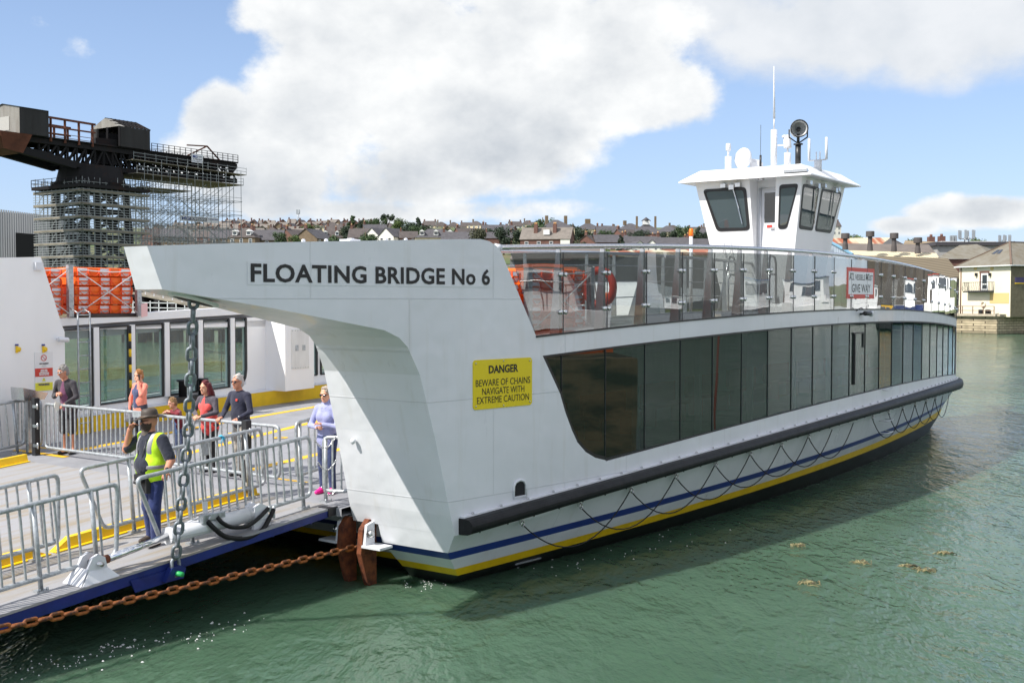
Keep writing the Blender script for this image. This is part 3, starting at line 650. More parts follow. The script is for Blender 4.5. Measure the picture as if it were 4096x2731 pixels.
# --- far column: boxes, signs, camera, all on its inner face v = 11.3
FV = 2 * VC - 1.5
def fc(x, y, o=0.): p = onV(x, y, FV - .006 - o); return p
def plate(name, x0, y0, x1, y1, mat, th=.02, parent=None, o=0.):
    a, b_ = fc(x0, y0, o), fc(x1, y1, o); mb = MB(); mb.span((a[0], FV - .004 - o - th, b_[2]), (b_[0], FV - o - .002, a[2])); return FERRY.part(name, mb, mat, parent=parent), a, b_
plate('junction_box', 135, 1050, 166, 1081, WHITE, .08)
SGN_W = M('sign_white', (.8, .8, .8), .4); SGN_R = M('sign_red', S(205, 62, 48), .45); SGN_Y = M('sign_yellow', S(226, 222, 60), .45); SGN_B = M('sign_blue', S(40, 60, 140), .45); SGN_K = M('sign_grey_letters', (.10, .10, .11), .5)
sg, a, b_ = plate('safety_sign', 138, 1409, 212, 1560, SGN_W, .01)
def ft(mb, txt, x, y, hpx, mi, wid=1.0, bold=.0):
    c = fc(x, y, .013); s = hpx / 214. / .72
    put_text(mb, txt, s, lambda tx, ty: (c[0] + tx, c[1] - .003, c[2] + ty), mi, width=wid, bold=bold)
mb = MB(); c = fc(175, 1431, .013); R_ = .067
mb.add([(c[0] + r * math.cos(t), c[1] - .003, c[2] + r * math.sin(t)) for r in (R_, R_ * .78) for t in np.linspace(0, 6.2832, 25)[:-1]], [(i, (i + 1) % 24, 24 + (i + 1) % 24, 24 + i) for i in range(24)], 0)
mb.bar((c[0] - .045, c[1] - .003, c[2] + .045), (c[0] + .045, c[1] - .003, c[2] - .045), .004, .013, (0, 1, 0), 0)
ft(mb, 'NO SMOKING', 176, 1454, 5, 1, 1.0, .004)
ft(mb, 'INCLUDING', 176, 1461, 2.6, 1); ft(mb, 'E-CIGARETTES', 176, 1466, 2.6, 1)
FERRY.part('no_smoking_symbol', mb, [SGN_R, SGN_K], parent=sg, fix=False)
_, _, _ = plate('red_panel', 140, 1474, 211, 1503, SGN_R, .004, sg, .011)
mb = MB()
for i, s in enumerate(('SAFETY FIRST', 'DRIVERS MUST', 'APPLY HANDBRAKE', 'AND STOP ENGINE')): c_ = fc(176, 1479.5 + i * 6.2, .02); put_text(mb, s, 4.2 / 214 / .72, lambda tx, ty: (c_[0] + tx, c_[1] - .002, c_[2] + ty), 0, width=.92, bold=.003)
FERRY.part('red_panel_text', mb, SGN_W, parent=sg, fix=False)
_, _, _ = plate('yellow_panel', 141, 1532, 211, 1559, SGN_Y, .004, sg, .011)
mb = MB(); c_ = fc(176, 1537.5, .02); put_text(mb, 'WARNING', 8 / 214 / .72, lambda tx, ty: (c_[0] + tx, c_[1] - .002, c_[2] + ty), 0, bold=.004)
FERRY.part('yellow_panel_text', mb, SGN_K, parent=sg, fix=False)
mb = MB(); c_ = fc(176, 1517, .02); mb.add([(c_[0] + dx, c_[1], c_[2] + dz) for dx, dz in ((-.042, -.035), (.042, -.035), (0, .045))], [(0, 1, 2)], 0); mb.add([(c_[0] + dx, c_[1] - .002, c_[2] + dz) for dx, dz in ((-.005, -.01), (.005, -.01), (.007, .02), (-.007, .02))], [(0, 1, 2, 3)], 1); FERRY.part('warning_triangle', mb, [SGN_Y, SGN_K], parent=sg, fix=False)
for x in (72, 178):
    c_ = fc(x, 1397); mb = MB(); mb.lathe([(.055, 0), (.055, .03), (.03, .05)], (c_[0], c_[1], c_[2]), 14, axis=(0, -1, 0)); mb.span((c_[0] - .055, c_[1] - .03, c_[2] - .07), (c_[0] - .02, c_[1], c_[2] + .07)); k_ = FERRY.part('warning_beacon', mb, YEL)
    mb = MB(); mb.span((c_[0] - .065, c_[1] - .008, c_[2] + .075), (c_[0] + .01, c_[1], c_[2] + .11)); FERRY.part('beacon_label', mb, SGN_B, parent=k_)
c_ = fc(224, 1356); mb = MB(); mb.lathe([(.05, 0), (.055, .02), (.055, .2), (.04, .22)], (c_[0] - .02, c_[1] - .12, c_[2]), 12, axis=(.96, -.2, -.1)); mb.bar((c_[0] + .02, c_[1], c_[2]), (c_[0] + .02, c_[1] - .1, c_[2]), .04); FERRY.part('security_camera', mb, WHITE)
# control box (stainless lectern) by the far hinge
q = onV(115, 1570, 10.55); mb = MB(); x, y, z = q
mb.prism([(x - .22, y - .2, z - .14), (x + .22, y - .2, z - .14), (x + .30, y - .2, z - .02), (x - .24, y - .2, z + .12)], (0, .45, 0)); mb.span((x - .05, y - .05, dk(0)), (x + .05, y + .05, z - .14)); FERRY.part('control_box', mb, STEEL)
# black hinge posts at each side of the boarding gates
def post(x, y0, y1, v, nm='gate_post'):
    p = onV(x, y1, v); u = p[0]; mb = MB(); mb.span((u - .055, v - .055, deckz(u) - .02), (u + .055, v + .055, onV(x, y0, v)[2])); o = FERRY.part(nm, mb, BLK)
    for f in (.18, .52, .86):
        mb = MB(); z = deckz(u) + (onV(x, y0, v)[2] - deckz(u)) * f; mb.span((u - .07, v - .13, z - .03), (u - .03, v - .0, z + .03)); mb.lathe([(.018, -.06), (.018, .06)], (u - .05, v - .14, z), 8); FERRY.part('hinge', mb, STEEL, parent=o)
    return u
UPL = post(145, 1591, 1818, 10.2); UPR = post(988, 1680, 1985, 3.24)
# ---- signs on the near side
def sS(u, z, o=.0): return (u, V(u) - o, z)
mb = MB(); us = np.linspace(-3.97, -.02, 24); mb.grid([[sS(u, 4.745, .006) for u in us], [sS(u, 4.455, .006) for u in us]]); mb.grid([[sS(u, z, o) for u in us] for z, o in ((4.745, .006), (4.745, 0))]); mb.grid([[sS(u, z, o) for u in us] for z, o in ((4.455, 0), (4.455, .006))])
npl = FERRY.part('name_board', mb, WHITE, fix=False)
vs, fs = text_mesh('FLOATING BRIDGE No 6', 1, bold=.026, spacing=1.05, align='LEFT'); xs_ = [v[0] for v in vs]; ys_ = [v[1] for v in vs]; x0_, x1_ = min(xs_), max(xs_)
cap = sorted(ys_)
mb = MB(); y0_, y1_ = min(ys_), max(ys_)
def nmap(x, y, o): u = -3.93 + (x - x0_) / (x1_ - x0_) * (3.93 - .08); return sS(u, 4.485 + (y - y0_) / (y1_ - y0_) * .232, o)
mb.add([nmap(x, y, .012) for x, y in vs], fs, 0); FERRY.part('name_letters', mb, BLKP, parent=npl, fix=False)
# yellow danger board
DU0, DU1, DZ0, DZ1 = -.41, .79, 2.695, 3.41
mb = MB(); r = .05; pl = []
for cx_, cz_, a0 in ((DU1 - r, DZ1 - r, 0), (DU0 + r, DZ1 - r, 90), (DU0 + r, DZ0 + r, 180), (DU1 - r, DZ0 + r, 270)):
    for k in range(5): t = RAD(a0 + 22.5 * k); pl.append((cx_ + r * math.cos(t), cz_ + r * math.sin(t)))
shell(mb, pl, lambda u, z: V(u) - .012, lambda u, z: V(u) - .0, .3); dgs = FERRY.part('danger_sign', mb, M('danger_yellow', S(226, 202, 22), .4, var=.06))
mb = MB(); cu_, cs = (DU0 + DU1) / 2, .001
for s, zz, hh, ww, bd in (('DANGER', 3.265, .118, .60, .03), ('BEWARE OF CHAINS', 3.075, .098, 1.11, .0), ('NAVIGATE WITH', 2.95, .098, .86, .0), ('EXTREME CAUTION', 2.825, .098, 1.06, .0)):
    vs, fs = text_mesh(s, 1, bold=bd); xs_ = [v[0] for v in vs]; ys_ = [v[1] for v in vs]; w_ = max(xs_) - min(xs_); h_ = max(ys_) - min(ys_); mx = (max(xs_) + min(xs_)) / 2; my = (max(ys_) + min(ys_)) / 2
    mb.add([sS(cu_ + (x - mx) / w_ * ww, zz + (y - my) / h_ * hh, .016) for x, y in vs], fs, 0)
for u in (DU0 + .05, cu_, DU1 - .05):
    for z in (DZ0 + .05, DZ1 - .05):
        if abs(u - cu_) < .01: z = DZ0 + .03 if z < 3 else DZ1 - .03
        mb.lathe([(.014, 0), (.010, .008)], sS(u, z, .012), 8, mi=1, axis=(0, -1, 0))
FERRY.part('danger_text', mb, [BLKP, STEEL], parent=dgs, fix=False)
lerp_ = lambda x, mx, w_, ww: (G0 + G1) / 2 + (x - mx) / w_ * ww
# give way board, hung behind the balustrade glass
mb = MB(); G0, G1, GZ0, GZ1 = 11.95, 13.85, 4.31, 5.02; vg = lambda u: V(u) - .004
shell(mb, [(G0, GZ0), (G1, GZ0), (G1, GZ1), (G0, GZ1)], lambda u, z: vg(u), lambda u, z: vg(u) + .01, .5); gw = FERRY.part('give_way_sign', mb, M('sign_red_border', S(214, 90, 80), .5))
mb = MB(); shell(mb, [(G0 + .1, GZ0 + .10), (G1 - .1, GZ0 + .10), (G1 - .1, GZ1 - .09), (G0 + .1, GZ1 - .09)], lambda u, z: vg(u) - .003, lambda u, z: vg(u) + .001, .5); FERRY.part('white_panel', mb, M('sign_panel_white', (.85, .85, .87), .4), parent=gw)
mb = MB()
for s, zz, hh, ww in (('ALL VESSELS MUST', 4.80, .13, 1.62), ('GIVE WAY', 4.55, .19, 1.28)):
    vs, fs = text_mesh(s, 1, bold=.008); xs_ = [v[0] for v in vs]; ys_ = [v[1] for v in vs]; w_ = max(xs_) - min(xs_); h_ = max(ys_) - min(ys_); mx = (max(xs_) + min(xs_)) / 2; my = (max(ys_) + min(ys_)) / 2
    mb.add([((G0 + G1) / 2 + (x - mx) / w_ * ww, vg(lerp_(x, mx, w_, ww)) - .005, zz + (y - my) / h_ * hh) for x, y in vs], fs, 0)
FERRY.part('give_way_text', mb, BLKP, parent=gw, fix=False)
# small fittings on the near side
c_ = (12.85, V(12.85), 3.95); mb = MB(); mb.lathe([(.05, -.16), (.055, -.14), (.055, .14), (.045, .16)], (12.9, V(12.9) - .16, 3.97), 12, axis=(1, -.1, 0)); mb.bar(c_, (12.85, V(12.85) - .16, 3.97), .05); mb.tube([(12.6, V(12.6), 4.03), (12.62, V(12.6) - .1, 4.1), (12.75, V(12.7) - .12, 4.06)], .012, 5); FERRY.part('security_camera', mb, BLK)
mb = MB(); mb.lathe([(.07, 0), (.07, .05), (.05, .07)], (13.6, V(13.6), 3.96), 12, axis=(0, -1, 0)); FERRY.part('sensor_dome', mb, WHITE)
mb = MB(); pl = [(.66, 1.33), (.66, 1.5), (.62, 1.56), (.53, 1.585), (.44, 1.56), (.40, 1.5), (.40, 1.33)]; shell(mb, pl, lambda u, z: V(u) - .004, lambda u, z: V(u) + .0, .5); fl = FERRY.part('fairlead', mb, DARK)
mb = MB(); mb.tube([(u, V(u) - .012, z) for u, z in pl + [pl[0]]], .022, 6); FERRY.part('fairlead_rim', mb, WHITE, parent=fl)
for zz in (1.45, 1.0, .68, .38):         # boarding rungs up the side near the far end
    mb = MB(); o = .02 if zz > 1.2 else .15; u0 = 14.6; mb.tube([(u0, V(u0) + o * .5, zz + .62), (u0, V(u0) - .12, zz + .62), (u0 + .55, V(u0 + .55) - .12, zz + .62), (u0 + .55, V(u0 + .55) + o * .5, zz + .62)], .014, 5); FERRY.part('boarding_rung', mb, WHITE)
mb = MB(); mb.hexa([(1.2, V(1.2) + .63, .10), (1.75, V(1.75) + .63, .10), (1.75, V(1.75) + .67, .10), (1.2, V(1.2) + .67, .10), (1.2, V(1.2) + .60, .13), (1.75, V(1.75) + .60, .13), (1.75, V(1.75) + .65, .13), (1.2, V(1.2) + .65, .13)]); FERRY.part('draught_mark', mb, WHITE)
us = 12.55; mb = MB(); mb.bar((us, V(us) + .02, zwb(us) + .25), (us, V(us) + .02, zwt(us) - .25), .05, .05); mb.bar((us - .1, V(us) + .015, zwt(us) - .25), (us + .62, V(us) + .015, zwt(us) - .25), .03, .03); mb.bar((us + .62, V(us) + .015, zwt(us) - .25), (us + .62, V(us) + .015, zwt(us) - .6), .02, .03); FERRY.part('escape_window_frame', mb, BLK)
# eyes on top of the arm and a small box
for x, y in ((1203, 957), (1294, 955), (1534, 951), (1613, 950)):
    q = onV(x, y + 4, .5); mb = MB(); mb.lathe([(.010, -.012), (.026, -.012), (.026, .012), (.010, .012)], (q[0], .45, zarm(q[0]) + .026), 14, axis=(.3, 1, 0)); mb.span((q[0] - .026, .44, zarm(q[0]) - .03), (q[0] + .026, .46, zarm(q[0]) + .02)); FERRY.part('lifting_eye', mb, WHITE)
q = onV(1395, 958, .5); mb = MB(); mb.span((q[0] - .10, .38, zarm(q[0]) - .03), (q[0] + .11, .58, zarm(q[0]) + .04)); mb.span((q[0] - .03, .42, zarm(q[0]) + .04), (q[0] + .03, .5, zarm(q[0]) + .055)); FERRY.part('vent_box', mb, WHITE)
# oval chain pipe under the arm tip
p0 = np.array((-4.44, .36, 4.285)); dirn = Vector((1, -.03, -.225)).normalized()
mb = MB(); nv = Vector((-.2, 0, -1)).normalized(); sd = Vector((0, 1, 0))
ring = lambda a, b, o: [Vector(p0) + dirn * (a * math.cos(t)) + sd * (b * math.sin(t)) + nv * o for t in np.linspace(0, 2 * math.pi, 25)[:-1]]
A_, B_, C_ = ring(.36, .15, .0), ring(.36, .15, .035), ring(.29, .10, .037)
mb.add(A_ + B_ + C_, [(i, (i + 1) % 24, 24 + (i + 1) % 24, 24 + i) for i in range(24)] + [(24 + i, 24 + (i + 1) % 24, 48 + (i + 1) % 24, 48 + i) for i in range(24)], 0); mb.add(ring(.29, .10, .034), [tuple(range(24))], 1)
FERRY.part('chain_pipe', mb, [WHITE2, DARK])
# rusty chain guides on the transom
def guide(v, u0=-.74):
    mb = MB(); pr = [(u0 + .02, .98), (u0 - .06, 1.0), (u0 - .20, .86), (u0 - .24, .5), (u0 - .10, .05), (u0 + .05, -.2), (u0 + .1, -.2), (u0 + .1, .9)]
    mb.prism([(u, v - .045, z) for u, z in pr], (0, .09, 0)); return mb
for v in (.95, 1.36):
    g = FERRY.part('chain_guide', guide(v), RUST)
    s = -1 if v < 1.2 else 1; mb = MB(); mb.prism([(-.74, v + s * .05, .97), (-.90, v + s * .05, .93), (-.95, v + s * .05, .62), (-.74, v + s * .05, .56)], (0, s * .05, 0)); mb.span((-.98, v + s * .05, .60), (-.7, v + s * .42, .635)); FERRY.part('guide_bracket', mb, WHITE, parent=g)
    mb = MB(); mb.lathe([(.06, 0), (.06, .07), (.04, .085)], (-.87, v + s * .1, .80), 6, axis=(0, s, 0)); FERRY.part('guide_bolt', mb, STEEL, parent=g)
# small shackle and tag on the end face of the column
q = onU(1418, 1762, -1.1); mb = MB(); mb.lathe([(.03, 0), (.045, .03), (.03, .06)], tuple(q), 10, axis=(-1, 0, 0)); mb.bar(tuple(q), (q[0] - .05, q[1], q[2] - .04), .03); FERRY.part('pad_eye', mb, WHITE)
q = onU(1432, 1944, -.86); mb = MB(); mb.span((q[0] - .012, q[1] - .04, q[2] - .02), (q[0] - .002, q[1] + .04, q[2] + .03)); FERRY.part('small_label', mb, SGN_B)
# ---- wheelhouse
D0 = 28.
rc = loc(at(3244, 693, D0)); ZR = rc[2]            # near right corner of the eaves
RU0, RV0 = rc[0], rc[1]
RW = 3.65; RL = 3.95
def wpt(x, y, u=None, v=None): return onU(x, y, u) if u is not None else onV(x, y, v)
RV1 = onU(2714, 712, RU0)[1]; RU1 = onV(3444, 754, RV0)[0]
WH = FERRY.part('wheelhouse', MB().span((RU0 + 1.0, RV0 + .9, ZR - 3.6), (RU1 - 1.0, RV1 - .9, ZR - 3.2)), WHITE)
eu, ev = .30, .34
rim = [(RU0, RV0), (RU1, RV0), (RU1, RV1), (RU0, RV1)]
mb = MB(); i1 = .42; zt = ZR + .30
top = [(RU0 + i1, RV0 + i1), (RU1 - i1, RV0 + i1), (RU1 - i1, RV1 - i1), (RU0 + i1, RV1 - i1)]
inn = [(RU0 + eu, RV0 + ev), (RU1 - eu, RV0 + ev), (RU1 - eu, RV1 - ev), (RU0 + eu, RV1 - ev)]
R4 = [[(u, v, ZR - .012) for u, v in inn], [(u, v, ZR - .03) for u, v in rim], [(u, v, ZR + .0) for u, v in rim], [(u, v, zt) for u, v in top]]
mb.add([p for r in R4 for p in r], [(4 * i + k, 4 * i + (k + 1) % 4, 4 * i + 4 + (k + 1) % 4, 4 * i + 4 + k) for i in range(3) for k in range(4)] + [(12, 13, 14, 15), (3, 2, 1, 0)])
FERRY.part('wheelhouse_roof', mb, WHITE_LIT, parent=WH)
# walls lean outwards: base ring and head ring
ZB, ZT = ZR - 3.3, ZR - .0
bu0, bv0, bu1, bv1 = RU0 + eu + .52, RV0 + ev + .52, RU1 - eu - .62, RV1 - ev - .62
tu0, tv0, tu1, tv1 = RU0 + eu, RV0 + ev, RU1 - eu, RV1 - ev
ZC = ZR - 2.05                                    # below this the walls are steeper
def wl_(s, side):                                 # s 0..1 along, returns f(z) -> point
    pass
def lerp(a, b, t): return a + (b - a) * t
def ring_z(z):
    t = (z - ZB) / (ZT - ZB); return lerp(bu0, tu0, t), lerp(bv0, tv0, t), lerp(bu1, tu1, t), lerp(bv1, tv1, t)
def fpt(s, z, o=0.):                              # front wall (faces the shore), s from the far corner (0) to the near corner (1)
    u0, v0, u1, v1 = ring_z(z); return (u0 - o, lerp(v1, v0, s), z)
def spt(s, z, o=0.):                              # near side wall, s from front (0) to back (1)
    u0, v0, u1, v1 = ring_z(z); return (lerp(u0, u1, s), v0 - o, z)
mb = MB()
DS0, DS1 = .52, .765                              # door recess
zs = np.linspace(ZB, ZT, 8)
for a, b in ((0, DS0), (DS1, 1.)): mb.grid([[fpt(a, z) for z in zs], [fpt(b, z) for z in zs]])
mb.grid([[spt(0, z) for z in zs], [spt(1, z) for z in zs]])
back = lambda s, z: (ring_z(z)[2], lerp(ring_z(z)[1], ring_z(z)[3], s), z); left = lambda s, z: (lerp(ring_z(z)[0], ring_z(z)[2], s), ring_z(z)[3], z)
mb.grid([[back(0, z) for z in zs], [back(1, z) for z in zs]]); mb.grid([[left(0, z) for z in zs], [left(1, z) for z in zs]])
du = bu0 + .02                                    # the upright door wall
vd0, vd1 = fpt(DS0, ZT)[1], fpt(DS1, ZT)[1]; vb0, vb1 = fpt(DS0, ZB)[1], fpt(DS1, ZB)[1]
mb.quad((du, vb0, ZB), (du, vb1, ZB), (du, vd1, ZT), (du, vd0, ZT))
for s, sg_ in ((DS0, 1), (DS1, -1)):
    mb.grid([[fpt(s, z) for z in zs], [(du, fpt(s, z)[1], z) for z in zs]])
FERRY.part('wheelhouse_wall', mb, WHITE_LIT, parent=WH)
def wwin(name, fn, pts, rad=.12, o=.012):
    """a rounded window: outline pts (s, z) -> dark rubber frame and a pane"""
    P = []
    n = len(pts)
    for i in range(n):
        a, b, c = Vector(fn(*pts[i - 1])), Vector(fn(*pts[i])), Vector(fn(*pts[(i + 1) % n])); d1 = (a - b).normalized(); d2 = (c - b).normalized()
        for t in (0, .25, .5, .75, 1): p = b + d1 * rad * (1 - t) ** 2 + d2 * rad * t ** 2; P.append(p)
    nrm = (P[5] - P[0]).cross(P[10] - P[0]).normalized(); cen = sum(P, Vector()) / len(P)
    out = Vector(fn(*pts[0], .5)) - Vector(fn(*pts[0])); nrm = nrm if nrm.dot(out) > 0 else -nrm
    Q = [p + (cen - p).normalized() * .10 for p in P]; k = len(P); mb = MB()
    mb.add([p + nrm * o for p in P] + [q + nrm * (o + .004) for q in Q] + [p - nrm * .01 for p in P], [(i, (i + 1) % k, k + (i + 1) % k, k + i) for i in range(k)] + [(i, (i + 1) % k, 2 * k + (i + 1) % k, 2 * k + i) for i in range(k)])
    f = FERRY.part('wheelhouse_window', mb, BLK, parent=WH)
    mb = MB(); mb.add([q + nrm * (o + .001) for q in Q], [tuple(range(k))]); f2 = FERRY.part('wheelhouse_pane', mb, GLW, parent=WH, fix=False)
h1, h0 = ZR - .20, ZR - 1.32
wwin('w', fpt, [(.06, h1), (.485, h1), (.495, h0), (.12, h0)])
wwin('w', fpt, [(.80, h1), (.975, h1), (.895, h0), (.80, h0)], .09)
wwin('w', spt, [(.03, h1), (.40, h1), (.40, h0), (.045, h0)]); wwin('w', spt, [(.46, h1), (.95, h1), (.90, h0), (.46, h0)])
# door
dv0, dv1 = lerp(vd0, vd1, .18), lerp(vd0, vd1, .80); dz0, dz1 = ZB + .1, ZR - .26
mb = MB(); mb.span((du - .03, dv1 - .0, dz0), (du + .0, dv0, dz1)); FERRY.part('wheelhouse_door', mb, WHITE, parent=WH)
mb = MB(); P = [(dv0 + .04, dz0 - .02), (dv1 - .04, dz0 - .02), (dv1 - .04, dz1 + .05), (dv0 + .04, dz1 + .05)]
mb.tube([(du - .03, v, z) for v, z in P], .035, 8, closed=True); FERRY.part('door_frame', mb, WHITE, parent=WH)
mb = MB(); mb.span((du - .036, dv1 + .08, dz1 - .86), (du - .031, dv0 - .08, dz1 - .08)); FERRY.part('door_pane', mb, GLW, parent=WH)
mb = MB(); vm = (dv0 + dv1) / 2; mb.span((du - .04, vm - .07, dz1 - .99), (du - .03, vm + .07, dz1 - .92)); FERRY.part('door_label', mb, SGN_R, parent=WH)
mb = MB(); mb.span((du - .05, dv1 + .03, dz1 - 1.1), (du - .03, dv1 + .08, dz1 - .95)); mb.bar((du - .07, dv1 + .06, dz1 - 1.0), (du - .07, dv1 + .2, dz1 - 1.0), .025); FERRY.part('door_handle', mb, STEEL, parent=WH)
# wipers, grab rails, lights under the eaves
for fn, s in ((fpt, .36), (spt, .30), (spt, .72)):
    mb = MB(); mb.bar(fn(s, ZR - .2, .05), fn(s + .04, ZR - .75, .05), .03, .02); mb.bar(fn(s + .02, ZR - .45, .06), fn(s + .06, ZR - 1.15, .06), .02, .02); mb.box(fn(s, ZR - .2, .06), (.14, .14, .12)); FERRY.part('wiper', mb, STEEL, parent=WH)
for k, (fn, s) in enumerate(((fpt, .28), (fpt, .42), (spt, .12), (spt, .45), (spt, .78))):
    mb = MB(); mb.box(fn(s, ZR - .15, .05), (.14, .14, .10)); FERRY.part('eaves_lamp', mb, STEEL, parent=WH)
mb = MB(); mb.lathe([(.09, 0), (.09, .03), (.04, .06)], (RU0 + .18, lerp(RV1, RV0, .62), ZR - .02), 12, axis=(0, 0, -1)); FERRY.part('eaves_lamp', mb, STEEL, parent=WH)
mb = MB(); c0, c1 = fpt(.80, ZR + .05), fpt(.95, ZR + .05); mb.bar((RU0 + .06, lerp(RV1, RV0, .80), ZR + .09), (RU0 + .06, lerp(RV1, RV0, .97), ZR + .09), .09, .07); FERRY.part('strip_light', mb, STEEL, parent=WH)
# handrails of the stair up to the door and two fender poles
for va_ in (vd0 + .25, vd1 - .12):
    mb = MB(); u_ = RU0 - .15
    mb.tube([(u_ - .95, va_, upz(14) - .2), (u_ - .25, va_, ZR - 2.15), (u_ - .15, va_, ZR - 2.03), (u_ + .05, va_ - .02, ZR - 2.05), (u_ + .15, va_ - .02, ZR - 2.2), (u_ + .2, va_ - .02, upz(14) - .2)], .03, 7); mb.tube([(u_ - .25, va_, ZR - 2.15), (u_ - .22, va_, upz(14) - .2)], .025, 6)
    mb.tube([(u_ - .22, va_, ZR - 2.6), (u_ - .1, va_, ZR - 2.48), (u_ + .2, va_ - .02, ZR - 2.5)], .025, 6); FERRY.part('stair_handrail', mb, STEEL)
for x in (2896, 2925):
    q = onU(x, 905, RU0 + .55); mb = MB(); mb.tube([(q[0], q[1], q[2]), (q[0], q[1], q[2] - .55), (q[0] - .05, q[1], q[2] - .7)], .02, 6); FERRY.part('whip_aerial', mb, WHITE, parent=WH)
# roof gear, each placed where it stands on the roof
um_ = (RU0 + RU1) / 2
def rp(x, y, u): return onU(x, y, u)
q = rp(2913, 660, RU0 + .9); mb = MB(); b = (q[0], q[1], zt); hh = rp(2913, 578, q[0])[2] - zt; mb.tube([b, (b[0], b[1], zt + hh * .55)], .09, 10); mb.tube([(b[0], b[1], zt + hh * .5), (b[0], b[1], zt + hh * .8)], .03, 8); mb.lathe([(.05, 0), (.07, .03), (.07, .13), (.06, .2)], (b[0], b[1], zt + hh * .75), 10); FERRY.part('navigation_light', mb, WHITE, parent=WH)
q = rp(2972, 655, RU0 + 1.1); mb = MB(); mb.lathe([(.0, -.12), (.17, -.11), (.285, -.03), (.285, .03), (.20, .12), (0, .14)], (q[0], q[1], zt + .34), 20, axis=(-.9, .35, .1)); mb.bar((q[0] + .3, q[1] - .25, zt), (q[0] + .3, q[1] - .25, zt + .25), .25, .3); mb.bar((q[0], q[1], zt + .3), (q[0] + .35, q[1] - .3, zt + .25), .12); FERRY.part('horn_dish', mb, WHITE, parent=WH)
q = rp(3095, 655, RU0 + 1.6); mb = MB(); hh = rp(3095, 520, q[0])[2] - zt; b = (q[0], q[1], zt); mb.tube([b, (b[0], b[1], zt + hh)], .085, 10); mb.bar((b[0], b[1], zt + hh * .62), (b[0] + .1, b[1] - .3, zt + hh * .62), .04); mb.tube([(b[0] + .08, b[1] - .26, zt + hh * .6), (b[0] + .08, b[1] - .26, zt + hh * .8)], .025, 6); mb.lathe([(.06, 0), (.075, .04), (.03, .07)], (b[0] + .08, b[1] - .26, zt + hh * .8), 10); FERRY.part('signal_mast', mb, WHITE, parent=WH)
tp = rp(3096, 266, q[0]); mb = MB(); mb.tube([(b[0], b[1], zt + hh), (b[0], b[1], zt + hh + .35)], .02, 6); mb.tube([(b[0], b[1], zt + hh + .3), (tp[0], tp[1], tp[2])], [.032, .012], 7); FERRY.part('whip_aerial', mb, WHITE, parent=WH)
q = rp(3042, 655, RU0 + .8); mb = MB(); mb.tube([(q[0], q[1], zt), (q[0], q[1], zt + .35)], .03, 6); mb.tube([(q[0], q[1], zt + .3), (q[0] , q[1], rp(3045, 500, q[0])[2])], .006, 4); FERRY.part('whip_aerial', mb, BLK, parent=WH)
q = rp(3150, 650, RU0 + 1.3); mb = MB(); hh = rp(3150, 548, q[0])[2] - zt; mb.tube([(q[0], q[1], zt), (q[0], q[1], zt + hh * .5)], .09, 10); mb.tube([(q[0], q[1], zt + hh * .5), (q[0], q[1], zt + hh * .7)], .025, 6); mb.lathe([(.10, 0), (.10, .04), (.085, .28), (.05, .34), (.0, .35)], (q[0], q[1], zt + hh * .65), 14); FERRY.part('satellite_dome', mb, WHITE, parent=WH)
q = rp(3192, 650, RU0 + .8); b = (q[0], q[1], zt); ht = rp(3192, 580, q[0])[2]; hl = rp(3195, 518, q[0])[2]
mb = MB(); mb.tube([b, (b[0], b[1], ht)], .075, 10); mb.lathe([(.12, 0), (.12, .03)], (b[0], b[1], ht), 10); mb.tube([(b[0], b[1], ht), (b[0], b[1], ht + .28)], .04, 8); sl = FERRY.part('searchlight_post', mb, BLK, parent=WH)
ax_ = Vector((-.62, -.35, .0)).normalized(); cen = Vector((b[0], b[1], hl)); mb = MB(); mb.lathe([(.08, -.20), (.17, -.18), (.20, -.1), (.205, .14), (.215, .16), (.215, .18), (.19, .18), (.17, .04), (.09, -.05)], cen, 22, axis=ax_); FERRY.part('searchlight', mb, M('lamp_bowl', (.55, .56, .56), .35, .3), parent=WH)
mb = MB(); mb.lathe([(.0, -.09), (.05, -.06), (.06, .04), (.03, .08), (0, .09)], cen, 12, axis=ax_); sdv = ax_.cross(Vector((0, 0, 1))).normalized()
mb.tube([cen + ax_ * .185 + sdv * (.212 * math.cos(t)) + Vector((0, 0, .212 * math.sin(t))) for t in np.linspace(0, 6.2832, 21)[:-1]], .018, 6, closed=True)
mb.tube([cen + sdv * .23, cen + sdv * .23 + Vector((0, 0, -.2)), cen + Vector((0, 0, -.36)), cen - sdv * .23 + Vector((0, 0, -.2)), cen - sdv * .23], .02, 6); FERRY.part('searchlight_yoke', mb, BLK, parent=WH)
q = rp(3272, 664, RU0 + 1.5); b = (q[0], q[1], zt - .1); mb = MB(); mb.tube([b, (b[0], b[1], zt + .18)], .1, 10); ya, yb_ = rp(3236, 640, q[0]), rp(3305, 640, q[0]); zz = zt + .2
mb.tube([(b[0], ya[1], zz), (b[0], yb_[1], zz)], .02, 6)
for w_, t_ in ((ya[1], 556), (yb_[1], 555), (b[1] + .05, 610), (b[1] - .05, 610)): mb.tube([(b[0], w_, zz), (b[0], w_, rp(3236, t_, q[0])[2])], .035 if t_ < 600 else .015, 7)
FERRY.part('aerial_cluster', mb, WHITE, parent=WH)
# orange beacon on a pole by the wheelhouse
q = onU(2764, 985, RU0 - .6); b = (q[0], q[1], upz(q[0])); zz = onU(2764, 945, q[0])[2]; mb = MB(); mb.tube([b, (b[0], b[1], zz)], .05, 8); bp = FERRY.part('beacon_pole', mb, WHITE)
mb = MB(); mb.lathe([(.055, 0), (.06, .02), (.055, .17), (.03, .2)], (b[0], b[1], zz), 12); FERRY.part('amber_beacon', mb, M('amber_lens', S(250, 120, 20), .3), parent=bp)
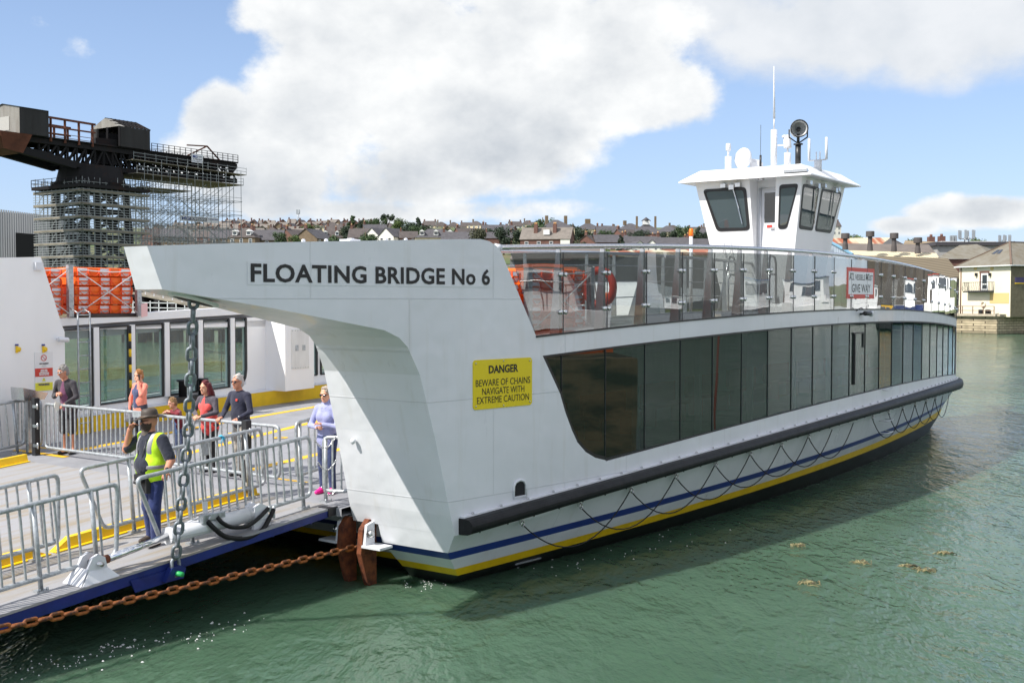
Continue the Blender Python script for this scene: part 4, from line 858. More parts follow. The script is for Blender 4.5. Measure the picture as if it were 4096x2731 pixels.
# racks for the floats
def rack(us_, v, z0, z1, lab):
    for u in us_:
        mb = MB(); mb.span((u - .055, v - .05, z0), (u + .055, v + .05, z1)); FERRY.part('rack_post', mb, GALV)
# ================================================================== boarding ramp
U1, UE = -.98, -11.5
RAMP = T('boarding_ramp', 'grey steel boarding ramp with blue edge girder and yellow kerb, hinged to the ferry', 'ramp', (-1, 6.4, rampz(-1)), 'F')
rn = Vector((-RS, 0, 1)).normalized()
mb = MB(); uu = np.linspace(UE, U1, 24); vv = [1.40, 3.2, 6.4, 9.6, 11.4]
mb.grid([[(u, v, rampz(u)) for u in uu] for v in vv]); mb.grid([[(u, v, rampz(u) - .03) for u in uu] for v in vv])
mb.grid([[(u, 1.40, rampz(u)) for u in uu], [(u, 1.40, rampz(u) - .03) for u in uu]])
RAMP.part('deck_plate', mb, DECKD, fix=False)
def gird(v, d0, d1, th=.03, u0=UE, u1=U1):
    mb = MB(); mb.hexa([(u0, v, rampz(u0) - d1), (u1, v, rampz(u1) - d0), (u1, v + th, rampz(u1) - d0), (u0, v + th, rampz(u0) - d1), (u0, v, rampz(u0) - .031), (u1, v, rampz(u1) - .031), (u1, v + th, rampz(u1) - .031), (u0, v + th, rampz(u0) - .031)]); return mb
RAMP.part('edge_girder', gird(1.41, .13, .22), NAVYB); RAMP.part('edge_girder', gird(11.36, .13, .22), NAVYB)
for v in (1.95, 4.4, 6.8, 9.2): RAMP.part('deep_girder', gird(v, .22, .48, .05), NAVYB)
for k in range(14):
    u = U1 - .5 - .75 * k; mb = MB(); mb.hexa([(u, 1.44, rampz(u) - .16), (u + .03, 1.44, rampz(u) - .16), (u + .03, 11.3, rampz(u) - .16), (u, 11.3, rampz(u) - .16), (u, 1.44, rampz(u) - .04), (u + .03, 1.44, rampz(u) - .04), (u + .03, 11.3, rampz(u) - .04), (u, 11.3, rampz(u) - .04)]); RAMP.part('cross_beam', mb, NAVYB)
mb = MB(); mb.box((U1 - .08, 1.5, rampz(U1) - .07), (.2, .22, .13)); RAMP.part('hinge_block', mb, BLK)
def kerb(u0, u1, v, e0=.0, e1=.0, h=.14):
    mb = MB(); a = [(u0, rampz(u0) + .003), (u1, rampz(u1) + .003), (u1 - e1, rampz(u1 - e1) + h), (u0 + e0, rampz(u0 + e0) + h)]
    P = [(u, v + .0 + (0.04 if i > 1 else 0), z) for i, (u, z) in enumerate(a)]; mb.prism(P, (0, .10, 0)); 
    mb.bar((u0, v - .035, rampz(u0) + .012), (u1, v - .035, rampz(u1) + .012), .08, .014); return mb
RAMP.part('kerb', kerb(-10, -4.62, 3.17, 0, .28), YEL); RAMP.part('kerb', kerb(-4.55, -.95, 3.17, .28, 0), YEL); RAMP.part('kerb', kerb(-10, -1, 9.55), YEL)
# lug for the lifting chain
lq = onV(692, 2285, 1.36); mb = MB(); mb.prism([(lq[0] - .16, 1.30, lq[2] - .10), (lq[0] + .12, 1.30, lq[2] - .10), (lq[0] + .16, 1.30, lq[2] + .03), (lq[0] + .06, 1.30, lq[2] + .08), (lq[0] - .06, 1.30, lq[2] + .06)], (0, .09, 0)); mb.hexa([(lq[0] - .55, 1.385, lq[2] - .16), (lq[0] + .16, 1.385, lq[2] - .12), (lq[0] + .16, 1.405, lq[2] - .12), (lq[0] - .55, 1.405, lq[2] - .16), (lq[0] - .62, 1.385, lq[2] + .0), (lq[0] + .2, 1.385, lq[2] + .04), (lq[0] + .2, 1.405, lq[2] + .04), (lq[0] - .62, 1.405, lq[2])]); RAMP.part('chain_lug', mb, NAVYB)
# hydraulic ram
def cp(x, y, v=1.62): return Vector(onV(x, y, v))
pa, pb, pc, pd = cp(372, 2250), cp(432, 2233), cp(680, 2140), cp(1000, 2056)
CYL = MB(); CYL.tube([pc - (pd - pc).normalized() * .03, pd], .105, 18); cyl = RAMP.part('hydraulic_ram', CYL, WHITE)
mb = MB(); mb.tube([pb, pc], .048, 14); RAMP.part('piston_rod', mb, CHROME, parent=cyl)
mb = MB(); mb.tube([pa, pb], .055, 12); RAMP.part('rod_eye', mb, RUST, parent=cyl)
mb = MB(); mb.tube([pc - (pd - pc).normalized() * .05, pc + (pd - pc).normalized() * .05], .115, 18); mb.tube([pd - (pd - pc).normalized() * .02, pd + (pd - pc).normalized() * .14], [.105, .05], 14); RAMP.part('gland', mb, WHITE, parent=cyl)
mb = MB(); e = pd; zb = rampz(e[0]); mb.prism([(e[0] - .02, 1.52, zb), (e[0] + .30, 1.52, zb), (e[0] + .22, 1.52, e[2] + .1), (e[0] + .10, 1.52, e[2] + .15), (e[0] + .0, 1.52, e[2] + .10)], (0, .05, 0)); mb.prism([(e[0] - .02, 1.68, zb), (e[0] + .30, 1.68, zb), (e[0] + .22, 1.68, e[2] + .1), (e[0] + .10, 1.68, e[2] + .15), (e[0] + .0, 1.68, e[2] + .10)], (0, .05, 0)); RAMP.part('ram_bracket', mb, WHITE)
mb = MB(); u0 = pa[0]; zb = rampz(u0)
for v in (1.50, 1.70): mb.prism([(u0 - .28, v, zb - .02), (u0 + .22, v, zb + .01), (u0 + .12, v, zb + .14), (u0 + .09, v, zb + .27), (u0 + .0, v, zb + .32), (u0 - .09, v, zb + .28), (u0 - .15, v, zb + .14)], (0, .05, 0))
mb.prism([(u0 - .28, 1.42, zb - .02), (u0 + .24, 1.42, zb + .02), (u0 + .13, 1.49, zb + .13), (u0 - .14, 1.49, zb + .13)], (0, .01, 0)); mb.prism([(u0 - .29, 1.44, zb - .02), (u0 - .16, 1.50, zb + .16), (u0 - .16, 1.74, zb + .16), (u0 - .29, 1.82, zb - .02)], (.012, 0, 0)); RAMP.part('ram_bracket', mb, WHITE)
mb = MB(); mb.lathe([(.03, -.05), (.03, .3)], (u0, 1.48, zb + .20), 10, axis=(0, 1, 0)); RAMP.part('bracket_pin', mb, STEEL)
def hose(pts, r=.034):
    P = [Vector(onV(x, y, v)) for x, y, v in pts]; Q = []
    for i in range(len(P) - 1):
        a, b, c, d = P[max(i - 1, 0)], P[i], P[i + 1], P[min(i + 2, len(P) - 1)]
        for k in range(6):
            t = k / 6; Q.append(.5 * ((2 * b) + (c - a) * t + (2 * a - 5 * b + 4 * c - d) * t * t + (3 * b - a - 3 * c + d) * t ** 3))
    Q.append(P[-1]); mb = MB(); mb.tube(Q, r, 9); return mb
RAMP.part('hydraulic_hose', hose([(868, 2066, 1.50), (890, 2090, 1.46), (930, 2108, 1.44), (990, 2102, 1.44), (1040, 2066, 1.47), (1072, 2032, 1.52)], .03), BLACK)
RAMP.part('hydraulic_hose', hose([(828, 2082, 1.50), (860, 2115, 1.45), (905, 2146, 1.42), (975, 2152, 1.42), (1045, 2122, 1.45), (1080, 2068, 1.50), (1094, 2036, 1.53)]), BLACK)
mb = MB(); 
for x, y, v in ((834, 2077, 1.51), (866, 2066, 1.52), (1076, 2036, 1.54), (1094, 2036, 1.55)): q = onV(x, y, v); mb.lathe([(.022, -.04), (.03, -.03), (.03, .03), (.022, .05)], tuple(q), 8, axis=(.3, 0, 1))
q = onV(850, 2062, 1.55); mb.box(tuple(q), (.34, .12, .07)); q = onV(815, 2075, 1.54); mb.box(tuple(q), (.10, .1, .1)); mb.tube([tuple(onV(1094, 2070, 1.5)), tuple(onV(1094, 2036, 1.55))], .025, 8); RAMP.part('valve_block', mb, GALV)
mb = MB(); mb.tube([tuple(onV(725, 2100, 1.66)), tuple(onV(790, 2070, 1.66)), tuple(onV(960, 2025, 1.66))], .012, 6); mb.box(tuple(onV(822, 2040, 1.66)), (.06, .02, .24)); RAMP.part('pipe_guard', mb, WHITE)
# ================================================================== railings
def rounded(pts, r=.09, n=4):
    out = []
    for i, b in enumerate(pts):
        a, c = pts[i - 1], pts[(i + 1) % len(pts)]; d1, d2 = (a - b).normalized(), (c - b).normalized()
        for k in range(n + 1): t = k / n; out.append(b + d1 * r * (1 - t) ** 2 + d2 * r * t ** 2)
    return out
RAILG = 'galvanised pedestrian railings on ramp and deck'
def railing(label, A, B, zf, h=1.06, hb=.17, s0=0., s1=0., lean=0., posts=(.14, .86), sp=.15, name='railing', thick=.03, feet=True):
    """A, B: (u, v) of the two ends"""
    A, B = np.array(A, float), np.array(B, float); L = np.linalg.norm(B - A); d = (B - A) / L
    def pt(s, hh): q = A + d * s; return Vector((q[0] - lean * hh, q[1], zf(q[0]) + hh))
    base = ((A[0] + B[0]) / 2, (A[1] + B[1]) / 2, zf((A[0] + B[0]) / 2))
    t = T(name, label, 'railing' if name == 'railing' else 'gate', base, 'F', group=RAILG if name == 'railing' else None)
    mb = MB(); mb.tube(rounded([pt(s0, hb), pt(L - s1, hb), pt(L, h), pt(0, h)], .1), thick, 9, closed=True); t.part('frame', mb, GALV)
    n = max(2, int(round(L / sp)))
    for k in range(1, n):
        s = L * k / n
        if s < s0 + .05 or s > L - s1 - .05: continue
        if feet and any(abs(s - L * f) < sp * .5 for f in posts): continue
        mb = MB(); mb.tube([pt(s, hb), pt(s, h)], .0165, 7, cap=False); t.part('bar', mb, GALV)
    if feet:
        for f in posts:
            mb = MB(); mb.tube([pt(L * f, .015), pt(L * f, h)], .03, 9); p_ = t.part('post', mb, GALV)
            mb = MB(); q = pt(L * f, 0); mb.span((q[0] - .07, q[1] - .07, q[2] - .008), (q[0] + .07, q[1] + .07, q[2] + .022)); mb.lathe([(.018, .02), (.018, .05)], (q[0] - .05, q[1] - .05, q[2]), 6); mb.lathe([(.018, .02), (.018, .05)], (q[0] + .05, q[1] - .05, q[2]), 6); t.part('base_plate', mb, GALV, parent=p_)
    return t, pt, L
railing('steel railing nearest the water at the lower left, ending beside the hydraulic ram rod', (-8.3, 1.75), (-4.46, 1.75), rampz, lean=RS, s1=.10, posts=(.1, .46, .70, .90))
rA2 = railing('steel railing behind the white hydraulic ram, where the man in the yellow vest leans', (-4.18, 1.75), (-1.10, 1.75), rampz, lean=RS, s0=.30, s1=.06, posts=(.26, .93))
railing('steel railing standing inside the yellow kerb at the lower left edge', (-8.0, 3.04), (-4.46, 3.04), rampz, lean=RS, s1=.08, posts=(.5, .88))
railing('steel railing along the yellow kerb behind the man in the yellow vest', (-4.14, 3.04), (-.90, 3.04), rampz, lean=RS, s0=.30, posts=(.24, .9))
railing('steel railing at the left picture edge beside the white bulkhead', (-4.2, 10.75), (-.22, 10.75), lambda u: rampz(u) if u < -.9 else deckz(u), s1=.12, lean=RS, posts=(.3, .93))
railing('short steel railing tucked between the control box and the black post', (-.24, 11.15), (-.24, 10.32), deckz, feet=False)
ug = -.30
gl_ = railing('left steel boarding gate hung on the black post, the man in shorts rests on it', (ug, 10.08), (ug, 6.92), deckz, name='boarding_gate', feet=False, hb=.15, h=1.02, sp=.145)
gr_ = railing('right steel boarding gate, the boy and two grown ups lean on it', (ug, 6.80), (ug, 3.36), deckz, name='boarding_gate', feet=False, hb=.15, h=1.0, sp=.145)
mb = MB(); mb.span((ug - .05, 6.75, deckz(ug) + .93), (ug + .03, 7.2, deckz(ug) + 1.04)); gl_[0].part('latch_plate', mb, GALV)
mb = MB(); q = onV(812, 1790, 3.36); mb.span((q[0] - .09, q[1] - .075, q[2] - .11), (q[0] + .09, q[1] - .045, q[2] + .11)); gr_[0].part('latch_plate', mb, GALV)
e1 = loc(onz(1262, 1668, deckz(1) + 1.02)); railing('steel railing on the car deck beside the second black post', (-.15, 3.12), (max(.9, e1[0]), e1[1]), deckz, posts=(.1, .85), sp=.17)
g0 = loc(onz(1297, 2003, deckz(-.6))); gq = railing('small steel barrier at the white column foot, chained to its neighbour', (g0[0], g0[1]), (-.62, 1.46), deckz, h=1.0, posts=(.06,), sp=.14)
# blue twine knots tied to the rails
for nm, x, y, v, lab in (('twine_knot', 884, 1745, 3.04, 'blue twine knotted round the rail beside the flat latch plate'), ):
    q = onV(x, y, v); mb = MB()
    for k in range(2): mb.tube([(q[0] + .02 * k + .04 * math.cos(t), q[1] + .045 * math.sin(t), q[2] + .01 * math.sin(2 * t) - .03 * k) for t in np.linspace(0, 6.28, 10)[:-1]], .012, 5, closed=True)
    mb.tube([(q[0], q[1] - .04, q[2]), (q[0] - .03, q[1] - .05, q[2] - .08), (q[0] - .07, q[1] - .05, q[2] - .09)], .007, 5); mb.tube([(q[0], q[1] - .04, q[2]), (q[0] + .02, q[1] - .05, q[2] - .12)], .007, 5)
    solo(nm, mb, M('blue_twine', S(70, 180, 215), .8), lab, 'twine', tuple(q), 'F')
# ================================================================== chains
def link_mesh(L, W, r, mat, name):
    pts = []; hl = L / 2 - W / 2
    for k in range(9): t = -math.pi / 2 + math.pi * k / 8; pts.append((hl + (W / 2 - r) * math.cos(t), (W / 2 - r) * math.sin(t), 0))
    for k in range(9): t = math.pi / 2 + math.pi * k / 8; pts.append((-hl + (W / 2 - r) * math.cos(t), (W / 2 - r) * math.sin(t), 0))
    mb = MB(); mb.tube(pts, r, 9, closed=True); me = mb.mesh(name, mat); fix_normals(me); return me
def chain(label, pts, L, W, r, mat, name='chain', cat='chain', group=None, frame='F', roll=0.):
    P = [Vector(p) for p in pts]; t = T(name, label, cat, tuple(P[0]), frame, group)
    me = link_mesh(L, W, r, mat, 'link'); pitch = L - 2 * r
    cum = [0]
    for a, b in zip(P, P[1:]): cum.append(cum[-1] + (b - a).length)
    def pos(s):
        for i in range(len(P) - 1):
            if s <= cum[i + 1] or i == len(P) - 2: return P[i].lerp(P[i + 1], (s - cum[i]) / (cum[i + 1] - cum[i]))
    n = int(cum[-1] / pitch)
    for k in range(n):
        a, b = pos(k * pitch), pos((k + 1) * pitch); d = (b - a).normalized(); ref = Vector((0, 1, 0)) if abs(d.z) > .7 else Vector((0, 0, 1))
        y = d.cross(ref).normalized(); z = d.cross(y); an = roll + (math.pi / 2 if k % 2 else 0) + random.uniform(-.08, .08)
        y2 = y * math.cos(an) + z * math.sin(an); z2 = d.cross(y2)
        o = link('link', me, t.root); m4 = Matrix.Identity(4)
        for i, c in enumerate((d, y2, z2)):
            for j in range(3): m4[j][i] = c[j]
        m4.translation = (a + b) / 2 - Vector(t.base); o.matrix_local = m4
    return t
top = Vector((-4.44, .36, 4.33)); bot = Vector((lq[0] + .02, 1.34, lq[2] + .10))
hc = chain('grey galvanised lifting chain hanging from the white arm to the ramp edge', [top, top.lerp(bot, .5) + Vector((.06, 0, 0)), bot], .215, .145, .0235, GALVD, roll=.5)
mb = MB(); mb.tube([bot + Vector((.055, 0, .04)), bot + Vector((.06, -.01, -.08)), bot + Vector((.03, -.02, -.16)), bot + Vector((-.03, -.02, -.16)), bot + Vector((-.06, -.01, -.08)), bot + Vector((-.055, 0, .04)), bot + Vector((0, 0, .10))], .024, 8, closed=True); hc.part('shackle', mb, GALVD)
mb = MB(); mb.lathe([(.035, -.14), (.035, -.02), (.028, .12)], bot + Vector((0, -.0, -.12)), 8, axis=(0, 1, 0)); hc.part('shackle_pin', mb, M('green_paint', S(40, 170, 90), .5))
c0, c1 = onV(1440, 2182, 1.15), onV(0, 2515, 1.1); dirc = (Vector(c1) - Vector(c0)); 
chain('rusty orange anchor chain running from the chain guides out to the lower left', [Vector(c0) + dirc * -.06, Vector(c0) + dirc * .5 + Vector((0, 0, -.015)), Vector(c1), Vector(c1) + dirc * .5], .205, .105, .0215, RUSTC, roll=.2)
for i, ((x0, y0, x1, y1, sag), lab) in enumerate(zip([(1257, 1756, 1344, 1742, .16), (1272, 1848, 1345, 1838, .14), (1288, 1945, 1346, 1955, .11)], ['upper small slack chain between the two railings by the white column', 'middle small slack chain between the two railings by the white column', 'lowest small slack chain between the two railings by the white column'])):
    a, b = Vector(onV(x0, y0, 1.74)), Vector(onV(x1, y1, 1.62)); chain(lab, [a + (b - a) * t + Vector((0, 0, -sag * (1 - (2 * t - 1) ** 2))) for t in np.linspace(0, 1, 9)], .05, .03, .006, STEEL, 'safety_chain', group='safety chains by the column')
# ================================================================== orange buoyant floats
def float_mb(L=1.5, Wd=.85, Hh=.205):
    o = MB(); c = .055; sec = [(0, -Hh / 2 + c), (c, -Hh / 2), (Wd - c, -Hh / 2), (Wd, -Hh / 2 + c), (Wd, Hh / 2 - c), (Wd - c, Hh / 2), (c, Hh / 2), (0, Hh / 2 - c)]
    sec = [(0.02, 0.0), (.05, -Hh / 2 + .012), (.09, -Hh / 2), (Wd - .09, -Hh / 2), (Wd - .02, 0), (Wd - .09, Hh / 2), (.09, Hh / 2), (.05, Hh / 2 - .012)]
    R = []
    for x, k in ((-L / 2, .7), (-L / 2 + .05, 1), (L / 2 - .05, 1), (L / 2, .7)): R.append([(x, Wd / 2 + (y - Wd / 2) * (.96 if k < 1 else 1), z * k) for y, z in sec + sec[:1]])
    o.grid(R); o.add(R[0][:-1], [tuple(range(8))]); o.add(R[-1][:-1], [tuple(range(8))])
    t = MB()
    for x in (-.55, 0, .55):
        for s in (-1, 1): t.add([(x - .13, .019, s * .016), (x + .13, .019, s * .016), (x + .13, .044, s * (Hh / 2 - .022)), (x - .13, .044, s * (Hh / 2 - .022))], [(0, 1, 2, 3) if s < 0 else (3, 2, 1, 0)])
    r = MB()
    for x in (-.69, -.41, -.14, .14, .41): 
        r.tube([(x + .27 * q, .0 - .015, .02 - .11 * (1 - (2 * q - 1) ** 2)) for q in np.linspace(0, 1, 8)], .009, 5)
    for x in (-.69, -.41, -.14, .14, .41, .68): r.bar((x, .0, -.09), (x, .0, .09), .03, .02)
    return o, t, r
FO, FT, FR = [m_.mesh(nm, mt) for m_, nm, mt in zip(float_mb(), ('float_body', 'reflective_patch', 'grab_line'), (ORG_R, REFL, ORGR))]; fix_normals(FO)
def stack(uc, v, z0, n, where, group, sc=1.):
    nm = ['lowest', 'second from bottom', 'midway', 'second from top', 'topmost']
    for k in range(n):
        root = link('buoyant_float', None); root.location = wor((uc + random.uniform(-.012, .012), v + random.uniform(-.015, .015), z0 + .107 + k * .214)); root.rotation_euler = (0, 0, FROT); root.scale = (sc, 1, 1)
        tag(root, f'orange float {nm[k]} in the stack {where}', 'float', group)
        for nm_, me in (('float_body', FO), ('reflective_patch', FT), ('grab_line', FR)): link(nm_, me, root)
zr = 3.955
u_a, u_b = onV(303, 1160, 12.15)[0], onV(535, 1160, 12.15)[0]
stack((u_a + u_b) / 2, 12.15, zr, 5, 'right of the far roof rack post', 'orange floats stacked on the far roof', (u_b - u_a) / 1.5)
u_c = onV(262, 1160, 12.15)[0]
stack(u_c - .72, 12.2, zr - .03, 5, 'left of the far roof rack post', 'orange floats stacked on the far roof', .95)
def rack_thing(label, us_, v, z0, z1, xs):
    t = T('float_rack', label, 'rack', (us_[0], v, z0), 'F')
    for u in us_: mb = MB(); mb.span((u - .06, v - .05, z0), (u + .06, v + .05, z1)); t.part('rack_post', mb, GALV)
    for ua_, ub_ in xs:
        for a, b in (((ua_, z1 - .12), (ub_, z0 + .08)), ((ua_, z0 + .08), (ub_, z1 - .12))): mb = MB(); mb.tube([(a[0], v - .06, a[1]), ((a[0] + b[0]) / 2, v - .075, (a[1] + b[1]) / 2), (b[0], v - .06, b[1])], .012, 5); t.part('strap', mb, ROPE)
        mb = MB(); mb.tube([(ua_ + (ub_ - ua_) * q, v - .06, z1 - .08 - .06 * (1 - (2 * q - 1) ** 2)) for q in np.linspace(0, 1, 8)], .012, 5); t.part('strap', mb, ROPE)
    mb = MB(); mb.tube([(us_[0] + .05, v + .05, z0 + .02), (us_[-1], v + .05, z0 + .02)], .05, 8); t.part('roller', mb, M('roller', (.04, .025, .02), .5)); return t
rack_thing('galvanised rack with crossed white straps holding the floats on the far roof', [u_c + .08, onV(553, 1200, 12.1)[0]], 12.1, 3.90, 5.06, [(u_a - .02, u_b + .02), (u_c - 1.4, u_c)])
un0, un1 = onV(2112, 1150, .2)[0], onV(2345, 1150, .2)[0]
stack((un0 + un1) / 2, .2, upz(2) + .04, 5, 'behind the first glass panes', 'orange floats stacked behind the glass', (un1 - un0) / 1.5)
stack(un0 - .85, .2, upz(1) + .04, 5, 'between white column and first glass pane', 'orange floats stacked behind the glass', .9)
rack_thing('galvanised rack holding the floats behind the near glass balustrade', [un0 - .07, un1 + .07], .15, upz(2), upz(2) + 1.16, [(un0, un1)])
ux = onV(2490, 1180, 12.2)[0]
stack(ux, 12.2, upz(ux) + .02, 5, 'seen through the third glass pane', 'orange floats on the far roof beyond', 1.)
q = onV(2398, 1150, .5); mb = MB(); mb.tube([(q[0] + .10 * math.sin(3 * t) * 0 + .0, q[1] + .30 * math.cos(t), q[2] + .33 * math.sin(t)) for t in np.linspace(0, 6.28, 25)[:-1]], .075, 10, closed=True); 
lb = T('life_ring', 'red rescue ring hanging upright behind the second glass pane', 'lifebuoy', tuple(q), 'F'); lb.part('ring', mb, BUOYD)
mb = MB(); mb.tube([(q[0] - .05, q[1] + .1, q[2] + .4), (q[0] - .1, q[1] + .05, q[2] + .1), (q[0] - .1, q[1], q[2] - .2)], .015, 5); lb.part('line', mb, ROPE)
q = onV(580, 1235, 11.9); 
nb = MB(); nb.prism([(q[0] - .10, q[1], q[2] - .20), (q[0] + .07, q[1], q[2] - .17), (q[0] + .07, q[1], q[2] + .14), (q[0] - .10, q[1], q[2] + .11)], (0, .01, 0)); FERRY.part('small_notice', nb, M('pink_notice', S(236, 190, 190), .5))
# ================================================================== people: smooth bodies meshed from blended limbs
class SDF:
    def __init__(s): s.P = []; s.mats = []
    def mi(s, mat):
        if mat not in s.mats: s.mats.append(mat)
        return s.mats.index(mat)
    def cone(s, a, b, ra, rb, mat, k=.02): s.P.append(('c', np.array(a, float), np.array(b, float), ra, rb, s.mi(mat), k)); return s
    def ell(s, c, r, mat, k=.02, R=None, cut=False): s.P.append(('x' if cut else 'e', np.array(c, float), np.array(r, float), R, None, s.mi(mat) if mat else 0, k)); return s
    def box(s, c, r, k=.01): s.P.append(('b', np.array(c, float), np.array(r, float), None, None, 0, k)); return s
    def dist(s, p, X):
        if p[0] == 'c':
            a, b, ra, rb = p[1:5]; ab = b - a; L2 = ab @ ab + 1e-9; t = np.clip(((X - a) @ ab) / L2, 0, 1); return np.linalg.norm(X - a - t[..., None] * ab, axis=-1) - (ra + (rb - ra) * t)
        c, r, R = p[1:4]; Y = X - c
        if p[0] == 'b': q = np.abs(Y) - r; return np.linalg.norm(np.maximum(q, 0), axis=-1) + np.minimum(q.max(-1), 0)
        if R is not None: Y = Y @ R
        k0 = np.linalg.norm(Y / r, axis=-1); k1 = np.linalg.norm(Y / (r * r), axis=-1); return k0 * (k0 - 1) / np.maximum(k1, 1e-6)
    def bounds(s, p):
        if p[0] == 'c': m = max(p[3], p[4]); return np.minimum(p[1], p[2]) - m, np.maximum(p[1], p[2]) + m
        m = max(p[2]) if p[3] is not None else p[2]; return p[1] - m, p[1] + m
    def mesh(s, name, h=.008):
        add = [p for p in s.P if p[0] in 'ce']; lo = np.min([s.bounds(p)[0] for p in add], 0) - .03; hi = np.max([s.bounds(p)[1] for p in add], 0) + .03
        n = np.ceil((hi - lo) / h).astype(int) + 1; F = np.full(n, 1.0, np.float32); B = np.full(n, 9.0, np.float32); I = np.zeros(n, np.int16)
        ax = [lo[i] + h * np.arange(n[i]) for i in range(3)]
        for p in s.P:
            b0, b1 = s.bounds(p); mg = p[6] + 2 * h; i0 = np.clip(((b0 - mg - lo) / h).astype(int), 0, n - 1); i1 = np.clip(((b1 + mg - lo) / h).astype(int) + 2, 0, n)
            sl = tuple(slice(i0[i], i1[i]) for i in range(3))
            if any(i1 <= i0): continue
            X = np.stack(np.meshgrid(*[ax[i][sl[i]] for i in range(3)], indexing='ij'), -1); d = s.dist(p, X).astype(np.float32); k = p[6]
            if p[0] in 'xb': hh = np.clip(.5 - .5 * (F[sl] + d) / k, 0, 1); F[sl] = F[sl] * (1 - hh) - d * hh + k * hh * (1 - hh); continue
            hh = np.clip(.5 + .5 * (F[sl] - d) / k, 0, 1); F[sl] = F[sl] * (1 - hh) + d * hh - k * hh * (1 - hh)
            better = d < B[sl]; I[sl][better] = p[5]; B[sl] = np.minimum(B[sl], d)
        S_ = F < 0; c = np.zeros(tuple(x - 1 for x in n), np.int8); of = [(i, j, k) for i in (0, 1) for j in (0, 1) for k in (0, 1)]
        sub = lambda A, o: A[o[0]:A.shape[0] - 1 + o[0], o[1]:A.shape[1] - 1 + o[1], o[2]:A.shape[2] - 1 + o[2]]
        for o in of: c += sub(S_, o)
        act = np.argwhere((c > 0) & (c < 8)); idx = -np.ones(c.shape, np.int32); idx[tuple(act.T)] = np.arange(len(act))
        acc = np.zeros((len(act), 3)); cnt = np.zeros(len(act)); val = {o: F[tuple((act + o).T)] for o in of}
        for o in of:
            for a in range(3):
                if o[a]: continue
                o2 = tuple(1 if q == a else o[q] for q in range(3)); f0, f1 = val[o], val[o2]; m = (f0 < 0) != (f1 < 0); t = np.zeros(len(act)); t[m] = f0[m] / (f0[m] - f1[m])
                pt = np.array(o, float)[None] + np.zeros((len(act), 3)); pt[:, a] = t; acc[m] += pt[m]; cnt[m] += 1
        v = lo + h * (act + acc / np.maximum(cnt, 1)[:, None]); mat = I[tuple(np.minimum(act + 0, n - 1).T)]
        faces = []
        for a in range(3):
            b, d = (a + 1) % 3, (a + 2) % 3; A = S_.take(range(0, n[a] - 1), a); Bq = S_.take(range(1, n[a]), a); e = np.argwhere(A != Bq)
            e = e[(e[:, b] > 0) & (e[:, d] > 0) & (e[:, b] < n[b] - 1) & (e[:, d] < n[d] - 1)]; q = []
            for sb, sd_ in ((0, 0), (1, 0), (1, 1), (0, 1)):
                f = e.copy(); f[:, b] -= sb; f[:, d] -= sd_; q.append(idx[tuple(f.T)])
            q = np.stack(q, 1); inside = S_[tuple(e.T)]; q[~inside] = q[~inside][:, ::-1]; faces.append(q)
        faces = np.concatenate(faces); faces = faces[(faces >= 0).all(1)]
        me = bpy.data.meshes.new(name); me.vertices.add(len(v)); me.vertices.foreach_set('co', v.astype(np.float32).ravel())
        me.loops.add(len(faces) * 4); me.loops.foreach_set('vertex_index', faces.astype(np.int32).ravel()); me.polygons.add(len(faces)); me.polygons.foreach_set('loop_start', np.arange(0, len(faces) * 4, 4, dtype=np.int32)); me.polygons.foreach_set('loop_total', np.full(len(faces), 4, np.int32))
        for m_ in s.mats: me.materials.append(m_)
        fm = np.array([mat[faces[:, i]] for i in range(4)]); me.polygons.foreach_set('material_index', np.sort(fm, 0)[1].astype(np.int32)); me.polygons.foreach_set('use_smooth', np.ones(len(faces), bool)); me.update(); me.validate(); return me
SKIN = M('skin', S(214, 160, 132), .5, var=.08, vs=30, spec=.4); SKINR = M('skin_ruddy', S(198, 138, 112), .5, var=.1, vs=30, spec=.4); LIP = M('lips', S(178, 104, 92), .5); EYE = M('eye', (.02, .016, .014), .2); BROW = M('brow', S(92, 70, 54), .8)
def cloth(name, col, **k): k.setdefault('bump', .9); k.setdefault('bs', 13); return M(name, col, .85, sheen=.2, var=k.pop('var', .18), vs=k.pop('vs', 9), **k)
def rotm(rx, ry, rz): return np.array(Euler((rx, ry, rz)).to_matrix())
